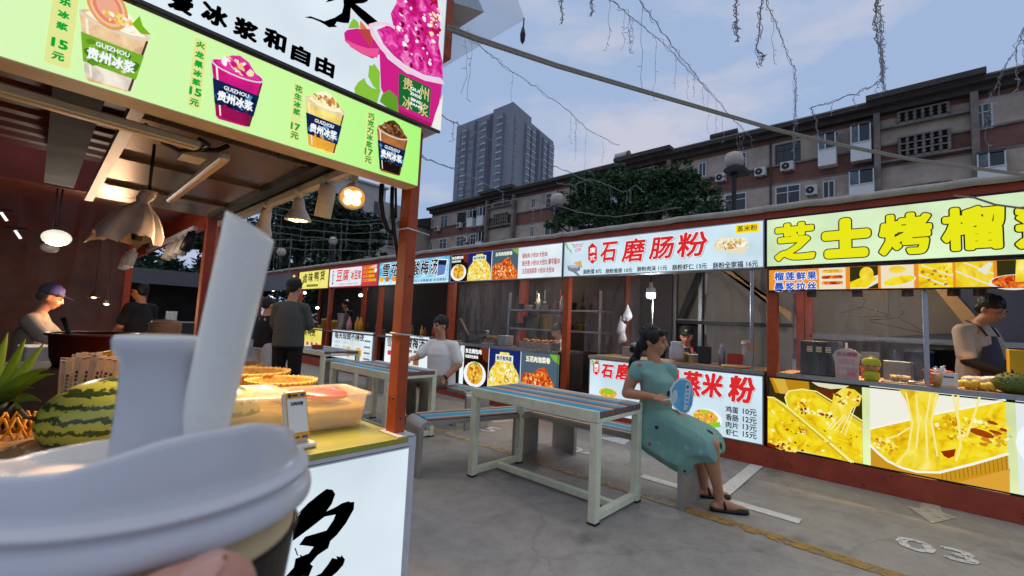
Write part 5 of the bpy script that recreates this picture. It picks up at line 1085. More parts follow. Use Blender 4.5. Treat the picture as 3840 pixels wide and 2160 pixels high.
def globe(label, p, rad, m):
    t = thing('globe_lamp', label, 'lamp', p); MB().lathe([(rad*.3, rad*.95), (rad*.32, rad*1.15), (0, rad*1.15)], p, m_dark, n=12).build('cap', t); MB().ell(p, (rad, rad, rad*.72), m).build('globe', t)
    b = MB(); b.tube([V(p)+V((0, 0, rad)), V((p[0], p[1], 2.2))], .006, m_dark, 6); b.build('cord', t)
    if m is m_globe: ld = bpy.data.lights.new('globe_light', 'POINT'); ld.energy = 17; ld.color = (1, .84, .68); ld.shadow_soft_size = .04; o = bpy.data.objects.new('globe_light', ld); COL.objects.link(o); o.parent = t; o.location = (0, 0, -rad)
globe('lit oval white globe lamp hanging in the dark stall at the left', (.067, 4.2, 1.722), .074, m_globe); globe('dim globe lamp just below the lit one', (.05, 5.0, 1.72), .055, m_globe2); globe('dim globe lamp at the left edge of the photo', (-.42, 4.9, 1.72), .055, m_globe2)
for i, (x, y) in enumerate(((10, 545), (45, 590))):
    t = thing('tube_lamp', ('lit short tube lamp at the top left under the red roof', 'lit short tube lamp below the other one at the left edge')[i], 'lamp', tuple(U(x, y, 'y', 3.5))); p = ORG[t]; b = MB(); b.tube([p+V((-.012, 0, .02)), p+V((.012, 0, -.02))], .006, M('white_tube', '#ffffff', .3, var=0, emit=1.1), 8); b.build('tube', t); MB().box(p+V((-.05, .008, .03)), p+V((.03, .02, .04)), m_dark).build('holder', t)

# dark stall closing the far end of the aisle
fs_ = thing('food_stall', 'dark stall across the far end of the aisle behind the standing men', 'food stall', (1.6, 17.2, 0))
b = MB(); b.box((-3.5, 18.6, 0), (4.9, 18.7, 2.5), m_back); b.box((-3.5, 17, 2.3), (4.9, 18.6, 2.36), m_ceil); b.build('back_wall', fs_)
b = MB(); b.box((-3.5, 17.0, 0), (4.9, 17.5, .86), m_body); b.box((-3.5, 16.96, .86), (4.9, 17.54, .9), m_alu); b.build('counter', fs_)
b = MB(); b.box((-3.5, 16.9, 2.0), (4.9, 16.95, 2.45), M('grey_fascia', '#5a585c', .7)); b.build('fascia', fs_)
for x in (-3.4, -.6, 2.2, 4.8): b = MB(); b.box((x, 16.96, 0), (x+.09, 17.05, 2.4), m_rust); b.build('post', fs_)
r = random.Random(44)
for i in range(9): x = -2.8+.8*i; b = MB(); h = r.uniform(.12, .4); b.rbox((x, 17.1, .9), (x+r.uniform(.2, .5), 17.4, .9+h), (m_dark, m_steel, m_canvas)[i % 3], .01); tag(b.build('cookware'), 'cookware on the counter of the dark stall closing the aisle', 'cookware', 'cookware at the far end')
# ================================================================ people
def fleshed(mb, voxel, it, name, parent, mat, fac=.5):
    """melt overlapping closed shapes into one continuous smooth surface"""
    me = bpy.data.meshes.new('t'); me.from_pydata(mb.v, [], mb.f); o = bpy.data.objects.new('t', me); COL.objects.link(o)
    a = o.modifiers.new('r', 'REMESH'); a.mode = 'VOXEL'; a.voxel_size = voxel
    s_ = o.modifiers.new('s', 'SMOOTH'); s_.factor = fac; s_.iterations = it
    dg = bpy.context.evaluated_depsgraph_get(); m2 = bpy.data.meshes.new_from_object(o.evaluated_get(dg))
    bpy.data.objects.remove(o); bpy.data.meshes.remove(me)
    m2.name = name; o0 = ORG[parent] if parent is not None else V((0, 0, 0)); m2.transform(Matrix.Translation(-o0)); m2.materials.clear(); m2.materials.append(mat)
    m2.polygons.foreach_set('use_smooth', [True]*len(m2.polygons))
    ob = bpy.data.objects.new(name, m2); COL.objects.link(ob); ob.parent = parent; ORG[ob] = o0; return ob
def limb(b, pts, rs, n=14):
    pts = [V(p) for p in pts]
    for p, r_ in zip(pts, rs): b.ell(p, r_, m_skin, nu=n, nv=9)
    for i in range(len(pts)-1): b.tube([pts[i], pts[i+1]], [rs[i], rs[i+1]], m_skin, n)
def loft(b, rings, lat, fwd, n=20):
    lat, fwd = V(lat).normalized(), V(fwd).normalized(); vs = []
    for c, rx, ry in rings:
        for j in range(n): a = 2*math.pi*j/n; vs.append(V(c)+lat*rx*math.cos(a)+fwd*ry*math.sin(a))
    k = len(rings); fs = [(i*n+j, i*n+(j+1) % n, (i+1)*n+(j+1) % n, (i+1)*n+j) for i in range(k-1) for j in range(n)]+[tuple(range(n))[::-1], tuple((k-1)*n+j for j in range(n))]
    b.add(vs, fs, m_skin)
def hand(b, wrist, d, palm_n, L=.095, curl=.6, sc_=1.0, thumb_side=1):
    """palm and five separate curled fingers; d = direction, palm_n = way the palm faces"""
    w_, d, p = V(wrist), V(d).normalized(), V(palm_n); p = (p-d*p.dot(d)).normalized(); s_ = d.cross(p)*thumb_side
    q = Matrix((s_, d, p)).transposed()
    b.ell(w_+d*.045*sc_, (.04*sc_, .05*sc_, .017*sc_), m_skin, rot=q)
    for i, (o, l) in enumerate(((.03, .07), (.011, .078), (-.009, .072), (-.028, .058))):
        a = w_+d*.082*sc_+s_*o*sc_; l *= sc_; c1 = a+(d*math.cos(curl*.5)+p*math.sin(curl*.5))*l*.45; c2 = c1+(d*math.cos(curl*1.3)+p*math.sin(curl*1.3))*l*.33; c3 = c2+(d*math.cos(curl*2)+p*math.sin(curl*2))*l*.25
        limb(b, [a-d*.02*sc_, a, c1, c2, c3], [.0095*sc_, .009*sc_, .0085*sc_, .0078*sc_, .0068*sc_], 8)
    a = w_+d*.025*sc_+s_*.03*sc_; limb(b, [a, a+(s_*.75+d*.7)*.032*sc_, a+(s_*.65+d*1.1+p*.5)*.05*sc_], [.013*sc_, .0105*sc_, .0085*sc_], 8)
def head(b, c, fwd, up=(0, 0, 1), k=1.0):
    """skull, jaw, nose, ears, lips; returns the local frame"""
    f = V(fwd).normalized(); u_ = V(up); u_ = (u_-f*u_.dot(f)).normalized(); s_ = f.cross(u_); q = Matrix((s_, f, u_)).transposed(); c = V(c)
    g_ = lambda x, y, z: c+q @ V((x, y, z))*k
    b.ell(g_(0, -.012, .03), (.076*k, .096*k, .09*k), m_skin, rot=q); b.ell(g_(0, .022, -.03), (.062*k, .07*k, .075*k), m_skin, rot=q); b.ell(g_(0, .045, -.078), (.036*k, .036*k, .03*k), m_skin, rot=q)
    b.ell(g_(0, .098, -.018), (.013*k, .02*k, .014*k), m_skin, rot=q, nu=10, nv=7); b.tube([g_(0, .084, .022), g_(0, .104, -.016)], [.009*k, .012*k], m_skin, 8)
    for t in (-1, 1): b.ell(g_(t*.074, -.012, -.008), (.011*k, .02*k, .032*k), m_skin, rot=q, nu=10, nv=7); b.ell(g_(t*.034, .062, -.028), (.024*k, .026*k, .022*k), m_skin, rot=q, nu=10, nv=7); b.ell(g_(t*.03, .074, .03), (.026*k, .014*k, .009*k), m_skin, rot=q, nu=10, nv=7)
    b.ell(g_(0, .078, -.056), (.022*k, .014*k, .012*k), m_skin, rot=q, nu=10, nv=7)
    return g_, q, k
m_eye = M('dark_eye', '#1a1412', .15, var=0, spec=.7); m_lip = M('lips', '#8a4a42', .45, var=0); m_brow = M('eyebrow', '#17120f', .8, var=0)
def face_parts(H, parent):
    g_, q, k = H
    for t in (-1, 1): b = MB(); b.ell(g_(t*.03, .083, .008), (.0115*k, .006*k, .0055*k), m_eye, rot=q, nu=10, nv=6); b.build('eye', parent); b = MB(); b.ell(g_(t*.031, .0875, .03), (.019*k, .005*k, .0035*k), m_brow, rot=q, nu=10, nv=6); b.build('eyebrow', parent)
    b = MB(); b.ell(g_(0, .0905, -.056), (.019*k, .005*k, .006*k), m_lip, rot=q, nu=12, nv=6); b.build('mouth', parent)
def hair_short(H, parent, m=None, vox=.007, fringe=True, bulk=1.0):
    g_, q, k = H; b = MB(); r = random.Random(int(g_(0, 0, 0).x*1000))
    b.ell(g_(0, -.03, .052), (.086*k*bulk, .095*k*bulk, .082*k*bulk), m_hair, rot=q); b.ell(g_(0, -.06, -.0), (.078*k, .055*k, .065*k), m_hair, rot=q)
    if fringe:
        for i in range(9): x = -.062+.0155*i; b.ell(g_(x, .07-abs(x)*.5, .052+r.uniform(-.012, .01)), (.013*k, .02*k, .03*k), m_hair, rot=q, nu=10, nv=7)
    for i in range(26):
        a = r.uniform(0, 6.28); e = r.uniform(.3, 1.3); b.ell(g_(.08*bulk*math.cos(a)*math.sin(e), -.028+.088*bulk*math.sin(a)*math.sin(e), .055+.078*bulk*math.cos(e)), (.017*k, .017*k, .013*k), m_hair, rot=q, nu=8, nv=6)
    return fleshed(b, vox*k, 2, 'hair', parent, m or m_hair)
def SP(k, x, y, X): return U(*zz(k, x, y), 'x', X)

# ---- the woman on the bench with the fan
m_teal = M('teal_dress_cloth', '#7ba79d', .8, var=.1, scale=6, bump=.9, bscale=7, stretch=(1.6, 1.6, .5))
nt = m_teal.node_tree; bs = nt.nodes['Principled BSDF']; src = bs.inputs['Base Color'].links[0].from_socket
tc = nt.nodes.new('ShaderNodeTexCoord'); prev = src
for sc_, th, col, off in ((7.5, .2, '#26252a', (0, 0, 0)), (6.6, .19, '#a45e5a', (3.3, 1.7, .6)), (9, .16, '#8fb9b2', (1.3, .7, 2.6))):
    mp = nt.nodes.new('ShaderNodeMapping'); mp.inputs['Location'].default_value = off; nt.links.new(tc.outputs['Object'], mp.inputs[0])
    vo = nt.nodes.new('ShaderNodeTexVoronoi'); vo.inputs['Scale'].default_value = sc_; nt.links.new(mp.outputs[0], vo.inputs[0]); cp = nt.nodes.new('ShaderNodeMath'); cp.operation = 'LESS_THAN'; cp.inputs[1].default_value = th; nt.links.new(vo.outputs['Distance'], cp.inputs[0])
    sx = nt.nodes.new('ShaderNodeSeparateXYZ'); nt.links.new(vo.outputs['Color'], sx.inputs[0]); c2 = nt.nodes.new('ShaderNodeMath'); c2.operation = 'LESS_THAN'; c2.inputs[1].default_value = .5; nt.links.new(sx.outputs[0], c2.inputs[0]); mu = nt.nodes.new('ShaderNodeMath'); mu.operation = 'MULTIPLY'; nt.links.new(cp.outputs[0], mu.inputs[0]); nt.links.new(c2.outputs[0], mu.inputs[1])
    mi = nt.nodes.new('ShaderNodeMixRGB'); nt.links.new(mu.outputs[0], mi.inputs[0]); nt.links.new(prev, mi.inputs[1]); mi.inputs[2].default_value = (*lin(col), 1); prev = mi.outputs[0]
nt.links.new(prev, bs.inputs['Base Color'])
wm = thing('person', 'seated woman in a short sleeved teal print dress holding a blue fan', 'person', (3.45, 1.5, .45))
b = MB(); FWD = V((.12, -1, 0)).normalized()
hc = SP('s', 262, 222, 3.43); nk = SP('s', 262, 350, 3.43); RS = SP('s', 158, 400, 3.31); LS = SP('s', 362, 405, 3.57); RE = SP('s', 85, 553, 3.27); RW = SP('s', 255, 578, 3.2); LE = SP('s', 388, 560, 3.61); LW = SP('s', 436, 680, 3.5)
pv = SP('s', 240, 760, 3.45); RK = SP('s', 628, 885, 3.42); RA = SP('s', 676, 1222, 3.53); LK = SP('s', 565, 890, 3.6); LA = SP('s', 580, 1160, 3.73)
Hw = head(b, hc, (.15, -1, -.08), k=1.0)
limb(b, [hc+V((0, .012, -.07)), nk, nk+V((0, .01, -.05))], [.052, .05, .06])
loft(b, [(pv, .14, .1), ((pv+nk)/2, .12, .09), (nk+V((0, .02, -.1)), .15, .09), (nk+V((0, 0, -.02)), .07, .06)], (1, .12, 0), FWD)
limb(b, [RS, (RS+RE)/2+V((0, .01, 0)), RE], [.052, .05, .04]); limb(b, [RE, (RE*.6+RW*.4), RW], [.041, .039, .027]); hand(b, RW, SP('s', 355, 598, 3.2)-RW, (.5, 0, -1), curl=.95, sc_=.92)
limb(b, [LS, LE], [.048, .039]); limb(b, [LE, LW], [.038, .026]); hand(b, LW, SP('s', 480, 760, 3.45)-LW, (0, .2, -1), curl=.5, sc_=.9, thumb_side=-1)
for hp, kn, an, fw_ in ((pv+V((-.08, 0, -.02)), RK, RA, V((.55, -.85, 0))), (pv+V((.09, 0, -.02)), LK, LA, V((.6, -.8, 0)))):
    limb(b, [hp, kn], [.085, .055]); cf = kn*.66+an*.34+V((0, .018, 0)); limb(b, [kn, cf, kn*.25+an*.75, an], [.054, .056, .037, .033]); f = fw_.normalized(); limb(b, [an, an+V((0, 0, -.03))+f*.01, V((an.x, an.y, .035))+f*.10, V((an.x, an.y, .028))+f*.165], [.033, .034, .032, .024]); limb(b, [V((an.x, an.y, .035))-f*.03, V((an.x, an.y, .03))+f*.05], [.032, .03])
body = fleshed(b, .0065, 3, 'body', wm, m_skin); face_parts(Hw, wm)
# dress: bodice, cap sleeves and skirt
b = MB(); mid = SP('s', 275, 600, 3.44); ch = SP('s', 285, 470, 3.44)
loft(b, [(pv+V((0, .0, -.04)), .185, .15), (pv+V((0, 0, .05)), .175, .14), (mid, .15, .122), (ch, .17, .125), (nk+V((0, .01, -.085)), .175, .105), (nk+V((0, .005, -.035)), .12, .08), (nk+V((0, 0, -.015)), .075, .066)], (1, .12, 0), FWD)
limb(b, [nk+V((-.08, 0, -.04)), RS+V((0, 0, .005)), RS*.8+RE*.2], [.05, .064, .066]); limb(b, [nk+V((.08, 0, -.04)), LS, LS*.82+LE*.18], [.05, .06, .06])
ol = [(195, 650), (182, 760), (182, 855), (250, 905), (330, 955), (410, 1008), (485, 1046), (530, 1010), (575, 968), (628, 966), (678, 970), (676, 905), (660, 850), (625, 808), (560, 765), (440, 700), (340, 660)]
cx_, cy_ = 400, 850; vs = []; LX = ((3.26, .72), (3.285, .92), (3.36, 1.0), (3.45, 1.0), (3.56, 1.0), (3.62, .92), (3.65, .72)); n = len(ol)
for X, f in LX:
    dz = .03*math.sin((X-3.26)*46)
    for i, (x, y) in enumerate(ol): p = SP('s', cx_+(x-cx_)*f, cy_+(y-cy_)*f, 3.45); vs.append(V((X+.03*max(0, min(1, (x-400)/160)), p.y, p.z+(dz if 3 <= i <= 10 else 0))))
k = len(LX); fs = [(i*n+j, i*n+(j+1) % n, (i+1)*n+(j+1) % n, (i+1)*n+j) for i in range(k-1) for j in range(n)]+[tuple(range(n))[::-1], tuple((k-1)*n+j for j in range(n))]
b.add(vs, fs, m_teal); fleshed(b, .0105, 6, 'dress', wm, m_teal)
g_, q, kk = Hw; b = MB()
b.ell(g_(0, -.03, .045), (.083, .096, .086), m_hair, rot=q); b.ell(g_(0, -.07, -.01), (.068, .05, .08), m_hair, rot=q)
for i in range(46):
    a = rnd.uniform(0, 6.28); e = rnd.uniform(.1, 1.5); b.ell(g_(.08*math.cos(a)*math.sin(e), -.03+.093*math.sin(a)*math.sin(e)-(.02 if math.sin(a) > .3 else 0), .048+.083*math.cos(e)), (.012, .022, .009), m_hair, rot=q @ Matrix.Rotation(rnd.uniform(-.6, .6), 3, 'Z'), nu=8, nv=6)
for t in (-1, 1): b.ell(g_(t*.07, .01, .035), (.026, .05, .055), m_hair, rot=q); b.ell(g_(t*.045, .06, .075), (.035, .035, .03), m_hair, rot=q)
tl = [g_(-.01, -.1, -.02), SP('s', 150, 310, 3.46), SP('s', 122, 345, 3.47), SP('s', 103, 400, 3.47)]; limb(b, tl, [.045, .034, .03, .014])
for i in range(20): r_ = rnd; b.ell(tl[1]+V((r_.uniform(-.03, .03), r_.uniform(-.02, .05), r_.uniform(-.08, .05))), (.018, .018, .03), m_hair, nu=8, nv=6)
fleshed(b, .006, 1, 'hair', wm, m_hair)
m_shoe = M('black_shoe', '#141416', .4, var=.1)
for an, fw_ in ((RA, V((.55, -.85, 0))), (LA, V((.6, -.8, 0)))):
    f = fw_.normalized(); s_ = V((f.y, -f.x, 0)); b = MB(); base = V((an.x, an.y, 0)); prof = [(-.06, .0, .026, .05), (-.035, 0, .036, .055), (.02, 0, .038, .04), (.08, 0, .042, .035), (.13, .0, .044, .045), (.175, 0, .038, .04), (.2, 0, .018, .026)]
    vs = []
    for d_, o_, hw, ht in prof:
        c = base+f*d_
        for x_, z_ in ((-1, .3), (-.9, .0), (.9, 0), (1, .3), (.75, .8 if d_ > .1 else .62), (0, 1.0 if d_ > .1 else .35), (-.75, .8 if d_ > .1 else .62)): vs.append(c+s_*hw*x_+V((0, 0, .004+ht*z_)))
    n = 7; k = len(prof); b.add(vs, [(i*n+j, i*n+(j+1) % n, (i+1)*n+(j+1) % n, (i+1)*n+j) for i in range(k-1) for j in range(n)]+[tuple(range(n))[::-1], tuple((k-1)*n+j for j in range(n))], m_shoe, True)
    p0 = base+f*.035; b.tube([p0+s_*.042+V((0, 0, .03)), p0+s_*.03+f*-.01+V((0, 0, .075)), p0-f*.012+V((0, 0, .092)), p0-s_*.03-f*.01+V((0, 0, .075)), p0-s_*.042+V((0, 0, .03))], .009, m_shoe, 8, flat=.5); b.build('shoe', wm)
# fan
fnc = SP('s', 432, 575, 3.24); fan = thing('hand_fan', 'pale blue plastic hand fan with a white edge held by the seated woman', 'fan', tuple(fnc))
hu = V((.8, -.6, .0)).normalized(); hv = V((.05, -.06, 1)).normalized(); hn = hu.cross(hv).normalized()
B = Board(fnc, hu, hn if hn.dot(EYE-fnc) > 0 else -hn); B.w = hv
b = MB(); ov = [(-.1+.02, -.005), (-.09, .05), (-.065, .1), (-.025, .132), (.02, .135), (.06, .115), (.088, .06), (.1, 0), (.097, -.06), (.075, -.11), (.04, -.128), (0, -.115), (-.045, -.08), (-.075, -.04)]
m_fw = M('white_fan_plastic', '#d9e2e6', .35, var=.04); m_fb = M('blue_fan_print', '#5fb2d6', .35, var=.12, scale=20); m_fs = M('printed_fan_band', '#c8d6dc', .4, var=.1, scale=40); m_ft = M('fan_print_text', '#2d5f8c', .4, var=0)
b.prism([B.P(x, y, 0) for x, y in ov], -B.n*.002, m_fw); b.tube([B.P(-.08, -.02, 0)-B.n*.001, SP('s', 300, 605, 3.2)], .006, m_fw, 8); b.build('blade', fan)
B.poly([(x*.9+.004, y*.9) for x, y in ov], m_fb, .8); B.poly([(.03, -.1), (.06, -.09), (.075, .06), (.045, .105), (.028, .1)], m_fs, 1.6); B.ell(-.05, .0, .022, .05, m_fs, 1.6); B.rect(.035, .06, .055, .08, m_ft, 2.2)
for i in range(4): B.rect(.04, .03-i*.03, .06, .045-i*.03, m_fb, 2.2)
B.finish(fan)

# ---- other people: bodies from joints in the person's own frame (x right, y forward, z up)
def person(label, pos, yaw, J, shirt, legs, vox=.009, hairk={}, group=None, sleeve=.5, long_legs=True, headf=(0, 1, -.1), parts=True, arms=True, waist=(.17, .12), shorts=False, shoes=True, hat=None):
    t = thing('person', label, 'person', pos); q = Matrix.Rotation(yaw, 3, 'Z'); P_ = lambda p: V(pos)+q @ V(p); lat, fwd = q @ V((1, 0, 0)), q @ V((0, 1, 0))
    j = {k: P_(v) for k, v in J.items()}; b = MB(); H = head(b, j['head'], q @ V(headf)); nk = j['neck']
    limb(b, [j['head']+V((0, 0, -.06))-fwd*.02, nk, nk+V((0, 0, -.06))], [.054, .055, .06]); pv = j['pelvis']; loft(b, [(pv, .14, .1), ((pv+nk)/2, .14, .1), (nk+V((0, 0, -.08)), .15, .085), (nk, .06, .055)], lat, fwd)
    if arms:
        for s_ in 'lr':
            sh, el, wr = j[s_+'s'], j[s_+'e'], j[s_+'w']; limb(b, [sh, el, wr], [.052, .042, .029]); d = wr-el; hand(b, wr, d, fwd if abs(d.normalized().dot(fwd)) < .8 else V((0, 0, -1)), curl=.6, sc_=.98, thumb_side=1 if s_ == 'r' else -1)
    if 'rk' in j:
        for s_ in 'lr':
            kn, an = j[s_+'k'], j[s_+'a']; hp = pv+lat*(.09 if s_ == 'r' else -.09); limb(b, [hp, kn], [.085, .058]); limb(b, [kn, kn*.6+an*.4-fwd*.015, an], [.055, .056, .035]); limb(b, [an, an+fwd*.13+V((0, 0, -.045))], [.038, .026])
    fleshed(b, vox, 3, 'body', t, m_skin)
    if parts: face_parts(H, t)
    if hairk is not None: hair_short(H, t, vox=vox, **hairk)
    b = MB(); wx, wy = waist
    loft(b, [(pv+V((0, 0, -.06)), wx+.012, wy+.015), (pv+V((0, 0, .1)), wx+.004, wy+.012), ((pv+nk)/2+V((0, 0, .03)), wx, wy+.004), (nk+V((0, 0, -.19)), wx*.97, wy), (nk+V((0, 0, -.11)), wx*.84, wy*.86), (nk+V((0, 0, -.055)), wx*.6, wy*.66), (nk+V((0, 0, -.012)), .07, .065)], lat, fwd)
    if arms:
        for s_ in 'lr':
            sh, el = j[s_+'s'], j[s_+'e']; e2 = sh+(el-sh)*min(1, sleeve*1.5); limb(b, [nk+(sh-nk)*.45+V((0, 0, -.03)), sh+V((0, 0, -.012)), e2], [.06, .07, .07])
    fleshed(b, vox*1.1, 5, 'shirt', t, shirt)
    if 'rk' in j and legs:
        b = MB(); loft(b, [(pv+V((0, 0, .03)), wx-.005, wy+.005), (pv+V((0, 0, -.08)), wx+.005, wy+.015)], lat, fwd)
        for s_ in 'lr':
            kn, an = j[s_+'k'], j[s_+'a']; hp = pv+lat*(.09 if s_ == 'r' else -.09)+V((0, 0, -.03))
            if shorts: limb(b, [hp, kn+(kn-hp)*.02], [.1, .092])
            else: limb(b, [hp, kn, an+V((0, 0, .03))], [.1, .075, .06])
        fleshed(b, vox*1.1, 4, 'shorts' if shorts else 'trousers', t, legs)
        if shoes:
            for s_ in 'lr': an = j[s_+'a']; b = MB(); b.ell(an+fwd*.06+V((0, 0, -.055)), (.046, .046, .042), m_shoe); b = MB(); qq = Matrix((lat, fwd, V((0, 0, 1)))).transposed(); b.ell(an+fwd*.07+V((0, 0, -.05)), (.045, .13, .042), m_shoe, rot=qq); b.build('shoe', t)
    t_ = dict(j=j, H=H, P=P_, lat=lat, fwd=fwd, t=t); return t_
m_tee = M('white_cotton', '#e4e4e2', .85, var=.03, scale=8, bump=.5, bscale=8); m_char = M('charcoal_green_cotton', '#494c48', .85, var=.1, scale=8, bump=.8, bscale=8); m_blk = M('black_cloth', '#121214', .85, var=.15, scale=9, bump=.3); m_khaki = M('olive_grey_cloth', '#6f675a', .85, var=.12, scale=7, bump=.4, bscale=12); m_navy = M('navy_cloth', '#1d2233', .85, var=.12); m_shorts = M('pale_grey_shorts', '#a9a9b0', .85, var=.08)
m_apron = M('dark_grey_apron', '#3c3a44', .8, var=.1, bump=.2)
# seated man in white at the second table (faces the table, away to the left)
ym = R(98)
d2 = person('seated young man in a loose white T-shirt and grey trousers at the middle table', (3.72, 4.66, .0), ym,
  dict(pelvis=(0, 0, .53), neck=(0, .03, 1.05), head=(.0, .07, 1.225), rs=(.19, .02, .985), re=(.25, .2, .80), rw=(.12, .43, .80), ls=(-.2, .0, .985), le=(-.29, -.02, .74), lw=(-.2, .15, .57), lk=(-.14, .4, .53), la=(-.13, .42, .09), rk=(.12, .42, .53), ra=(.14, .36, .09)), m_tee, m_khaki, .0085, dict(bulk=1.07), headf=(.15, 1, -.12), sleeve=.5, waist=(.2, .155))
j = d2['j']; b = MB(); d = (j['lw']-j['le']).normalized(); b.lathe([(.036, -.011), (.038, 0), (.036, .011), (.031, .011), (.031, -.011), (.036, -.011)], j['lw']-d*.02, m_dark, d, 16); b.build('watch', d2['t'])
# standing man, seen from behind
p3 = DP(*zz('f', 610, 900), 5.75)
person('standing broad man in a charcoal T-shirt and black trousers seen from behind', (p3.x, p3.y, 0), R(-40),
  dict(pelvis=(0, 0, .93), neck=(0, 0, 1.47), head=(.01, .05, 1.625), ls=(-.165, 0, 1.385), le=(-.205, .06, 1.12), lw=(-.14, .28, 1.08), rs=(.165, 0, 1.385), re=(.22, .07, 1.12), rw=(.18, .3, 1.1), lk=(-.1, .01, .5), la=(-.11, -.02, .08), rk=(.1, .02, .5), ra=(.11, 0, .08)), m_char, m_blk, .0095, dict(fringe=False, bulk=1.12), headf=(.35, 1, -.15), sleeve=.58, waist=(.185, .145))
p4 = DP(*zz('f', 310, 900), 7.0)
person('man in a black T-shirt and pale shorts standing left of the man in charcoal', (p4.x, p4.y, 0), R(-75),
  dict(pelvis=(0, 0, .8), neck=(0, 0, 1.26), head=(0, .04, 1.41), ls=(-.18, 0, 1.19), le=(-.22, .03, .94), lw=(-.2, .06, .73), rs=(.18, 0, 1.19), re=(.22, .03, .95), rw=(.2, .1, .75), lk=(-.1, .02, .45), la=(-.1, 0, .08), rk=(.1, .02, .45), ra=(.1, 0, .08)), m_blk, m_shorts, .011, {}, shorts=True, parts=False, waist=(.165, .12))
# vendor in an apron in the cheese stall
dv = person('young vendor in a pale T-shirt and dark apron looking down in the durian stall', (5.98, -.36, .12), R(150),
  dict(pelvis=(0, 0, .86), neck=(0, .03, 1.375), head=(0, .115, 1.5), ls=(-.19, 0, 1.305), le=(-.24, .08, 1.03), lw=(-.12, .3, .95), rs=(.19, 0, 1.305), re=(.25, .06, 1.03), rw=(.15, .3, .93), lk=(-.1, .02, .45), la=(-.1, 0, .08), rk=(.1, .02, .45), ra=(.1, 0, .08)), M('cream_cotton', '#b9aa98', .85, var=.05, bump=.2), m_blk, .0085, dict(bulk=1.08), headf=(0, 1, -.5), sleeve=.55, waist=(.175, .12))
j = dv['j']; b = MB(); lat, fwd = dv['lat'], dv['fwd']; ap = []
for z, hw, dy in ((1.26, .09, .105), (1.2, .105, .118), (1.1, .15, .125), (1.0, .185, .13), (.85, .2, .14), (.6, .21, .15)):
    for f in (-1, -.66, -.33, 0, .33, .66, 1): ap.append(V((5.98, -.36, .12+z))+lat*hw*f+fwd*(dy+.035-.05*abs(f)**2.2))
b.add(ap, [(i*7+jj, i*7+jj+1, (i+1)*7+jj+1, (i+1)*7+jj) for i in range(5) for jj in range(6)], m_apron, True)
for s_ in (-1, 1): b.tube([V((5.98, -.36, .12+1.26))+lat*.085*s_+fwd*.125, V((5.98, -.36, .12+1.34))+lat*.09*s_+fwd*.08, V((5.98, -.36, .12+1.4))+lat*.07*s_-fwd*.03], .008, m_apron, 6)
b.build('apron', dv['t'])
b = MB()
for s_ in 'lr': limb(b, [j[s_+'s']*.45+j[s_+'e']*.55, j[s_+'e'], j[s_+'w']], [.056, .048, .036])
fleshed(b, .011, 3, 'arm_sleeves', dv['t'], m_blk)
# vendor with the cap in the rice roll stall
d6 = person('vendor in a navy shirt and dark cap sitting behind the rice roll counter', (6.15, 2.40, .12), R(115),
  dict(pelvis=(0, 0, .48), neck=(0, .03, .98), head=(0, .07, 1.11), ls=(-.18, 0, .91), le=(-.22, .1, .72), lw=(-.1, .32, .82), rs=(.18, 0, .91), re=(.22, .1, .72), rw=(.1, .32, .82)), m_navy, None, .011, {}, headf=(.1, 1, -.2), sleeve=.8)
g_, q, k = d6['H']; b = MB(); b.lathe([(.091, 0), (.093, .03), (.075, .075), (.03, .1), (0, .103)], g_(0, -.02, .05), m_blk, q @ V((0, 0, 1)), 20); b.add([g_(.07*math.cos(a), .06+.09*math.sin(a), .052) for a in [math.pi*i/8 for i in range(9)]], [tuple(range(9))], m_blk); b.build('cap', d6['t']); b = MB(); b.ell(g_(0, .082, .1), (.02, .006, .012), M('yellow_badge', '#c9a21c', .5), rot=q, nu=8, nv=6); b.build('badge', d6['t'])
b = MB(); b.tube([d6['P']((-.07, .1, .98)), d6['P']((-.09, .135, .8)), d6['P']((-.09, .14, .6))], .014, M('red_strap', '#b0362c', .7), 8, flat=.4); b.build('strap', d6['t'])
# further vendors
person('vendor with black hair bending low behind the dish counter', (5.95, 4.36, .12), R(60), dict(pelvis=(0, -.1, .5), neck=(0, .03, .97), head=(0, .09, 1.08), ls=(-.17, 0, .9), le=(-.2, .1, .7), lw=(-.1, .3, .78), rs=(.17, 0, .9), re=(.2, .1, .7), rw=(.1, .3, .78)), m_tee, None, .013, {}, headf=(0, 1, -.5), parts=False)
person('dark haired vendor behind the steel pot in the tofu stall', (6.0, 11.9, .12), R(100), dict(pelvis=(0, 0, .85), neck=(0, .02, 1.36), head=(0, .06, 1.5), ls=(-.18, 0, 1.29), le=(-.22, .1, 1.03), lw=(-.1, .3, 1.0), rs=(.18, 0, 1.29), re=(.22, .1, 1.03), rw=(.1, .3, 1.0)), m_blk, None, .013, dict(fringe=False, bulk=1.15), headf=(0, 1, -.3), parts=False)
d9 = person('vendor in a white T-shirt and purple cap working in the dark stall behind', (.02, 6.5, 0), R(-100), dict(pelvis=(0, 0, .82), neck=(0, .03, 1.2), head=(0, .1, 1.345), ls=(-.19, .0, 1.12), le=(-.24, .15, .92), lw=(-.1, .4, .95), rs=(.19, 0, 1.12), re=(.24, .15, .92), rw=(.12, .4, .97)), M('dimmed_white_cotton', '#8f8c88', .85, var=.1, bump=.5), None, .011, {}, headf=(0, 1, -.4))  # white shirt coloured grey to look dim inside the dark stall
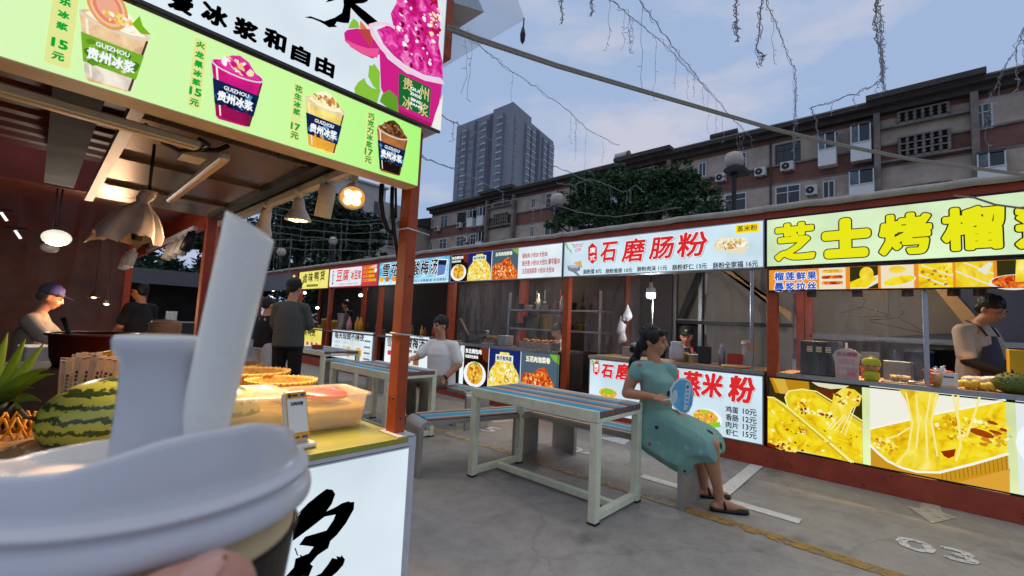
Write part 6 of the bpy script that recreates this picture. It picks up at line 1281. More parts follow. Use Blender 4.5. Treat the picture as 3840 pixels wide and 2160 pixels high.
g_, q, k = d9['H']; b = MB(); m_pur = M('purple_cap_cloth', '#3c3576', .8, var=.1); b.lathe([(.093, 0), (.095, .03), (.08, .07), (.03, .095), (0, .1)], g_(0, -.02, .045), m_pur, q @ V((0, 0, 1)), 20); b.add([g_(.075*math.cos(a), .05+.12*math.sin(a), .05) for a in [math.pi*i/8 for i in range(9)]], [tuple(range(9))], m_pur); b.build('cap', d9['t'])
for lb_, x, y, yw in (('person in black standing at the far corner of the back stall', 1.02, 7.9, 40),):
    person(lb_, (x, y, 0), R(yw), dict(pelvis=(0, 0, .85), neck=(0, .02, 1.36), head=(0, .06, 1.5), ls=(-.18, 0, 1.29), le=(-.22, .06, 1.03), lw=(-.14, .22, .95), rs=(.18, 0, 1.29), re=(.22, .06, 1.03), rw=(.14, .22, .95), lk=(-.1, .02, .45), la=(-.1, 0, .08), rk=(.1, .02, .45), ra=(.1, 0, .08)), m_blk, m_blk, .013, {}, parts=False)
# ================================================================ tables and benches in the aisle
m_tbl = M('chipped_pale_paint', '#dde1c6', .45, var=.1, scale=11, bump=.06)
worn(m_tbl, '#6a5a48', .66, 24, .8)
m_galv = M('grey_metal_sheet', '#a6a49e', .4, .45, var=.14, scale=6)
m_slat = [M('turquoise_slat', '#2a9cc4', .6, var=.2, scale=14, stretch=(1, .15, 1)), M('tan_slat', '#c2a890', .6, var=.2, scale=14, stretch=(1, .15, 1)), M('mauve_brown_slat', '#7a5a56', .6, var=.2, scale=14, stretch=(1, .15, 1)), M('grey_blue_slat', '#7fb0c4', .6, var=.2, scale=14, stretch=(1, .15, 1))]
def make_table(label):
    t = thing('slatted_table', label, 'table', (0, 0, 0), group='slatted tables in the aisle'); w_, l_, h = .64, 1.25, .735; lg = .06
    b = MB(); b.rbox((0, 0, h-.075), (.028, l_, h), m_tbl, .003); b.rbox((w_-.028, 0, h-.075), (w_, l_, h), m_tbl, .003)
    for y in (.0, l_-.03): b.rbox((.0285, y, h-.078), (w_-.0285, y+.028, h-.05), m_tbl, .003)
    for y in (.4, .8): b.box((.0285, y, h-.075), (w_-.0285, y+.04, h-.045), m_tbl)
    b.build('frame', t)
    n = 9; seq = [0, 0, 1, 2, 0, 1, 2, 0, 1]; sw = (w_-.062)/n
    for i in range(n): b = MB(); b.rbox((.0315+i*sw, .004, h-.043), (.0315+(i+1)*sw-.004, l_-.004, h-.003), m_slat[seq[i]], .003); b.rbox((.034+i*sw, -.0005, h-.042), (.0285+(i+1)*sw, .0038, h-.006), m_slat[2], .002); b.build('slat', t)
    for x, y in ((0, .0), (w_-lg, .0), (0, l_-lg), (w_-lg, l_-lg)): b = MB(); b.rbox((x, y, .012), (x+lg, y+lg, h-.0785), m_tbl, .004); b.rbox((x-.004, y-.004, 0), (x+lg+.004, y+lg+.004, .012), m_dark, .003); b.build('leg', t)
    b = MB()
    for y in (.005, l_-.055): b.rbox((lg, y, .02), (w_-lg, y+.05, .07), m_tbl, .003)
    b.rbox((w_/2-.025, .055, .022), (w_/2+.025, l_-.055, .068), m_tbl, .003); b.build('stretcher', t)
    return t
def put(o, x, y, rz=0, label=None):
    o.location = (x, y, 0); o.rotation_euler.z = rz
    if label: o['label'] = label
    return o
t1 = make_table('nearest pale slatted table with turquoise and brown slats, the woman leaning on it'); put(t1, 2.61, 1.595)
put(copy_tree(t1), 2.53, 4.03, R(1), 'slatted table where the young man in the white T-shirt sits'); put(copy_tree(t1), 3.12, 6.85, R(2), 'slatted table farthest back, beside the standing man in charcoal')
def make_bench(label):
    t = thing('slatted_bench', label, 'bench', (0, 0, 0), group='slatted benches in the aisle'); w_, l_, h, th, rd = .36, 1.68, .45, .035, .07
    pr = [(0, 0)]+[(rd-rd*math.cos(a), h-rd+rd*math.sin(a)) for a in [R(x) for x in (0, 18, 36, 54, 72, 90)]]; pr += [(l_-y, z) for y, z in pr[::-1]]
    inn = [(th, 0)]+[(rd-(rd-th)*math.cos(a), h-rd+(rd-th)*math.sin(a)) for a in [R(x) for x in (0, 18, 36, 54, 72, 90)]]; inn += [(l_-y, z) for y, z in inn[::-1]]
    n = len(pr); b = MB(); vs = [(0, y, z) for y, z in pr]+[(w_, y, z) for y, z in pr]+[(0, y, z) for y, z in inn]+[(w_, y, z) for y, z in inn]; fs = []; sm = []
    for i in range(n-1): fs += [(i, n+i, n+i+1, i+1), (2*n+i, 2*n+i+1, 3*n+i+1, 3*n+i), (i, i+1, 2*n+i+1, 2*n+i), (n+i, 3*n+i, 3*n+i+1, n+i+1)]
    fs += [(0, 2*n, 3*n, n), (n-1, 2*n-1, 4*n-1, 3*n-1)]; b.add(vs, fs, m_galv); b.box((.03, .3, h-th-.03), (w_-.03, .34, h-th), m_galv); b.build('frame', t)
    k = 7; sw = (w_-.03)/k; seq = [1, 2, 3, 0, 0, 1, 2]
    for i in range(k): b = MB(); b.rbox((.015+i*sw, rd+.01, h-.01), (.015+(i+1)*sw-.004, l_-rd-.01, h+.012), m_slat[seq[i]], .003); b.build('slat', t)
    return t
b1 = make_bench('slatted bench the woman in teal sits on'); put(b1, 3.32, 1.31)
put(copy_tree(b1), 2.345, 3.40, R(-90-15.5), 'empty slatted bench in the gap between the nearest table and the orange post'); put(copy_tree(b1), 3.62, 4.02, R(-3), 'slatted bench under the young man in white')
put(copy_tree(b1), 2.0, 4.15, R(2), 'slatted bench on the near side of the middle table, mostly behind the post'); put(copy_tree(b1), 3.95, 6.9, R(2), 'slatted bench beside the farthest table, in front of the tofu stall')

# ================================================================ things on the drink stall counter
def tubmat(name, hx, a): return M(name, hx, .25, var=0, alpha=a, spec=.5, sss=0)
m_tub = tubmat('frosted_plastic', '#f2e2c8', .3); m_liq = M('pale_yellow_liquid', '#eac878', .2, var=.06, scale=6, alpha=.72); m_redl = M('red_fruit_pulp', '#d0553f', .3, var=.25, scale=18)
def tub(label, cx, cy, rz, w_, d_, h, fill, ftop=None, lid=False):
    t = thing('plastic_tub', label, 'tub', (cx, cy, .8755), rz); q = Matrix.Rotation(rz, 3, 'Z'); o = V((cx, cy, .8755))
    def ring(f, z, ex=0, n=5):
        out = []; a_, c_ = w_/2*f+ex, d_/2*f+ex; r_ = .028
        for sx, sy, a0 in ((1, 1, 0), (-1, 1, 90), (-1, -1, 180), (1, -1, 270)):
            for k in range(n): a = R(a0+90*k/(n-1)); out.append(o+V((sx*(a_-r_)+r_*math.cos(a), sy*(c_-r_)+r_*math.sin(a), z)))
        return out
    def sk(b, rings, m, cap0=False, cap1=False):
        n = len(rings[0]); vs = [p for r_ in rings for p in r_]; k = len(rings); fs = [(i*n+jj, i*n+(jj+1) % n, (i+1)*n+(jj+1) % n, (i+1)*n+jj) for i in range(k-1) for jj in range(n)]
        if cap0: fs.append(tuple(range(n))[::-1])
        if cap1: fs.append(tuple((k-1)*n+jj for jj in range(n)))
        b.add(vs, fs, m, True)
    b = MB(); sk(b, [ring(.9, .001), ring(.93, .02), ring(1, h-.012), ring(1, h-.008, .012), ring(1, h, .014), ring(1, h, .004), ring(.985, h-.015), ring(.9, .012)], m_tub, True); b.build('tub_wall', t)
    b = MB(); f = .905+.08*fill; sk(b, [ring(.885, .006), ring(f-.018, h*fill)], m_liq, True, True); b.build('contents', t)
    if ftop: b = MB(); b.ell(o+V((0, .01, h*.86)), (w_*.37, d_*.37, .02), ftop, nu=24); b.build('floating_bowl', t)
    if lid: b = MB(); sk(b, [ring(1, h+.0015, .014), ring(1, h+.006, .012), ring(.9, h+.012), ring(.86, h+.008)], m_tub, True, True); b.rbox(o+V((-.04, -.012, h+.012)), o+V((.04, .012, h+.024)), m_tub, .004); b.build('lid', t)
    t.rotation_euler.z = rz; return t
tub('open frosted tub with pale yellow drink and red fruit on top, nearest the orange post', .80, 1.70, R(-4), .235, .25, .128, .62, m_redl); tub('lidded frosted tub with pale yellow drink, left of the open one', .545, 1.76, R(-4), .23, .3, .125, .6, None, True)
m_bam = M('woven_bamboo', '#c99a4a', .6, var=.3, scale=60, bump=.4)
def basket(label, cx, cy, z, rad, fill):
    t = thing('bamboo_basket', label, 'basket', (cx, cy, z), group='bamboo baskets on the side counter'); b = MB(); n = 40
    b.lathe([(rad*.75, 0), (rad*.86, .03), (rad*.97, .07), (rad, .075), (rad*1.03, .078), (rad*1.03, .09), (rad*.98, .092), (rad*.95, .08), (rad*.8, .03), (rad*.7, .012), (0, .012)], (cx, cy, z), m_bam, n=n)
    for k in range(n): a = 2*math.pi*k/n; b.tube([(cx+rad*1.035*math.cos(a), cy+rad*1.035*math.sin(a), z+.074), (cx+rad*1.045*math.cos(a+.1), cy+rad*1.045*math.sin(a+.1), z+.094)], .003, m_bam, 5)
    b.build('weave', t); b = MB(); r = random.Random(int(cx*1000+cy*77))
    for i in range(80):
        a, q = r.uniform(0, 6.28), rad*.8*math.sqrt(r.random()); p = V((cx+q*math.cos(a), cy+q*math.sin(a), z+.036+.02*(1-q/rad)+r.uniform(0, .012))); e = r.uniform(0, 6.28); d = V((math.cos(e), math.sin(e), r.uniform(-.2, .2)))*r.uniform(.02, .05); b.tube([p-d-V((0, 0, .018)), p+V((0, 0, -.01)), p+d-V((0, 0, .018))], .0045, fill, 5)
    b.build('filling', t); return t
fl1 = M('orange_fruit_strips', '#b8641c', .5, var=.25, scale=30); fl2 = M('yellow_fruit_strips', '#b8923a', .5, var=.25, scale=30)
# a wooden riser keeps the baskets at rim height
b = MB(); b.rbox((.45, 2.0, .8755), (.93, 3.25, .905), m_wood, .004); tag(b.build('riser_board'), 'low wooden board under the bamboo baskets on the side counter', 'board')
basket('bamboo basket nearest the tubs with a low yellow filling', .79, 2.12, .9055, .14, fl2); basket('bamboo basket second from the tubs heaped with yellow fruit strips', .755, 2.42, .9155, .165, fl2); basket('bamboo basket third from the tubs with orange fruit strips', .74, 2.78, .9155, .17, fl1); basket('bamboo basket farthest along the side counter', .75, 3.1, .9155, .155, fl1)
# payment stand, its code left out
q_ = U(*zz('i', 625, 725), 'z', .8765); qs = thing('payment_stand', 'white and yellow scan to pay stand leaning on the lime counter', 'payment stand', tuple(q_))
rz = Matrix.Rotation(R(8), 3, 'Z'); tl_ = Matrix.Rotation(R(-17), 3, 'X'); qm = rz @ tl_; b = MB(); pw = M('white_plastic', '#d8d4cc', .4, var=.04)
b.rbox((q_.x-.039, q_.y-.012, q_.z+.016), (q_.x+.039, q_.y+.012, q_.z+.176), pw, .009, rot=qm, about=q_+V((0, 0, .016))); b.build('body', qs); b = MB(); b.rbox((q_.x-.05, q_.y-.03, q_.z), (q_.x+.05, q_.y+.06, q_.z+.016), pw, .005, rot=rz, about=q_); b.build('foot', qs)
B = Board(q_+V((0, 0, .016))+qm @ V((0, -.0123, 0)), qm @ V((1, 0, 0)), qm @ V((0, -1, 0))); B.w = qm @ V((0, 0, 1)); yl = M('yellow_print', '#e0a21c', .4, var=0); wp = M('white_print', '#e6e4de', .4, var=0); bp_ = M('black_print', '#26262a', .4, var=0); bl_ = M('blue_print', '#2f4f9c', .4, var=0)
B.rect(-.034, .006, .034, .154, yl, .5, 'print', r=.006); B.rect(-.031, .03, .031, .134, wp, 1, 'print', r=.004); B.ell(-.022, .144, .006, .006, bp_, 1.5, 'print'); B.rect(-.014, .141, .004, .147, bp_, 1.5, 'print'); B.ell(.02, .144, .008, .005, bl_, 1.5, 'print'); B.text('扫码付款', -.02, .113, .02, .124, bp_, bold=.0004, k=2, name='print'); B.rect(-.02, .014, .0, .018, bp_, 1.5, 'print'); B.rect(.008, .012, .026, .019, bl_, 1.5, 'print'); B.finish(qs)
# watermelon, pale melon
def melon_mat(name, light, dark, sc_, th):
    m = bpy.data.materials.new(name); m.use_nodes = True; nt = m.node_tree; bs = nt.nodes['Principled BSDF']; tc = nt.nodes.new('ShaderNodeTexCoord'); wv = nt.nodes.new('ShaderNodeTexWave'); wv.wave_type = 'BANDS'; wv.bands_direction = 'Z'; wv.inputs['Scale'].default_value = sc_; wv.inputs['Distortion'].default_value = 5.5; wv.inputs['Detail'].default_value = 5; wv.inputs['Detail Scale'].default_value = 3.0; wv.inputs['Detail Roughness'].default_value = .7
    r = nt.nodes.new('ShaderNodeValToRGB'); e = r.color_ramp.elements; e[0].position = th; e[0].color = (*lin(dark), 1); e[1].position = th+.08; e[1].color = (*lin(light), 1); nt.links.new(tc.outputs['Object'], wv.inputs[0]); nt.links.new(wv.outputs[0], r.inputs[0]); nt.links.new(r.outputs[0], bs.inputs['Base Color']); bs.inputs['Roughness'].default_value = .28; return m
mc = DP(308, 1046, 1.42)
wmn = thing('watermelon', 'large striped watermelon on the counter behind the cup', 'watermelon', (mc.x, mc.y, mc.z-.12)); b = MB(); b.ell(mc, (.2, .155, .128), melon_mat('watermelon_rind', '#b4b34c', '#3a4a28', 9, .30), rot=Matrix.Rotation(R(12), 3, 'Z'), nu=40, nv=26); b.build('rind', wmn); b = MB(); b.tube([mc+V((-.19, -.04, .02)), mc+V((-.212, -.05, .03)), mc+V((-.225, -.045, .05))], .006, m_bark, 6); b.build('stalk', wmn)
b = MB(); b.box((mc.x-.28, mc.y-.2, .8755), (mc.x+.32, mc.y+.22, mc.z-.128), m_wood); tag(b.build('crate'), 'low wooden crate under the watermelon', 'crate')
m2 = DP(578, 1035, 1.5); b = MB(); b.ell(m2, (.095, .1, .085), melon_mat('pale_melon_rind', '#c9bf83', '#5b6436', 7, .3), rot=Matrix.Rotation(R(50), 3, 'Y'), nu=32, nv=20); b.tube([m2+V((0, 0, .08)), m2+V((.01, 0, .11))], .006, m_bark, 6); tag(b.build('melon'), 'pale melon with green streaks beside the frosted tubs', 'melon')
# straws in paper, bottle, pot, jar
m_paper = M('straw_paper', '#c7ae98', .7, var=.08); m_pp = M('straw_print', '#3a2f2c', .7, var=0)
st = thing('straw_bundle', 'fan of paper wrapped straws with dark print standing behind the watermelon', 'straws', tuple(DP(225, 1010, 1.62))); b = MB(); b2 = MB(); r = random.Random(9)
for row in range(2):
    for i in range(12):
        f = i/11; lo = DP(150+110*f, 1040, 1.6+.04*row); hi = DP(160+145*f+r.uniform(-3, 3), 908-14*math.sin(f*3.1)+r.uniform(-4, 6)-6*row, 1.58+.05*row+r.uniform(-.01, .01)); d = (hi-lo); s_ = V((.98, -.2, 0)); wd = .0085
        b.add([lo-s_*wd, lo+s_*wd, hi+s_*wd, hi-s_*wd, lo-s_*wd+V((0, .006, 0)), lo+s_*wd+V((0, .006, 0)), hi+s_*wd+V((0, .006, 0)), hi-s_*wd+V((0, .006, 0))], [(0, 1, 2, 3), (7, 6, 5, 4), (0, 4, 5, 1), (1, 5, 6, 2), (2, 6, 7, 3), (3, 7, 4, 0)], m_paper)
        if r.random() < .6:
            for k in range(5): a = lo+d*(.42+.07*k)+V((0, -.0015, 0)); b2.add([a-s_*.0035, a+s_*.0035, a+d*.05+s_*.0035, a+d*.05-s_*.0035], [(0, 1, 2, 3)], m_pp)
        if r.random() < .5: a = hi-d*.03+V((0, -.0015, 0)); b2.add([a-s_*.005, a+s_*.005, a+d*.015+s_*.005, a+d*.015-s_*.005], [(0, 1, 2, 3)], m_pp)
b.build('wrapper', st); b2.build('print', st)
MB().lathe([(0, 0), (.085, 0), (.09, .12), (.085, .12), (.08, .01), (0, .01)], V((*DP(222, 1020, 1.66).xy, .93)), m_tub, n=24).build('holder', st)
yb_ = DP(292, 905, 1.72); y0 = V((yb_.x, yb_.y, .8755)); ybt = thing('yellow_bottle', 'yellow bottle with a yellow cap behind the paper straws', 'bottle', tuple(y0)); hgt = DP(292, 868, 1.72).z-.8755; m_yb = M('yellow_plastic', '#cf9a18', .35, var=.08); m_ybc = M('bright_yellow_cap', '#e0ac14', .35, var=.05)
MB().lathe([(0, 0), (.035, 0), (.038, .01), (.038, hgt-.1), (.016, hgt-.05), (.016, hgt-.02), (0, hgt-.02)], y0, m_yb, n=20).build('body', ybt); b = MB(); b.lathe([(.02, hgt-.045), (.021, hgt-.02), (.02, hgt), (0, hgt)], y0, m_ybc, n=16); b.tube([DP(248, 893, 1.72), DP(285, 886, 1.72), DP(330, 880, 1.72)], .0095, m_ybc, 8); b.build('cap', ybt)
pp_ = DP(240, 868, 2.02); pot = thing('cooking_pot', 'wide dark red pot with a ladle handle standing in front of the clear screen', 'pot', (pp_.x, pp_.y, pp_.z-.09)); m_pot = M('dark_red_enamel', '#4a140e', .4, var=.12)
MB().lathe([(0, -.09), (.13, -.09), (.145, -.05), (.155, .04), (.168, .045), (.168, .055), (.15, .055), (.14, 0), (0, -.01)], pp_, m_pot, n=32).build('body', pot); b = MB(); b.tube([pp_+V((-.07, 0, .0)), pp_+V((-.115, 0, .12))], .009, m_dark, 8); b.build('ladle_handle', pot)
b = MB(); b.box((pp_.x-.3, pp_.y-.16, 0), (pp_.x+.2, pp_.y+.25, pp_.z-.09), m_body); tag(b.build('low_cabinet'), 'dark cabinet carrying the wide red pot', 'cabinet')
jr = DP(415, 830, 2.5); jt = thing('glass_jar', 'ribbed amber glass jar beyond the cup lid', 'jar', (jr.x, jr.y, jr.z-.12)); m_amb = M('amber_ribbed_glass', '#b98a5a', .15, var=0, alpha=.55, spec=.7)
MB().lathe([(0, -.12), (.07, -.12)]+[(.072+.006*(i % 2), -.11+.013*i) for i in range(12)]+[(.06, .055), (0, .06)], jr, m_amb, n=28).build('jar_body', jt)
b = MB(); b.box((jr.x-.2, jr.y-.15, 0), (jr.x+.2, jr.y+.2, jr.z-.12), m_body); tag(b.build('rear_cabinet'), 'dark cabinet carrying the ribbed jar', 'cabinet')
# plant and netted basket at the left edge
m_pl = leaf_mat('strap_leaf_green', '#6c8a2c'); pc_ = DP(-12, 985, 1.5); pl = thing('potted_plant', 'green plant with long strap leaves at the left edge of the counter', 'plant', (pc_.x, pc_.y, pc_.z-.1)); r = random.Random(12)
for i, (tx, ty, dd) in enumerate(((65, 850, 0), (112, 862, .05), (125, 925, -.03), (138, 940, .03), (85, 975, -.05), (105, 1010, .0), (60, 1035, .02), (40, 905, .08), (20, 835, .04), (-20, 850, 0), (95, 890, .06), (-60, 900, 0), (45, 1000, -.08))):
    tip = DP(tx, ty, 1.5+dd); root = pc_+V((r.uniform(-.02, .02), r.uniform(-.02, .02), -.06)); midp = (root*.45+tip*.55)+V((0, 0, .05 if ty > 900 else .01)); b = MB(); vs = []; n = 8
    for k in range(n+1):
        f = k/n; p = root*(1-f)**2+midp*2*f*(1-f)+tip*f*f; wd = .015*math.sin(math.pi*min(1, .15+f*.85))+.0008; s_ = (tip-root).cross(V((.3, -1, .2))).normalized(); vs += [p-s_*wd, p+V((0, -.004, -.003)), p+s_*wd]
    b.add(vs, [(3*k+a, 3*k+a+1, 3*k+a+4, 3*k+a+3) for k in range(n) for a in (0, 1)], m_pl, True); b.build('leaf', pl)
MB().lathe([(0, -.12), (.05, -.12), (.065, -.03), (.06, -.03), (0, -.04)], pc_, m_dark, n=18).build('pot', pl)
nb = DP(22, 1085, 1.36); nbt = thing('net_basket', 'orange lattice basket under the plant at the left edge', 'basket', (nb.x, nb.y, .8755)); m_net = M('orange_plastic', '#c9831c', .4, var=.08); b = MB()
for k in range(14):
    for s_ in (-1, 1): a0 = 2*math.pi*k/14; b.tube([nb+V((.075*math.cos(a0+s_*f*.9)*(1-.25*f), .075*math.sin(a0+s_*f*.9)*(1-.25*f), -.09+.14*f)) for f in (0, .25, .5, .75, 1)], .004, m_net, 5)
b.lathe([(.078, -.09), (.082, -.085), (.078, -.08), (.074, -.085), (.078, -.09)], nb, m_net, n=24); b.build('lattice', nbt)
b = MB(); r = random.Random(2)
for i in range(40): a = r.uniform(0, 6.28); e = r.uniform(.2, 1.2); c = DP(8, 1152, 1.28); d = V((math.cos(a)*math.sin(e), math.sin(a)*math.sin(e), math.cos(e))); b.ell(c+d*.02, (.008, .008, .014), m_net, rot=d.to_track_quat('Z', 'Y').to_matrix(), nu=6, nv=5)
tag(b.build('flower'), 'orange flower head at the left edge of the counter', 'flower')
# back counter clutter seen over the pot
cc = [M('blue_wrapper', '#3a5f9c', .5, var=.1), M('white_wrapper', '#c9c9cc', .5, var=.1), M('red_wrapper', '#a8443a', .5, var=.1), M('tan_wrapper', '#b08a5c', .5, var=.1)]
for i, (x, m, s_, lb_) in enumerate(((255, cc[0], .06, 'blue wrapped packet on the back counter'), (278, cc[2], .045, 'red wrapped packet on the back counter beside the blue one'), (305, cc[3], .05, 'tan packet on the back counter'), (335, cc[1], .065, 'white packet with blue print on the back counter'), (372, cc[1], .05, 'small white packet at the right end of the back counter'))):
    p = U(x, 822, 'y', 4.25); p.z = .8705; b = MB()
    vs = [p+V((s_*(-1+2*((k//1) & 1))*r.uniform(.8, 1.1), s_*.7*(-1+2*((k >> 1) & 1))*r.uniform(.8, 1.1), s_*(1.5 if k & 4 else 0)*r.uniform(.8, 1.15))) for k in range(8)]
    b.add(vs, [(0, 2, 3, 1), (4, 5, 7, 6), (0, 1, 5, 4), (1, 3, 7, 5), (3, 2, 6, 7), (2, 0, 4, 6)], m); tag(b.build('packet'), lb_, 'packet', 'packets on the back counter')

# ================================================================ things on the counters of the far row
CZ = .933
def on(k, x, y, X=5.25): p = SP(k, x, y, X); return V((X, p.y, CZ))
ov_ = thing('microwave_oven', 'black oven with a lit grille on the durian stall counter', 'oven', (5.35, .74, CZ)); b = MB(); b.rbox((5.2, .585, CZ), (5.5, .9, CZ+.33), m_dark, .008); b.build('case', ov_); b = MB()
for i in range(3):
    for k in range(4): y = .84-i*.075; b.box((5.1985, y-.045, CZ+.225+k*.014), (5.2, y, CZ+.231+k*.014), M('lit_grille', '#e0c898', .4, var=0, emit=.5 if i == 1 else .15))
b.build('grille', ov_)
cs_ = on('b', 728, 1400, 5.16); cd = thing('sign_card', 'pink and cream scalloped sign card standing on the durian stall counter', 'sign card', tuple(cs_)); b = MB(); ol = []
for i in range(25): a = math.pi*i/24; rr = .1+.008*abs(math.sin(a*4.5)); ol.append((rr*math.cos(a), .2+.075*math.sin(a)))
ol = [(.085, 0)]+[(.09, .13)]+ol+[(-.09, .13), (-.085, 0)]; b.prism([cs_+V((0, -u, v)) for u, v in ol], (.012, 0, 0), M('cream_card', '#d9bfae', .6, var=.08)); b.build('card', cd)
B = Board(cs_+V((-.0005, 0, 0)), (0, -1, 0), (-1, 0, 0)); pkk = M('pink_card_print', '#c9637a', .6, var=0); pk2 = M('pale_pink_print', '#d99a9a', .6, var=.1, scale=30)
B.text('芝士榴莲', -.075, .205, .075, .24, pkk, bold=.002); B.rect(-.08, .01, .08, .1, pk2, 1, r=.02); B.ell(-.03, .06, .035, .025, M('cream_card', '#d9bfae'), 2); B.text('现烤', -.0, .03, .06, .06, pkk, k=3); B.rect(-.06, .13, .06, .18, pk2, 1, r=.01); B.finish(cd)
dl_ = on('b', 905, 1410, 5.14); dt = thing('toy_figure', 'small yellow green toy figure with a leafy cap beside the pink sign card', 'toy', tuple(dl_)); m_doll = M('yellow_green_vinyl', '#b3ad20', .4, var=.06); b = MB()
b.lathe([(0, 0), (.05, 0), (.058, .02), (.06, .06), (.05, .085), (0, .09)], dl_, m_doll, n=24); b.build('body', dt); b = MB(); b.ell(dl_+V((0, 0, .135)), (.06, .066, .056), M('toy_face', '#c9955c', .5, var=.04), nu=24, nv=14); b.build('head', dt); b = MB(); b.lathe([(.069, .135), (.072, .15), (.062, .185), (.03, .205), (.012, .21), (.01, .225), (0, .228)], dl_, m_doll, n=24); b.build('cap', dt)
b = MB()
for s_ in (-1, 1): b.ell(dl_+V((-.056, s_*.022, .138)), (.006, .011, .012), m_dark, nu=10, nv=6)
b.build('eye', dt)
m_dess = M('custard', '#d9a83a', .4, var=.15); m_cup = M('clear_cup', '#e6d6b8', .2, var=0, alpha=.5)
for i, x in enumerate((1075, 1150)):
    p = on('b', x, 1380, 5.22); t = thing('dessert_cup', ('small clear dessert cup of yellow custard, nearer the toy figure', 'small clear dessert cup of yellow custard, nearer the steel bar')[i], 'dessert cup', tuple(p+V((0, 0, .012))), group='dessert cups on the durian counter'); o = ORG[t]; MB().lathe([(0, 0), (.03, 0), (.036, .05), (.038, .052), (.034, .052), (.029, .004), (0, .004)], o, m_cup, n=20).build('cup', t); MB().lathe([(0, .005), (.028, .005), (.032, .04), (0, .043)], o, m_dess, n=18).build('filling', t)
p = on('b', 1160, 1410, 5.22); tr = thing('metal_tray', 'shallow metal tray under the dessert cups', 'tray', (5.22, p.y, CZ)); b = MB(); b.rbox((5.13, p.y-.17, CZ), (5.33, p.y+.17, CZ+.011), m_steel, .004); b.build('pan', tr); b = MB(); b.tube([(5.14, p.y-.05, CZ+.02), (5.16, p.y-.18, CZ+.07)], .006, m_alu, 8); b.ell((5.15, p.y-.03, CZ+.022), (.02, .03, .01), m_alu); tag(b.build('spoon'), 'metal spoon resting on the tray of dessert cups', 'spoon')
p = on('b', 1390, 1420, 5.15); t = thing('napkin_cup', 'paper cup stuffed with white napkins beside the payment sign', 'cup', tuple(p)); MB().lathe([(0, 0), (.032, 0), (.042, .11), (.04, .11), (.031, .004), (0, .004)], p, M('paper_cup_tan', '#b98f5c', .6), n=20).build('cup', t); b = MB(); r = random.Random(3)
for i in range(14): a = r.uniform(0, 6.28); c = p+V((.022*math.cos(a), .03*math.sin(a), .13+r.uniform(-.01, .03))); b.add([c+V((r.uniform(-.025, .025), r.uniform(-.03, .03), r.uniform(-.03, .03))) for k in range(4)], [(0, 1, 2, 3)], m_tee)
b.build('napkin', t)
p = on('b', 1465, 1440, 5.12); t = thing('payment_card', 'white payment sign in a clear stand on the durian counter', 'payment stand', tuple(p)); b = MB(); b.rbox((5.12, p.y-.055, CZ), (5.13, p.y+.055, CZ+.125), pw, .003); b.rbox((5.1, p.y-.06, CZ), (5.16, p.y+.06, CZ+.008), m_cup, .002); b.build('card', t); B = Board((5.1195, p.y, CZ), (0, -1, 0), (-1, 0, 0)); B.rect(-.03, .085, .03, .095, bp_, 1, 'print'); B.rect(-.045, .012, .045, .02, yl, 1, 'print'); B.finish(t)
b = MB(); r = random.Random(6); p = on('b', 1730, 1400, 5.25)
for i in range(9): b.ell(p+V((r.uniform(-.06, .08), r.uniform(-.17, .15), .035+r.uniform(0, .05))), (.05, r.uniform(.05, .08), r.uniform(.03, .05)), m_skin, nu=10, nv=7)
fleshed(b, .012, 1, 'plastic_bags', None, M('translucent_plastic_bag', '#d9d2c4', .25, var=.1, bump=.5, alpha=.8)); o = bpy.data.objects['plastic_bags']; tag(o, 'heap of pale plastic bags in front of the apron vendor', 'plastic bags')
p = on('b', 1610, 1430, 5.2); b = MB()
for i in range(5): b.ell(p+V((r.uniform(-.03, .03), .06-i*.045, .03+r.uniform(0, .02))), (.035, .04, .03), M('durian_flesh', '#d9b33a', .4, var=.1), rot=Matrix.Rotation(i, 3, 'X'), nu=12, nv=8)
tag(b.build('durian_flesh'), 'yellow durian flesh pieces in wrap before the plastic bags', 'fruit')
p = on('b', 1940, 1440, 5.2); gm_ = thing('green_durian', 'dark green round durian at the right edge of the counter', 'durian', tuple(p)); b = MB(); m_gd = M('durian_husk', '#5c6a2c', .6, var=.2, scale=20); c = p+V((.02, 0, .075)); b.ell(c, (.1, .12, .08), m_gd, nu=24, nv=16); r = random.Random(8)
for i in range(120):
    a = r.uniform(0, 6.28); z_ = r.uniform(-.6, 1); q = math.sqrt(1-z_*z_); d = V((q*math.cos(a), q*math.sin(a), z_)); pp = c+V((d.x*.098, d.y*.118, d.z*.078)); b.lathe([(.009, 0), (0, .014)], pp, m_gd, d, 5)
b.build('husk', gm_); MB().tube([c+V((0, 0, .07)), c+V((0, .01, .11))], .008, m_bark, 6).build('stalk', gm_)
b = MB(); yq = SP('b', 1890, 1270, 5.5).y; t = thing('yellow_box', 'tall yellow box standing at the right edge behind the durian', 'box', (5.5, yq-.09, CZ)); b.rbox((5.4, yq-.2, CZ), (5.58, yq, 1.27), M('yellow_card_box', '#cfa414', .55, var=.06), .003); b.build('carton', t); b = MB(); b.box((5.3985, yq-.13, 1.0), (5.4, yq-.09, 1.06), M('orange_print', '#b3701c', .5)); b.build('label', t)
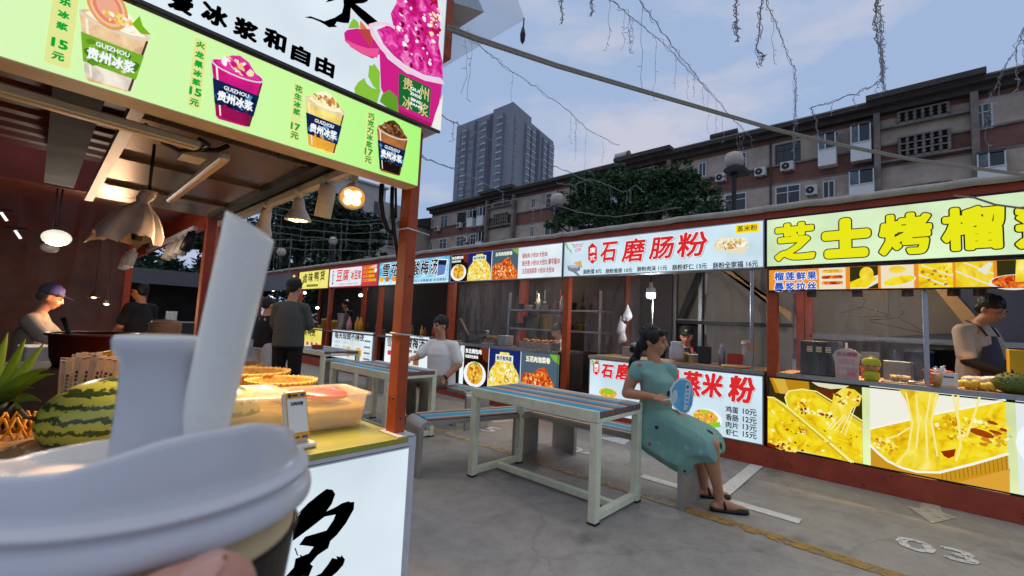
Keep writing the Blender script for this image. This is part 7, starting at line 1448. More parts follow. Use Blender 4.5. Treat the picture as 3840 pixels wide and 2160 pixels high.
for i, (x, y) in enumerate(((840, 905), (1090, 985))):
    c = SP('b', x, y, 5.9); t = thing('wire_hanger', ('wire hanger level behind the clear screen above the oven', 'wire hanger tilted down to the right near the steel bar')[i], 'hanger', tuple(c), group='wire hangers'); tlt = Matrix.Rotation(R(0 if i == 0 else 14), 3, 'X'); f = lambda y_, z_: c+tlt @ V((0, y_, z_)); b = MB(); b.tube([f(0, .12), f(-.02, .13), f(-.03, .11), f(-.005, .08), f(0, .05), f(.21, -.03), f(.2, -.045), f(-.2, -.045), f(-.21, -.03), f(0, .05)], .0035, m_dark, 6); b.tube([f(0, .12), V((c.x, c.y, 2.36))], .0012, m_dark, 4); b.build('wire', t)
for i, x in enumerate((470, 800, 1165, 1500, 1690)):
    c = SP('b', x, 770, 5.42); t = thing('spotlight', 'black cylinder lamp under the cheese stall sign, %s from the left' % ('first', 'second', 'third', 'fourth', 'fifth')[i], 'spotlight', (5.42, c.y, 1.9), group='black lamps of the durian stall'); b = MB(); b.lathe([(0, 0), (.042, 0), (.042, -.19), (.036, -.19), (.034, -.17), (0, -.17)], (5.42, c.y, 1.9), m_dark, n=18); b.build('housing', t); b = MB(); b.tube([(5.42, c.y, 1.9), (5.42, c.y, 2.36)], .007, m_dark, 6); b.build('stem', t); b = MB(); b.lathe([(.033, -.172), (0, -.172)], (5.42, c.y, 1.9), M('warm_lens_far', '#ffe0b0', .3, var=0, emit=6, ehx='#ffcf90'), n=14); b.build('lens', t); spot_light(t, (5.42, c.y, 1.7), (5.42, c.y-.02, .93), 80 if i < 3 else 18, 66, (1, .68, .36), .012)
# rice roll stall: bulb, bags, bottle, chopping board
lbp = SP('a', 710, 480, 5.5); lt = thing('light_bulb', 'lit white LED bulb hanging over the rice roll counter', 'lamp', tuple(lbp)); MB().lathe([(.0, .075), (.045, .07), (.058, .055), (.06, .03), (.06, .0)], lbp, m_white, n=24).build('heat_sink', lt); MB().lathe([(.06, 0), (.06, -.05), (.05, -.068), (.02, -.075), (0, -.075)], lbp, M('led_diffuser', '#ffffff', .3, var=0, emit=2.6, ehx='#fbfdff'), n=24).build('diffuser', lt); b = MB(); b.lathe([(.025, .075), (.025, .14), (0, .14)], lbp, m_white, n=14); b.tube([lbp+V((0, 0, .14)), V((lbp.x, lbp.y, 2.4))], .006, m_dark, 6); b.build('socket', lt)
ld = bpy.data.lights.new('bulb_light', 'POINT'); ld.energy = 26; ld.color = (.95, .97, 1); ld.shadow_soft_size = .06; o = bpy.data.objects.new('bulb_light', ld); COL.objects.link(o); o.parent = lt; o.location = (0, 0, -.12)
MB().tube([lbp+V((.06, 0, -.08)), V((lbp.x+.06, lbp.y-.005, .95))], .006, m_alu, 6).build('pull_rod', lt)
b = MB(); r = random.Random(31)
for x, y0_, y1_, w_ in ((570, 545, 645, .075), (530, 610, 735, .07), (540, 690, 782, .065)):
    a_, c_ = SP('a', x, y0_, 5.75), SP('a', x, y1_, 5.75); L_ = (a_-c_).length
    b.lathe([(.0, 0), (w_*.7, .01), (w_, L_*.18), (w_*.85, L_*.4), (w_*.45, L_*.68), (.014, L_*.9), (0, L_)], c_, m_skin, (a_-c_), 11, sx=.6)
    for i in range(6): b.ell(c_+(a_-c_)*r.uniform(.05, .5)+V((r.uniform(-.02, .02), r.uniform(-.05, .05), 0)), (.02, .028, .04), m_skin, rot=Matrix.Rotation(r.uniform(-.5, .5), 3, 'X'), nu=8, nv=6)
b.tube([SP('a', 565, 530, 5.75), SP('a', 562, 600, 5.75)], .006, m_skin, 6)
fleshed(b, .011, 1, 'hanging_bags', None, M('white_plastic_bag', '#b9b7ba', .35, var=.15, bump=.6)); tag(bpy.data.objects['hanging_bags'], 'bunch of white plastic bags hanging left of the bulb', 'plastic bags')
c = on('a', 590, 850, 5.45); b = MB(); b.rbox((5.38, c.y-.1, CZ), (5.55, c.y+.1, CZ+.13), M('frosted_box', '#8d8684', .3, var=.1, alpha=.7), .01); tag(b.build('storage_box'), 'frosted storage box left of the seated woman on the rice roll counter', 'box')
c = on('a', 1290, 850, 5.5); t = thing('plastic_bottle', 'clear bottle with a pale pink cap at the right of the rice roll counter', 'bottle', tuple(c)); MB().lathe([(0, 0), (.05, 0), (.055, .02), (.055, .2), (.035, .24), (.035, .25), (0, .25)], c, M('clear_bottle', '#b9bab8', .15, var=0, alpha=.4), n=20).build('body', t); MB().lathe([(.058, .25), (.06, .29), (0, .295)], c, M('pale_pink_cap', '#c9a8a4', .5), n=18).build('cap', t)
c = on('a', 1220, 915, 5.25); b = MB(); b.lathe([(0, 0), (.14, 0), (.145, .012), (.14, .022), (0, .022)], c, m_wood, n=26); tag(b.build('chopping_board'), 'round pale chopping board on the rice roll counter', 'board')
c = on('a', 865, 850, 5.3); b = MB(); b.lathe([(0, .02), (.1, .02), (.125, .06), (.11, .16), (.09, .2), (.1, .235), (.07, .24), (0, .22)], c, M('white_steam_bag', '#b9b2b6', .5, var=.1, bump=.6, alpha=.9), n=9, sy=.7); tag(b.build('plastic_bag'), 'white plastic bag on the counter in front of the capped vendor', 'plastic bag')
c = on('a', 1360, 860, 5.16); b = MB(); b.box((5.13, 1.285, 1.13), (5.145, 1.36, 1.21), M('orange_sticker', '#c9742a', .6)); tag(b.build('sticker_sign'), 'small orange sticker sign on the post beside the rice roll counter', 'sign')
# dish stall cookware
c = SP('d', 690, 850, 5.5); wk = thing('wok', 'large black wok tilted at the left of the dish counter', 'wok', (5.5, c.y, CZ)); b = MB(); b.lathe([(.0, .0), (.12, .01), (.22, .08), (.26, .17), (.27, .17), (.23, .07), (.12, -.0)], (5.5, c.y, CZ+.002), m_dark, (-.25, 0, 1), 28); b.build('bowl', wk); b = MB(); b.tube([(5.5, c.y+.2, CZ+.12), (5.5, c.y+.45, CZ+.42)], .018, m_wood, 8); b.build('handle', wk)
c = SP('d', 1020, 850, 5.4); pn = thing('cooking_pan', 'round brass coloured pan on the dish counter', 'pan', (5.4, c.y+.3, CZ)); o = V((5.4, c.y+.35, CZ)); MB().lathe([(0, .08), (.14, .08), (.2, .15), (.205, .15), (.15, .07), (0, .07)], o, M('brass_pan', '#a8844a', .3, .8, var=.15), n=28).build('body', pn); b = MB(); b.lathe([(0, .0), (.1, .0), (.1, .075), (0, .075)], o, m_dark, n=16); b.build('burner', pn)
b = MB(); b.tube([o+V((0, .19, .15)), o+V((0, .24, .17)), o+V((0, .26, .14)), o+V((0, .2, .12))], .008, m_alu, 6); b.build('handle', pn)
c = SP('d', 940, 890, 5.25); b = MB(); b.rbox((5.2, c.y-.1, CZ), (5.38, c.y+.1, CZ+.17), M('grey_machine_case', '#8f8f93', .45), .008); b.build('scale_case'); o = bpy.data.objects['scale_case']; o.name = 'cash_scale'; tag(o, 'grey box shaped counter scale in front of the pan', 'scale')
m_warm = M('fried_food', '#b8702c', .5, var=.35, scale=40, bump=.5); r = random.Random(14)
for i, (x, lb_) in enumerate(((840, 'steel tray of yellow fried food left of the scale'), (1190, 'steel tray heaped with fried food right of the pan'), (1330, 'steel tray of fried food nearest the bending vendor'))):
    c = on('d', x, 880, 5.3); t = thing('food_tray', lb_, 'food tray', tuple(c), group='food trays on the dish counter'); b = MB(); b.rbox((5.18, c.y-.15, CZ), (5.45, c.y+.15, CZ+(.04 if i == 0 else .1)), m_steel, .006); b.build('tray', t); b = MB(); z0 = CZ+(.045 if i == 0 else .1)
    for k in range(30): b.ell((5.31+r.uniform(-.11, .11), c.y+r.uniform(-.12, .12), z0+r.uniform(0, .03)), (.025, .03, .018), m_warm, nu=8, nv=6)
    b.build('food', t)
c = on('d', 1075, 855, 5.3); b = MB(); b.lathe([(0, 0), (.025, 0), (.028, .1), (.01, .15), (.006, .2), (0, .2)], c, M('red_sauce_plastic', '#b8351c', .4), n=14); tag(b.build('sauce_bottle'), 'red sauce bottle beside the brass pan', 'bottle')
lpz = SP('d', 520, 720, 5.4); ld = bpy.data.lights.new('warm_beam', 'SPOT'); t = thing('spotlight', 'small warm lamp over the dish counter behind its sign', 'spotlight', (5.35, 4.6, 2.2)); b = MB(); b.lathe([(0, 0), (.035, 0), (.035, -.12), (0, -.12)], (5.35, 4.6, 2.3), m_dark, n=14); b.build('housing', t); MB().lathe([(.03, -.121), (0, -.121)], (5.35, 4.6, 2.3), bpy.data.materials['warm_lens_far'], n=12).build('lens', t); spot_light(t, (5.35, 4.6, 2.15), (5.32, 4.7, .93), 45, 110, (1, .66, .34), .012)
# tofu stall: steel pot, bottles
c = V((5.3, 9.9, CZ)); c.y = SP('f', 1275, 850, 5.3).y; t = thing('steel_pot', 'tall steel pot on the tofu counter', 'pot', tuple(c)); MB().lathe([(0, 0), (.15, 0), (.15, .42), (.16, .425), (.145, .43), (0, .42)], c, m_steel, n=26).build('body', t)
for i, (x, hx, lb_) in enumerate(((1350, '#c98a94', 'tall pink bottle beside the steel pot'), (1490, '#cf8a2c', 'orange squeeze bottle near the tofu panel'), (1450, '#c99a3a', 'yellow squeeze bottle left of the orange one'))): c = V((5.3, SP('f', x, 850, 5.3).y, CZ)); b = MB(); b.lathe([(0, 0), (.06, 0), (.065, .2), (.03, .3), (.025, .36), (0, .36)], c, M('bottle_'+lb_.split()[1], hx, .4), n=16); tag(b.build('squeeze_bottle'), lb_, 'bottle')
for i, (k, x, y, X) in enumerate((('f', 1490, 485, 6.0), ('f', 800, 455, 6.0), ('f', 410, 422, 6.2), ('f', 390, 510, 6.2), ('f', 955, 640, 6.2))):
    c = SP(k, x, y, X); t = thing('small_lamp', ('lit small lamp above the tofu counter', 'lit small lamp by the head of the man in charcoal', 'higher lit lamp in the unlit stall at the far left', 'lower lit lamp in the unlit stall at the far left', 'lit lamp low in the duck snack stall')[i], 'lamp', tuple(c)); b = MB(); b.ell(c, (.05, .08, .045), M('small_lit_lamp', '#ffffff', .3, var=0, emit=3.5), nu=10, nv=7); b.build('bulb', t); b = MB(); b.tube([c+V((0, 0, .04)), V((c.x, c.y, 2.42))], .008, m_dark, 5); b.build('cord', t)
# table objects
tt = thing('snack_tray', 'paper snack tray on the middle table in front of the young man', 'food tray', (2.95, 4.5, .736)); b = MB(); b.lathe([(0, .0), (.09, .0), (.13, .035), (.125, .037), (.085, .006), (0, .006)], (2.95, 4.5, .736), m_ac, n=8); b.build('paper', tt); b = MB()
for i in range(12): b.ell((2.95+r.uniform(-.06, .06), 4.5+r.uniform(-.06, .06), .76+r.uniform(0, .02)), (.02, .025, .014), m_warm, nu=8, nv=6)
b.build('food', tt)
b = MB(); b.rbox((3.2, 7.3, .736), (3.33, 7.45, .80), M('red_box', '#8d2222', .5), .004); tag(b.build('small_box'), 'small dark red box on the farthest table', 'box')

# ================================================================ kitchen goods crowding the stalls of the far row
gm_ = [M('goods_%d' % i, h, .45, var=.12) for i, h in enumerate(('#b8b4ae', '#7a4a2c', '#3c4a5c', '#a8352a', '#c9a24a', '#5c6a4a', '#d8d4cc', '#2b2a2c', '#8a8a90'))]
r = random.Random(77)
def goods(kind, p, label, grp, m, s_=1.0):
    b = MB(); x, y, z = p
    if kind == 'bottle': h = r.uniform(.2, .3)*s_; q = r.uniform(.03, .045)*s_; b.lathe([(0, 0), (q, 0), (q, h*.6), (q*.4, h*.8), (q*.4, h), (0, h)], p, m, n=14)
    elif kind == 'box': h = r.uniform(.1, .22)*s_; q = r.uniform(.06, .12)*s_; b.rbox((x-q*.7, y-q, z), (x+q*.7, y+q, z+h), m, .006, rot=Matrix.Rotation(r.uniform(-.3, .3), 3, 'Z'))
    elif kind == 'pot': h = r.uniform(.12, .24)*s_; q = r.uniform(.1, .15)*s_; b.lathe([(0, 0), (q, 0), (q, h), (q*1.06, h), (q*1.04, h+.012), (q*.9, h+.03), (.02, h+.045), (.02, h+.06), (0, h+.062)], p, m, n=20)
    elif kind == 'tub': h = r.uniform(.08, .13); q = r.uniform(.06, .1); b.lathe([(0, 0), (q*.8, 0), (q, h), (q*1.05, h), (q*.95, h-.01), (0, h*.8)], p, m, n=18)
    elif kind == 'ladle': b.tube([p, V(p)-V((0, 0, .22))], .006, m, 6); b.ell(V(p)-V((0, 0, .25)), (.035, .035, .025), m, nu=10, nv=7)
    nm = {'bottle': 'bottle', 'box': 'storage_box', 'pot': 'cooking_pot', 'tub': 'plastic_bowl', 'ladle': 'ladle'}[kind]
    tag(b.build(nm), label, nm.replace('_', ' '), grp)
def row(ya, yb, x, z, n, where, kinds, seed):
    rr_ = random.Random(seed)
    for i in range(n):
        k = rr_.choice(kinds); y = ya+(yb-ya)*(i+.5)/n+rr_.uniform(-.04, .04)
        r.seed(seed*50+i); goods(k, V((x+rr_.uniform(-.06, .06), y, z)), '%s %s' % ({'bottle': 'bottle', 'box': 'storage box', 'pot': 'lidded cooking pot', 'tub': 'plastic bowl', 'ladle': 'hanging ladle'}[k], where), 'kitchen goods '+where, rr_.choice(gm_))
row(3.95, 5.85, X0+1.37, 1.582, 9, 'on the upper shelf of the dish stall', ('bottle', 'box', 'tub'), 1); row(3.95, 5.85, X0+1.37, 1.232, 8, 'on the lower shelf of the dish stall', ('box', 'pot', 'tub'), 2)
row(4.1, 6.0, X0+1.9, 2.0, 6, 'hanging at the back of the dish stall', ('ladle',), 3)
row(6.5, 8.4, X0+.35, .935, 8, 'on the counter of the sky blue stall', ('pot', 'box', 'bottle', 'tub'), 4); row(8.9, 9.6, X0+.35, .935, 3, 'at the right end of the tofu counter', ('bottle', 'tub'), 5); row(11.3, 12.7, X0+.4, .935, 5, 'on the duck snack counter', ('box', 'tub', 'pot'), 6); row(13.2, 15.9, X0+.4, .935, 7, 'on the counter of the unlit stall', ('box', 'pot', 'bottle'), 7)
row(1.5, 2.3, X0+.42, .935, 5, 'on the rice roll counter before the canvas', ('box', 'tub', 'bottle'), 8); row(2.75, 3.5, X0+1.6, .9, 4, 'behind the clear screen of the rice roll stall', ('box', 'pot'), 9)
row(-.2, .5, X0+.45, .935, 3, 'behind the dessert cups of the durian stall', ('tub', 'box'), 10); row(-.3, 1.0, X0+1.7, 1.0, 6, 'at the back of the durian stall', ('box', 'pot', 'bottle'), 11)
MBa = MB(); MBa.box((X0+1.5, -1.3, .12), (X0+1.95, 1.05, .995), m_body); tag(MBa.build('rear_bench'), 'dark work bench at the back of the durian stall', 'work bench'); MBa = MB(); MBa.box((X0+1.5, 2.6, .12), (X0+1.85, 3.6, .895), m_body); tag(MBa.build('rear_bench'), 'dark work bench behind the clear screen of the rice roll stall', 'work bench')
for i in range(8): goods(('box', 'tub', 'bottle')[i % 3], V((-1.1+.19*i, 4.3+.06*math.sin(i*2), .8705)), '%s on the back counter of the dark red stall' % ('storage box', 'plastic bowl', 'bottle')[i % 3], 'kitchen goods on the back counter', gm_[(i*4) % 9])
for i in range(6): goods(('pot', 'box', 'tub')[i % 3], V((.7, 4.3+.2*i, .8705)), '%s on the side counter of the dark red stall' % ('lidded cooking pot', 'storage box', 'plastic bowl')[i % 3], 'kitchen goods on the side counter', gm_[(i*5+1) % 9])
for (X, y, e, c_, lb_) in ((6.3, 7.6, 22, (1, .9, .8), 'added fill bulb under the roof of the sky blue stall'), (6.3, 5.2, 26, (1, .82, .62), 'added fill bulb under the roof of the dish stall'), (6.3, 11.9, 24, (.95, .97, 1), 'added fill bulb under the roof of the duck snack stall'), (6.0, .35, 32, (1, .84, .66), 'added fill bulb under the roof of the durian stall')):  # bulbs added to brighten the stall interiors
    t = thing('light_bulb', lb_, 'lamp', (X, y, 2.2)); MB().ell((X, y, 2.2), (.03, .03, .04), M('small_lit_lamp', '#ffffff', .3, var=0, emit=3.5), nu=12, nv=8).build('globe', t); b = MB(); b.lathe([(.018, .035), (.018, .08), (0, .08)], (X, y, 2.2), m_dark, n=10); b.tube([(X, y, 2.28), (X, y, 2.42)], .005, m_dark, 5); b.build('socket', t)
    ld = bpy.data.lights.new('bulb_light', 'POINT'); ld.energy = e; ld.color = c_; ld.shadow_soft_size = .02; o = bpy.data.objects.new('bulb_light', ld); COL.objects.link(o); o.parent = t; o.location = (0, 0, -.06)

for i, (x, y) in enumerate(((268, 765), (236, 748))):
    hp_ = U(x, y, 'y', 6.6-.3*i); t = thing('heat_lamp', ('small warm heat lamp over the back counter at the left', 'second small warm heat lamp left of the other over the back counter')[i], 'lamp', tuple(hp_)); b = MB(); b.lathe([(.012, .06), (.02, .05), (.05, .0), (.047, 0), (.018, .045), (0, .05)], hp_, m_dark, n=16); b.tube([hp_+V((0, 0, .05)), V((hp_.x, hp_.y, 2.2))], .004, m_dark, 5); b.build('shade', t); MB().ell(hp_+V((0, 0, .012)), (.028, .028, .02), M('warm_bulb', '#ffffff', .3, var=0, emit=6, ehx='#ffb45a'), nu=12, nv=8).build('bulb', t)
    ld = bpy.data.lights.new('bulb_light', 'POINT'); ld.energy = 16; ld.color = (1, .6, .34); ld.shadow_soft_size = .01; o = bpy.data.objects.new('bulb_light', ld); COL.objects.link(o); o.parent = t; o.location = (0, 0, -.03)
# ================================================================ cup, straw and hand close to the camera
CC = V((.0293, .1794, 1.233)); ud = V((CC.x, CC.y, 0)).normalized(); cr_ = V((ud.y, -ud.x, 0))   # away / right seen from the viewer
m_lid = M('white_lid_plastic', '#c4c5cc', .3, var=.03, scale=14, spec=.55, sss=.12, bump=.03, bscale=40); m_cupp = M('cream_paper_cup', '#dcbf8f', .55, var=.05, scale=40); m_slv = M('black_paper_sleeve', '#141518', .55, var=.15, scale=60, bump=.1)
cup = thing('paper_cup', 'white lidded paper cup with a black sleeve held up close on the left', 'cup', (CC.x, CC.y, CC.z-.115))
b = MB(); b.lathe([(0, -.115), (.031, -.115), (.0325, -.112), (.0435, -.002), (.0430, -.002), (.032, -.110), (0, -.110)], CC, m_cupp, n=64); b.build('cup_wall', cup)
b = MB(); b.lathe([(.0331, -.100), (.0337, -.1), (.0436, -.0135), (.0441, -.0140), (.0436, -.0128), (.0428, -.0135)], CC, m_slv, n=64); b.build('sleeve', cup)
N = 96; rings = []
HT_ = ((-180, .0135), (-150, .0165), (-133, .017), (-114, .018), (-104, .0202), (-95, .0222), (-88, .0238), (-76, .025), (-54, .0248), (-37, .0218), (-15, .017), (20, .012), (60, .009), (105, .0085), (145, .0085), (180, .0135))
def hgt(a):
    d = (math.degrees(a)+180) % 360-180
    for (a0, h0), (a1, h1) in zip(HT_, HT_[1:]):
        if a0 <= d <= a1: f = (d-a0)/(a1-a0); return h0+(h1-h0)*f
    return .0135
prof = [(.0440, -.004, 0), (.0463, -.0040, 0), (.0472, -.0034, 0), (.0474, -.0018, 0), (.0469, .0004, 0), (.0458, .0022, 0), (.0449, .0031, 0), (.0447, .0040, 0), (.0451, .0046, 0), (.0459, .0052, 0), (.0459, .0060, 0), (.0450, .0066, 0), (.0434, .0071, 0), (.0425, .0078, 0), (.0419, .24, 1), (.0404, .86, 1), (.0398, .96, 1), (.0388, 1.0, 1), (.0376, .985, 1), (.0366, .93, 1), (.0350, .80, 1), (.030, .72, 1), (.015, .70, 1), (.002, .70, 1)]
vs = []
for r_, z_, mode in prof:
    for j in range(N):
        a = 2*math.pi*j/N; h = hgt(a)
        if mode: z = .0078+(h-.0078)*z_ if r_ > .034 else .0078+(h-.0078)*z_*.3
        else: z = z_
        vs.append(CC+cr_*(r_*math.cos(a))+ud*(r_*math.sin(a))+V((0, 0, z)))
b = MB(); k = len(prof); b.add(vs, [(i*N+j, i*N+(j+1) % N, (i+1)*N+(j+1) % N, (i+1)*N+j) for i in range(k-1) for j in range(N)]+[tuple((k-1)*N+j for j in range(N))], m_lid, True); lid = b.build('lid', cup)
# drinking hole plug standing on the lid
pb0 = DP(395, 1120, .142); pt = DP(402, 845, .142); axp = (pt-pb0).normalized(); L = (pt-pb0).length
b = MB(); pr = [(.0135, -.012), (.0118, 0), (.0106, L*.3), (.0098, L*.62), (.0097, L*.76), (.0104, L*.81), (.0116, L*.87), (.0118, L*.96), (.0112, L*.99), (.0104, L), (0, L)]
b.lathe(pr, pb0, m_lid, axp, 40, sx=1.0, sy=.62, ref=cr_); b.build('lid_plug', lid)
s0 = DP(500, 1130, .150); s1 = DP(636, 548, .137); sx_ = (s1-s0).normalized(); m_straw = M('white_straw_plastic', '#e6e3dc', .28, var=.02, sss=.2)
b = MB(); rr = .0072; Ls = (s1-s0).length; b.lathe([(rr, -.03), (rr, Ls-.003), (rr-.0007, Ls-.003), (rr-.0007, -.03)], s0, m_straw, sx_, 36)
# slanted cut end
n0 = len(b.v)
for i, v in enumerate(b.v):
    v = V(v); d = (v-s0).dot(sx_)
    if d > Ls*.5: b.v[i] = tuple(v+sx_*((v-s0-sx_*d).dot(cr_)*-.42))
tag(b.build('straw'), 'wide white straw leaning to the right in the lidded cup', 'straw')
# left hand round the cup: thumb across the front, fingers behind
m_hand = M('hand_skin', '#b98371', .45, var=.08, scale=60, sss=.25, bump=.06, bscale=220)
hd = thing('hand', 'hand of the viewer holding the paper cup, its thumb tip across the black sleeve', 'hand', (CC.x-.06, CC.y-.02, CC.z-.12))
b = MB(); t3 = DP(532, 1502, .0975); t2 = DP(290, 1650, .093); t1_ = CC+cr_*-.052+ud*-.028+V((0, 0, -.055)); t0 = CC+cr_*-.066+ud*-.008+V((0, 0, -.085))
limb(b, [t0, t1_, t2, t2*.45+t3*.55, t3], [.018, .0145, .0115, .0112, .0092], 16)
pc2 = CC+cr_*-.062+ud*.012+V((0, 0, -.075)); qz = Matrix((cr_, ud, V((0, 0, 1)))).transposed(); b.ell(pc2, (.016, .034, .05), m_skin, rot=qz, nu=18, nv=12); b.ell(CC+cr_*-.07+ud*-.0+V((0, 0, -.11)), (.022, .03, .035), m_skin, rot=qz, nu=16, nv=10)
limb(b, [CC+cr_*-.072+ud*.0+V((0, 0, -.12)), CC+cr_*-.10+ud*-.03+V((0, 0, -.20)), CC+cr_*-.16+ud*-.1+V((0, 0, -.36))], [.028, .03, .038])
for i in range(4):
    z = -.046-.0185*i; rad = .0425-.0012*i*2+.0075; pts = []
    for a in (172, 150, 118, 88, 62, 42)[:6 if i < 3 else 5]: pts.append(CC+cr_*(rad*math.cos(R(a))*1.02)+ud*(rad*math.sin(R(a)))+V((0, 0, z-.004*math.sin(R(a)))))
    limb(b, [pc2+V((0, 0, z+.075))+ud*.018]+pts, [.0105, .0095, .0092, .0088, .0084, .0078, .0068][:len(pts)+1], 10)
fleshed(b, .0016, 4, 'hand_surface', hd, m_hand)
nu_ = (t3-t2).normalized(); toc = (EYE-t3).normalized(); toc = (toc-nu_*toc.dot(nu_)).normalized(); upn = V((0, 0, 1)); sd = (upn-nu_*upn.dot(nu_)).normalized(); dn = (toc*.35+sd*.94).normalized(); wn = nu_.cross(dn).normalized()
b = MB(); vs = []
for i in range(9):
    for jj in range(7):
        f, g = i/8, jj/6*2-1; wd = .005*math.sqrt(max(.05, 1-(2*f-1)**4)); ang = g*.62; c = t3+nu_*(-.003+.010*f); rr = .0094-.0018*f*f
        vs.append(c+dn*(rr*math.cos(ang))+wn*(rr*math.sin(ang)*(wd/.005)))
b.add(vs, [(i*7+jj, i*7+jj+1, (i+1)*7+jj+1, (i+1)*7+jj) for i in range(8) for jj in range(6)], M('fingernail', '#c08f81', .25, var=0, spec=.6), True); b.build('nail', hd)

# ================================================================ street lamps, light strings, rope
m_wrap = M('milky_lamp_globe', '#b7ada4', .5, var=.2, scale=10); m_pole = M('dark_lamp_pole', '#33302f', .6, var=.2)
def lamp_post(label, x, y, z, rad, wrapped=False):
    t = thing('street_lamp', label, 'street lamp', (x, y, 0), group='globe street lamps'); b = MB(); b.lathe([(.09, 0), (.09, .3), (.05, .4), (.045, z-rad-.25), (.07, z-rad-.2), (.07, z-rad*.8)], (x, y, 0), m_pole, n=12)
    if wrapped: b.ell((x, y, z-rad*1.25), (.2, .2, .1), m_dark, nu=14, nv=8); b.box((x-.25, y-.25, z-rad*1.9), (x+.2, y+.1, z-rad*1.4), m_dark)
    b.build('pole', t); b = MB(); b.ell((x, y, z), rad, m_wrap, nu=20, nv=12)
    b.build('globe', t)
    if wrapped:
        b = MB(); r = random.Random(int(x*10)); vs = []; n = 16
        for k, (q, dz) in enumerate(((.1, .9), (.8, .75), (1.08, .2), (1.05, -.3), (.85, -.8), (.5, -1.25))):
            for j in range(n): a = 2*math.pi*j/n; f = rad*q*r.uniform(.93, 1.1); vs.append((x+f*math.cos(a), y+f*math.sin(a), z+rad*dz*1.05))
        b.add(vs, [(k*n+j, k*n+(j+1) % n, (k+1)*n+(j+1) % n, (k+1)*n+j) for k in range(5) for j in range(n)], M('clear_wrapping_film', '#d4ccc4', .3, var=0, alpha=.45), True); b.build('wrapping', t)
p = U(1847, 402, 'x', 9.5); lamp_post('wrapped globe street lamp on a dark pole rising right of the tree', 9.5, p.y, p.z, .17, True); p = U(1402, 502, 'x', 10.5); lamp_post('globe street lamp with its pole hidden in the left side of the tree', 10.5, p.y, p.z, .2, True)
p = U(838, 606, 'y', 16.5); lamp_post('white globe street lamp among the light strands, nearer the orange post', p.x, 16.5, p.z, .16); p = U(708, 634, 'y', 17); lamp_post('white globe street lamp farthest left among the light strands', p.x, 17, p.z, .16)
m_wire = M('grey_light_wire', '#8f919a', .6, var=0); m_led = M('unlit_clear_led', '#b9bcc4', .4, var=0); m_twine = M('pale_wire', '#7d7b78', .6, var=0)
def string(label, pts, drops=8, seed=0, r_=.006, dl=(.25, .7), wire=None, cat='light string', dr=None):
    wire = wire or m_wire; r = random.Random(seed); pts = [V(p) for p in pts]; t = thing('string_light', label, cat, tuple(pts[0]), group='icicle light strings'); P_ = []
    for i in range(len(pts)-1):
        for k in range(8): f = k/8; P_.append(pts[i]*(1-f)+pts[i+1]*f+V((r.uniform(-.008, .008), r.uniform(-.008, .008), r.uniform(-.012, .012))))
    P_.append(pts[-1]); b = MB(); b.tube(P_, r_, wire, 5)
    tw = [p+V((.02*math.sin(i*1.9), .02*math.cos(i*1.9), .02*math.cos(i*1.3))) for i, p in enumerate(P_)]; b.tube(tw, r_*.6, wire, 4); b.build('main_wire', t)
    for i in range(int(drops*.55+.5)):
        b = MB(); p = P_[r.randrange(len(P_))]; ln = r.uniform(*dl); n = 7; q = [p+V((r.uniform(-.016, .016), r.uniform(-.016, .016), -ln*k/n)) for k in range(n+1)]; q[0] = p; b.tube(q, dr or r_*.55, wire, 4)
        for k in range(1, n+1):
            if r.random() < .4: d = V((r.uniform(-1, 1), r.uniform(-1, 1), r.uniform(-.7, .3))).normalized()*.034; b.tube([q[k], q[k]+d], r_*.75, m_led, 4)
        b.build('icicle_drop', t)
    return t
F = lambda x, y, d: DP(*zz('n', x, y), d)
string('light string crossing the sky from the plastic sheet towards the roof water heater', [F(100, 80, 2.6), F(205, 178, 3.4), F(330, 280, 4.4), F(470, 375, 5.4), F(600, 470, 6.2), F(690, 555, 6.8), F(830, 628, 7.6)], 14, 1, .0032, (.3, .9))
string('thinner light string sloping from the top of the sky down to the rope', [F(790, -5, 3.4), F(900, 85, 4.0), F(1030, 195, 4.8), F(1140, 315, 5.6), F(1225, 400, 6.2)], 16, 2, .0032, (.25, .7))
string('steep light string meeting the thinner run and ending on the rope', [F(918, -5, 3.4), F(985, 95, 4.0), F(1095, 245, 4.9), F(1200, 370, 5.9), F(1320, 515, 6.8), F(1400, 590, 7.4)], 16, 3, .0035, (.25, .7))
string('light string with a thick knot ending above the paired balconies', [F(1455, -10, 3.2), F(1500, 90, 3.8), F(1560, 240, 4.6), F(1590, 300, 5.0), F(1590, 380, 5.2), F(1588, 520, 5.6), F(1580, 600, 5.8)], 18, 4, .0032, (.2, .6))
string('thick bundle of light string falling to the roof by the stair bay', [F(1946, -10, 3.0), F(1955, 60, 3.4), F(1960, 160, 3.8), F(1965, 240, 4.2), F(1965, 310, 4.5), F(1975, 400, 4.9)], 26, 5, .0036, (.1, .4)); string('second wire of the bundle, branching left along the roof', [F(1935, -10, 3.0), F(1935, 100, 3.5), F(1950, 200, 4.0), F(1965, 330, 4.6), F(1960, 352, 4.7), F(1870, 395, 5.0), F(1760, 435, 5.4), F(1660, 465, 5.8), F(1680, 520, 6.0), F(1690, 620, 6.2)], 8, 6, .005, (.05, .2))
string('light string slanting at the top right corner down to the apartment wall', [F(2600, 60, 3.0), F(2560, 170, 3.4), F(2500, 280, 3.9), F(2470, 340, 4.2), F(2430, 420, 4.6), F(2400, 560, 5.0)], 14, 7, .0032, (.15, .5))
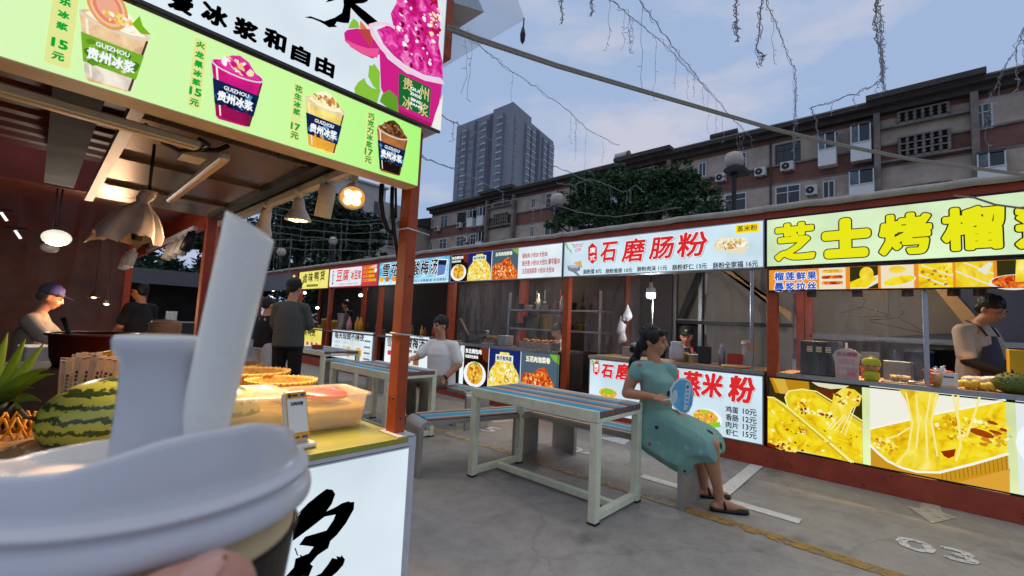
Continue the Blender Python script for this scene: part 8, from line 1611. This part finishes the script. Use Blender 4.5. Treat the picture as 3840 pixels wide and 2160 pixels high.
string('short light strand hanging from the top of the sky, left of the knotted string', [F(1330, -10, 3.2), F(1336, 60, 3.3), F(1330, 110, 3.4), F(1345, 180, 3.5)], 3, 8, .005, (.05, .2)); string('two short light strands hanging left of the knotted string', [F(1440, -10, 3.2), F(1437, 80, 3.3), F(1420, 215, 3.5), F(1455, 240, 3.5), F(1435, 280, 3.5)], 4, 9, .0045, (.1, .45))
string('short dangling light strand high over the plastic sheet', [F(575, -10, 3.2), F(580, 30, 3.2), F(583, 105, 3.3)], 0, 10, .004); string('tiny light strand at the top of the sky right of the plastic sheet', [F(712, -10, 3.2), F(714, 20, 3.2), F(712, 70, 3.2)], 0, 11, .004)
string('light string running behind the tower towards the apartment roof', [F(-40, 460, 4.0), F(62, 498, 5.0), F(140, 538, 6.0), F(380, 650, 8.0), F(560, 720, 9.5), F(720, 790, 11)], 4, 12, .006, (.15, .3)); string('lower light string left of the tower reaching the apartment roof', [F(-60, 655, 5.0), F(0, 686, 6.0), F(130, 735, 7.5), F(330, 830, 10)], 3, 13, .007, (.15, .3))
string('light string draped over the tree and the globe street lamp', [F(130, 920, 8), F(420, 850, 8.6), F(500, 870, 8.9), F(700, 925, 9.2), F(830, 935, 9.2), F(1100, 895, 9)], 8, 14, .008, (.2, .6), m_twine)
string('tangle of light string over the crown of the tree', [F(560, 790, 9.3), F(640, 800, 9.4), F(700, 770, 9.4), F(760, 790, 9.3), F(850, 830, 9.3), F(900, 800, 9.2), F(940, 830, 9)], 12, 15, .007, (.1, .5), m_twine)
O = lambda x, y, d: DP(*zz('o', x, y), d)
for i, (ys, yw) in enumerate(((480, 650), (560, 690), (690, 780), (760, 860), (850, 840), (930, 960))):
    string('pale light wire number %d down across the dark trees at the left' % 1 if False else ('topmost pale light wire across the dark trees', 'second pale light wire from the top across the dark trees', 'third pale light wire from the top across the dark trees', 'fourth pale light wire from the top across the dark trees', 'fifth pale light wire from the top across the dark trees', 'lowest pale light wire across the dark trees')[i], [O(560, ys, 12), O(1000, (ys+yw)/2+18, 13), O(1500, yw+10, 13.5), O(2000, yw-20 if i < 3 else yw+30, 14)], 9, 40+i, .006, (.6, 1.7), m_twine, dr=.0045)
m_rope = M('pale_rope', '#8f8a80', .8, var=.12, scale=60, bump=.3)
ra_ = V((1.0, 1.40, 2.44)); rb_ = V((5.03, -.62, 2.66)); b = MB()
rp = [DP(1126, 70, 1.74), DP(1200, 98, 1.86), DP(1400, 165, 2.14), DP(1600, 224, 2.43), DP(1800, 282, 2.7), DP(1950, 326, 2.88), DP(2100, 362, 3.02), DP(2300, 402, 3.16), DP(2576, 440, 3.3), DP(2800, 462, 3.35)]
for o_ in (V((0, 0, .006)), V((0, 0, -.006))): b.tube([p+o_ for p in rp], .0075, m_rope, 7)
tag(b.build('rope'), 'pale doubled rope stretched from the drink stall to the right across the sky', 'rope')
b = MB(); b.tube([SP('b', 1500, 65, 5.0), SP('b', 1650, 80, 5.0), SP('b', 1800, 130, 5.0), SP('b', 2020, 160, 4.98), SP('b', 2300, 150, 4.98)], .008, m_rope, 6); tag(b.build('loose_cord'), 'loose pale cord hanging from the awning over the yellow lettering', 'cord')
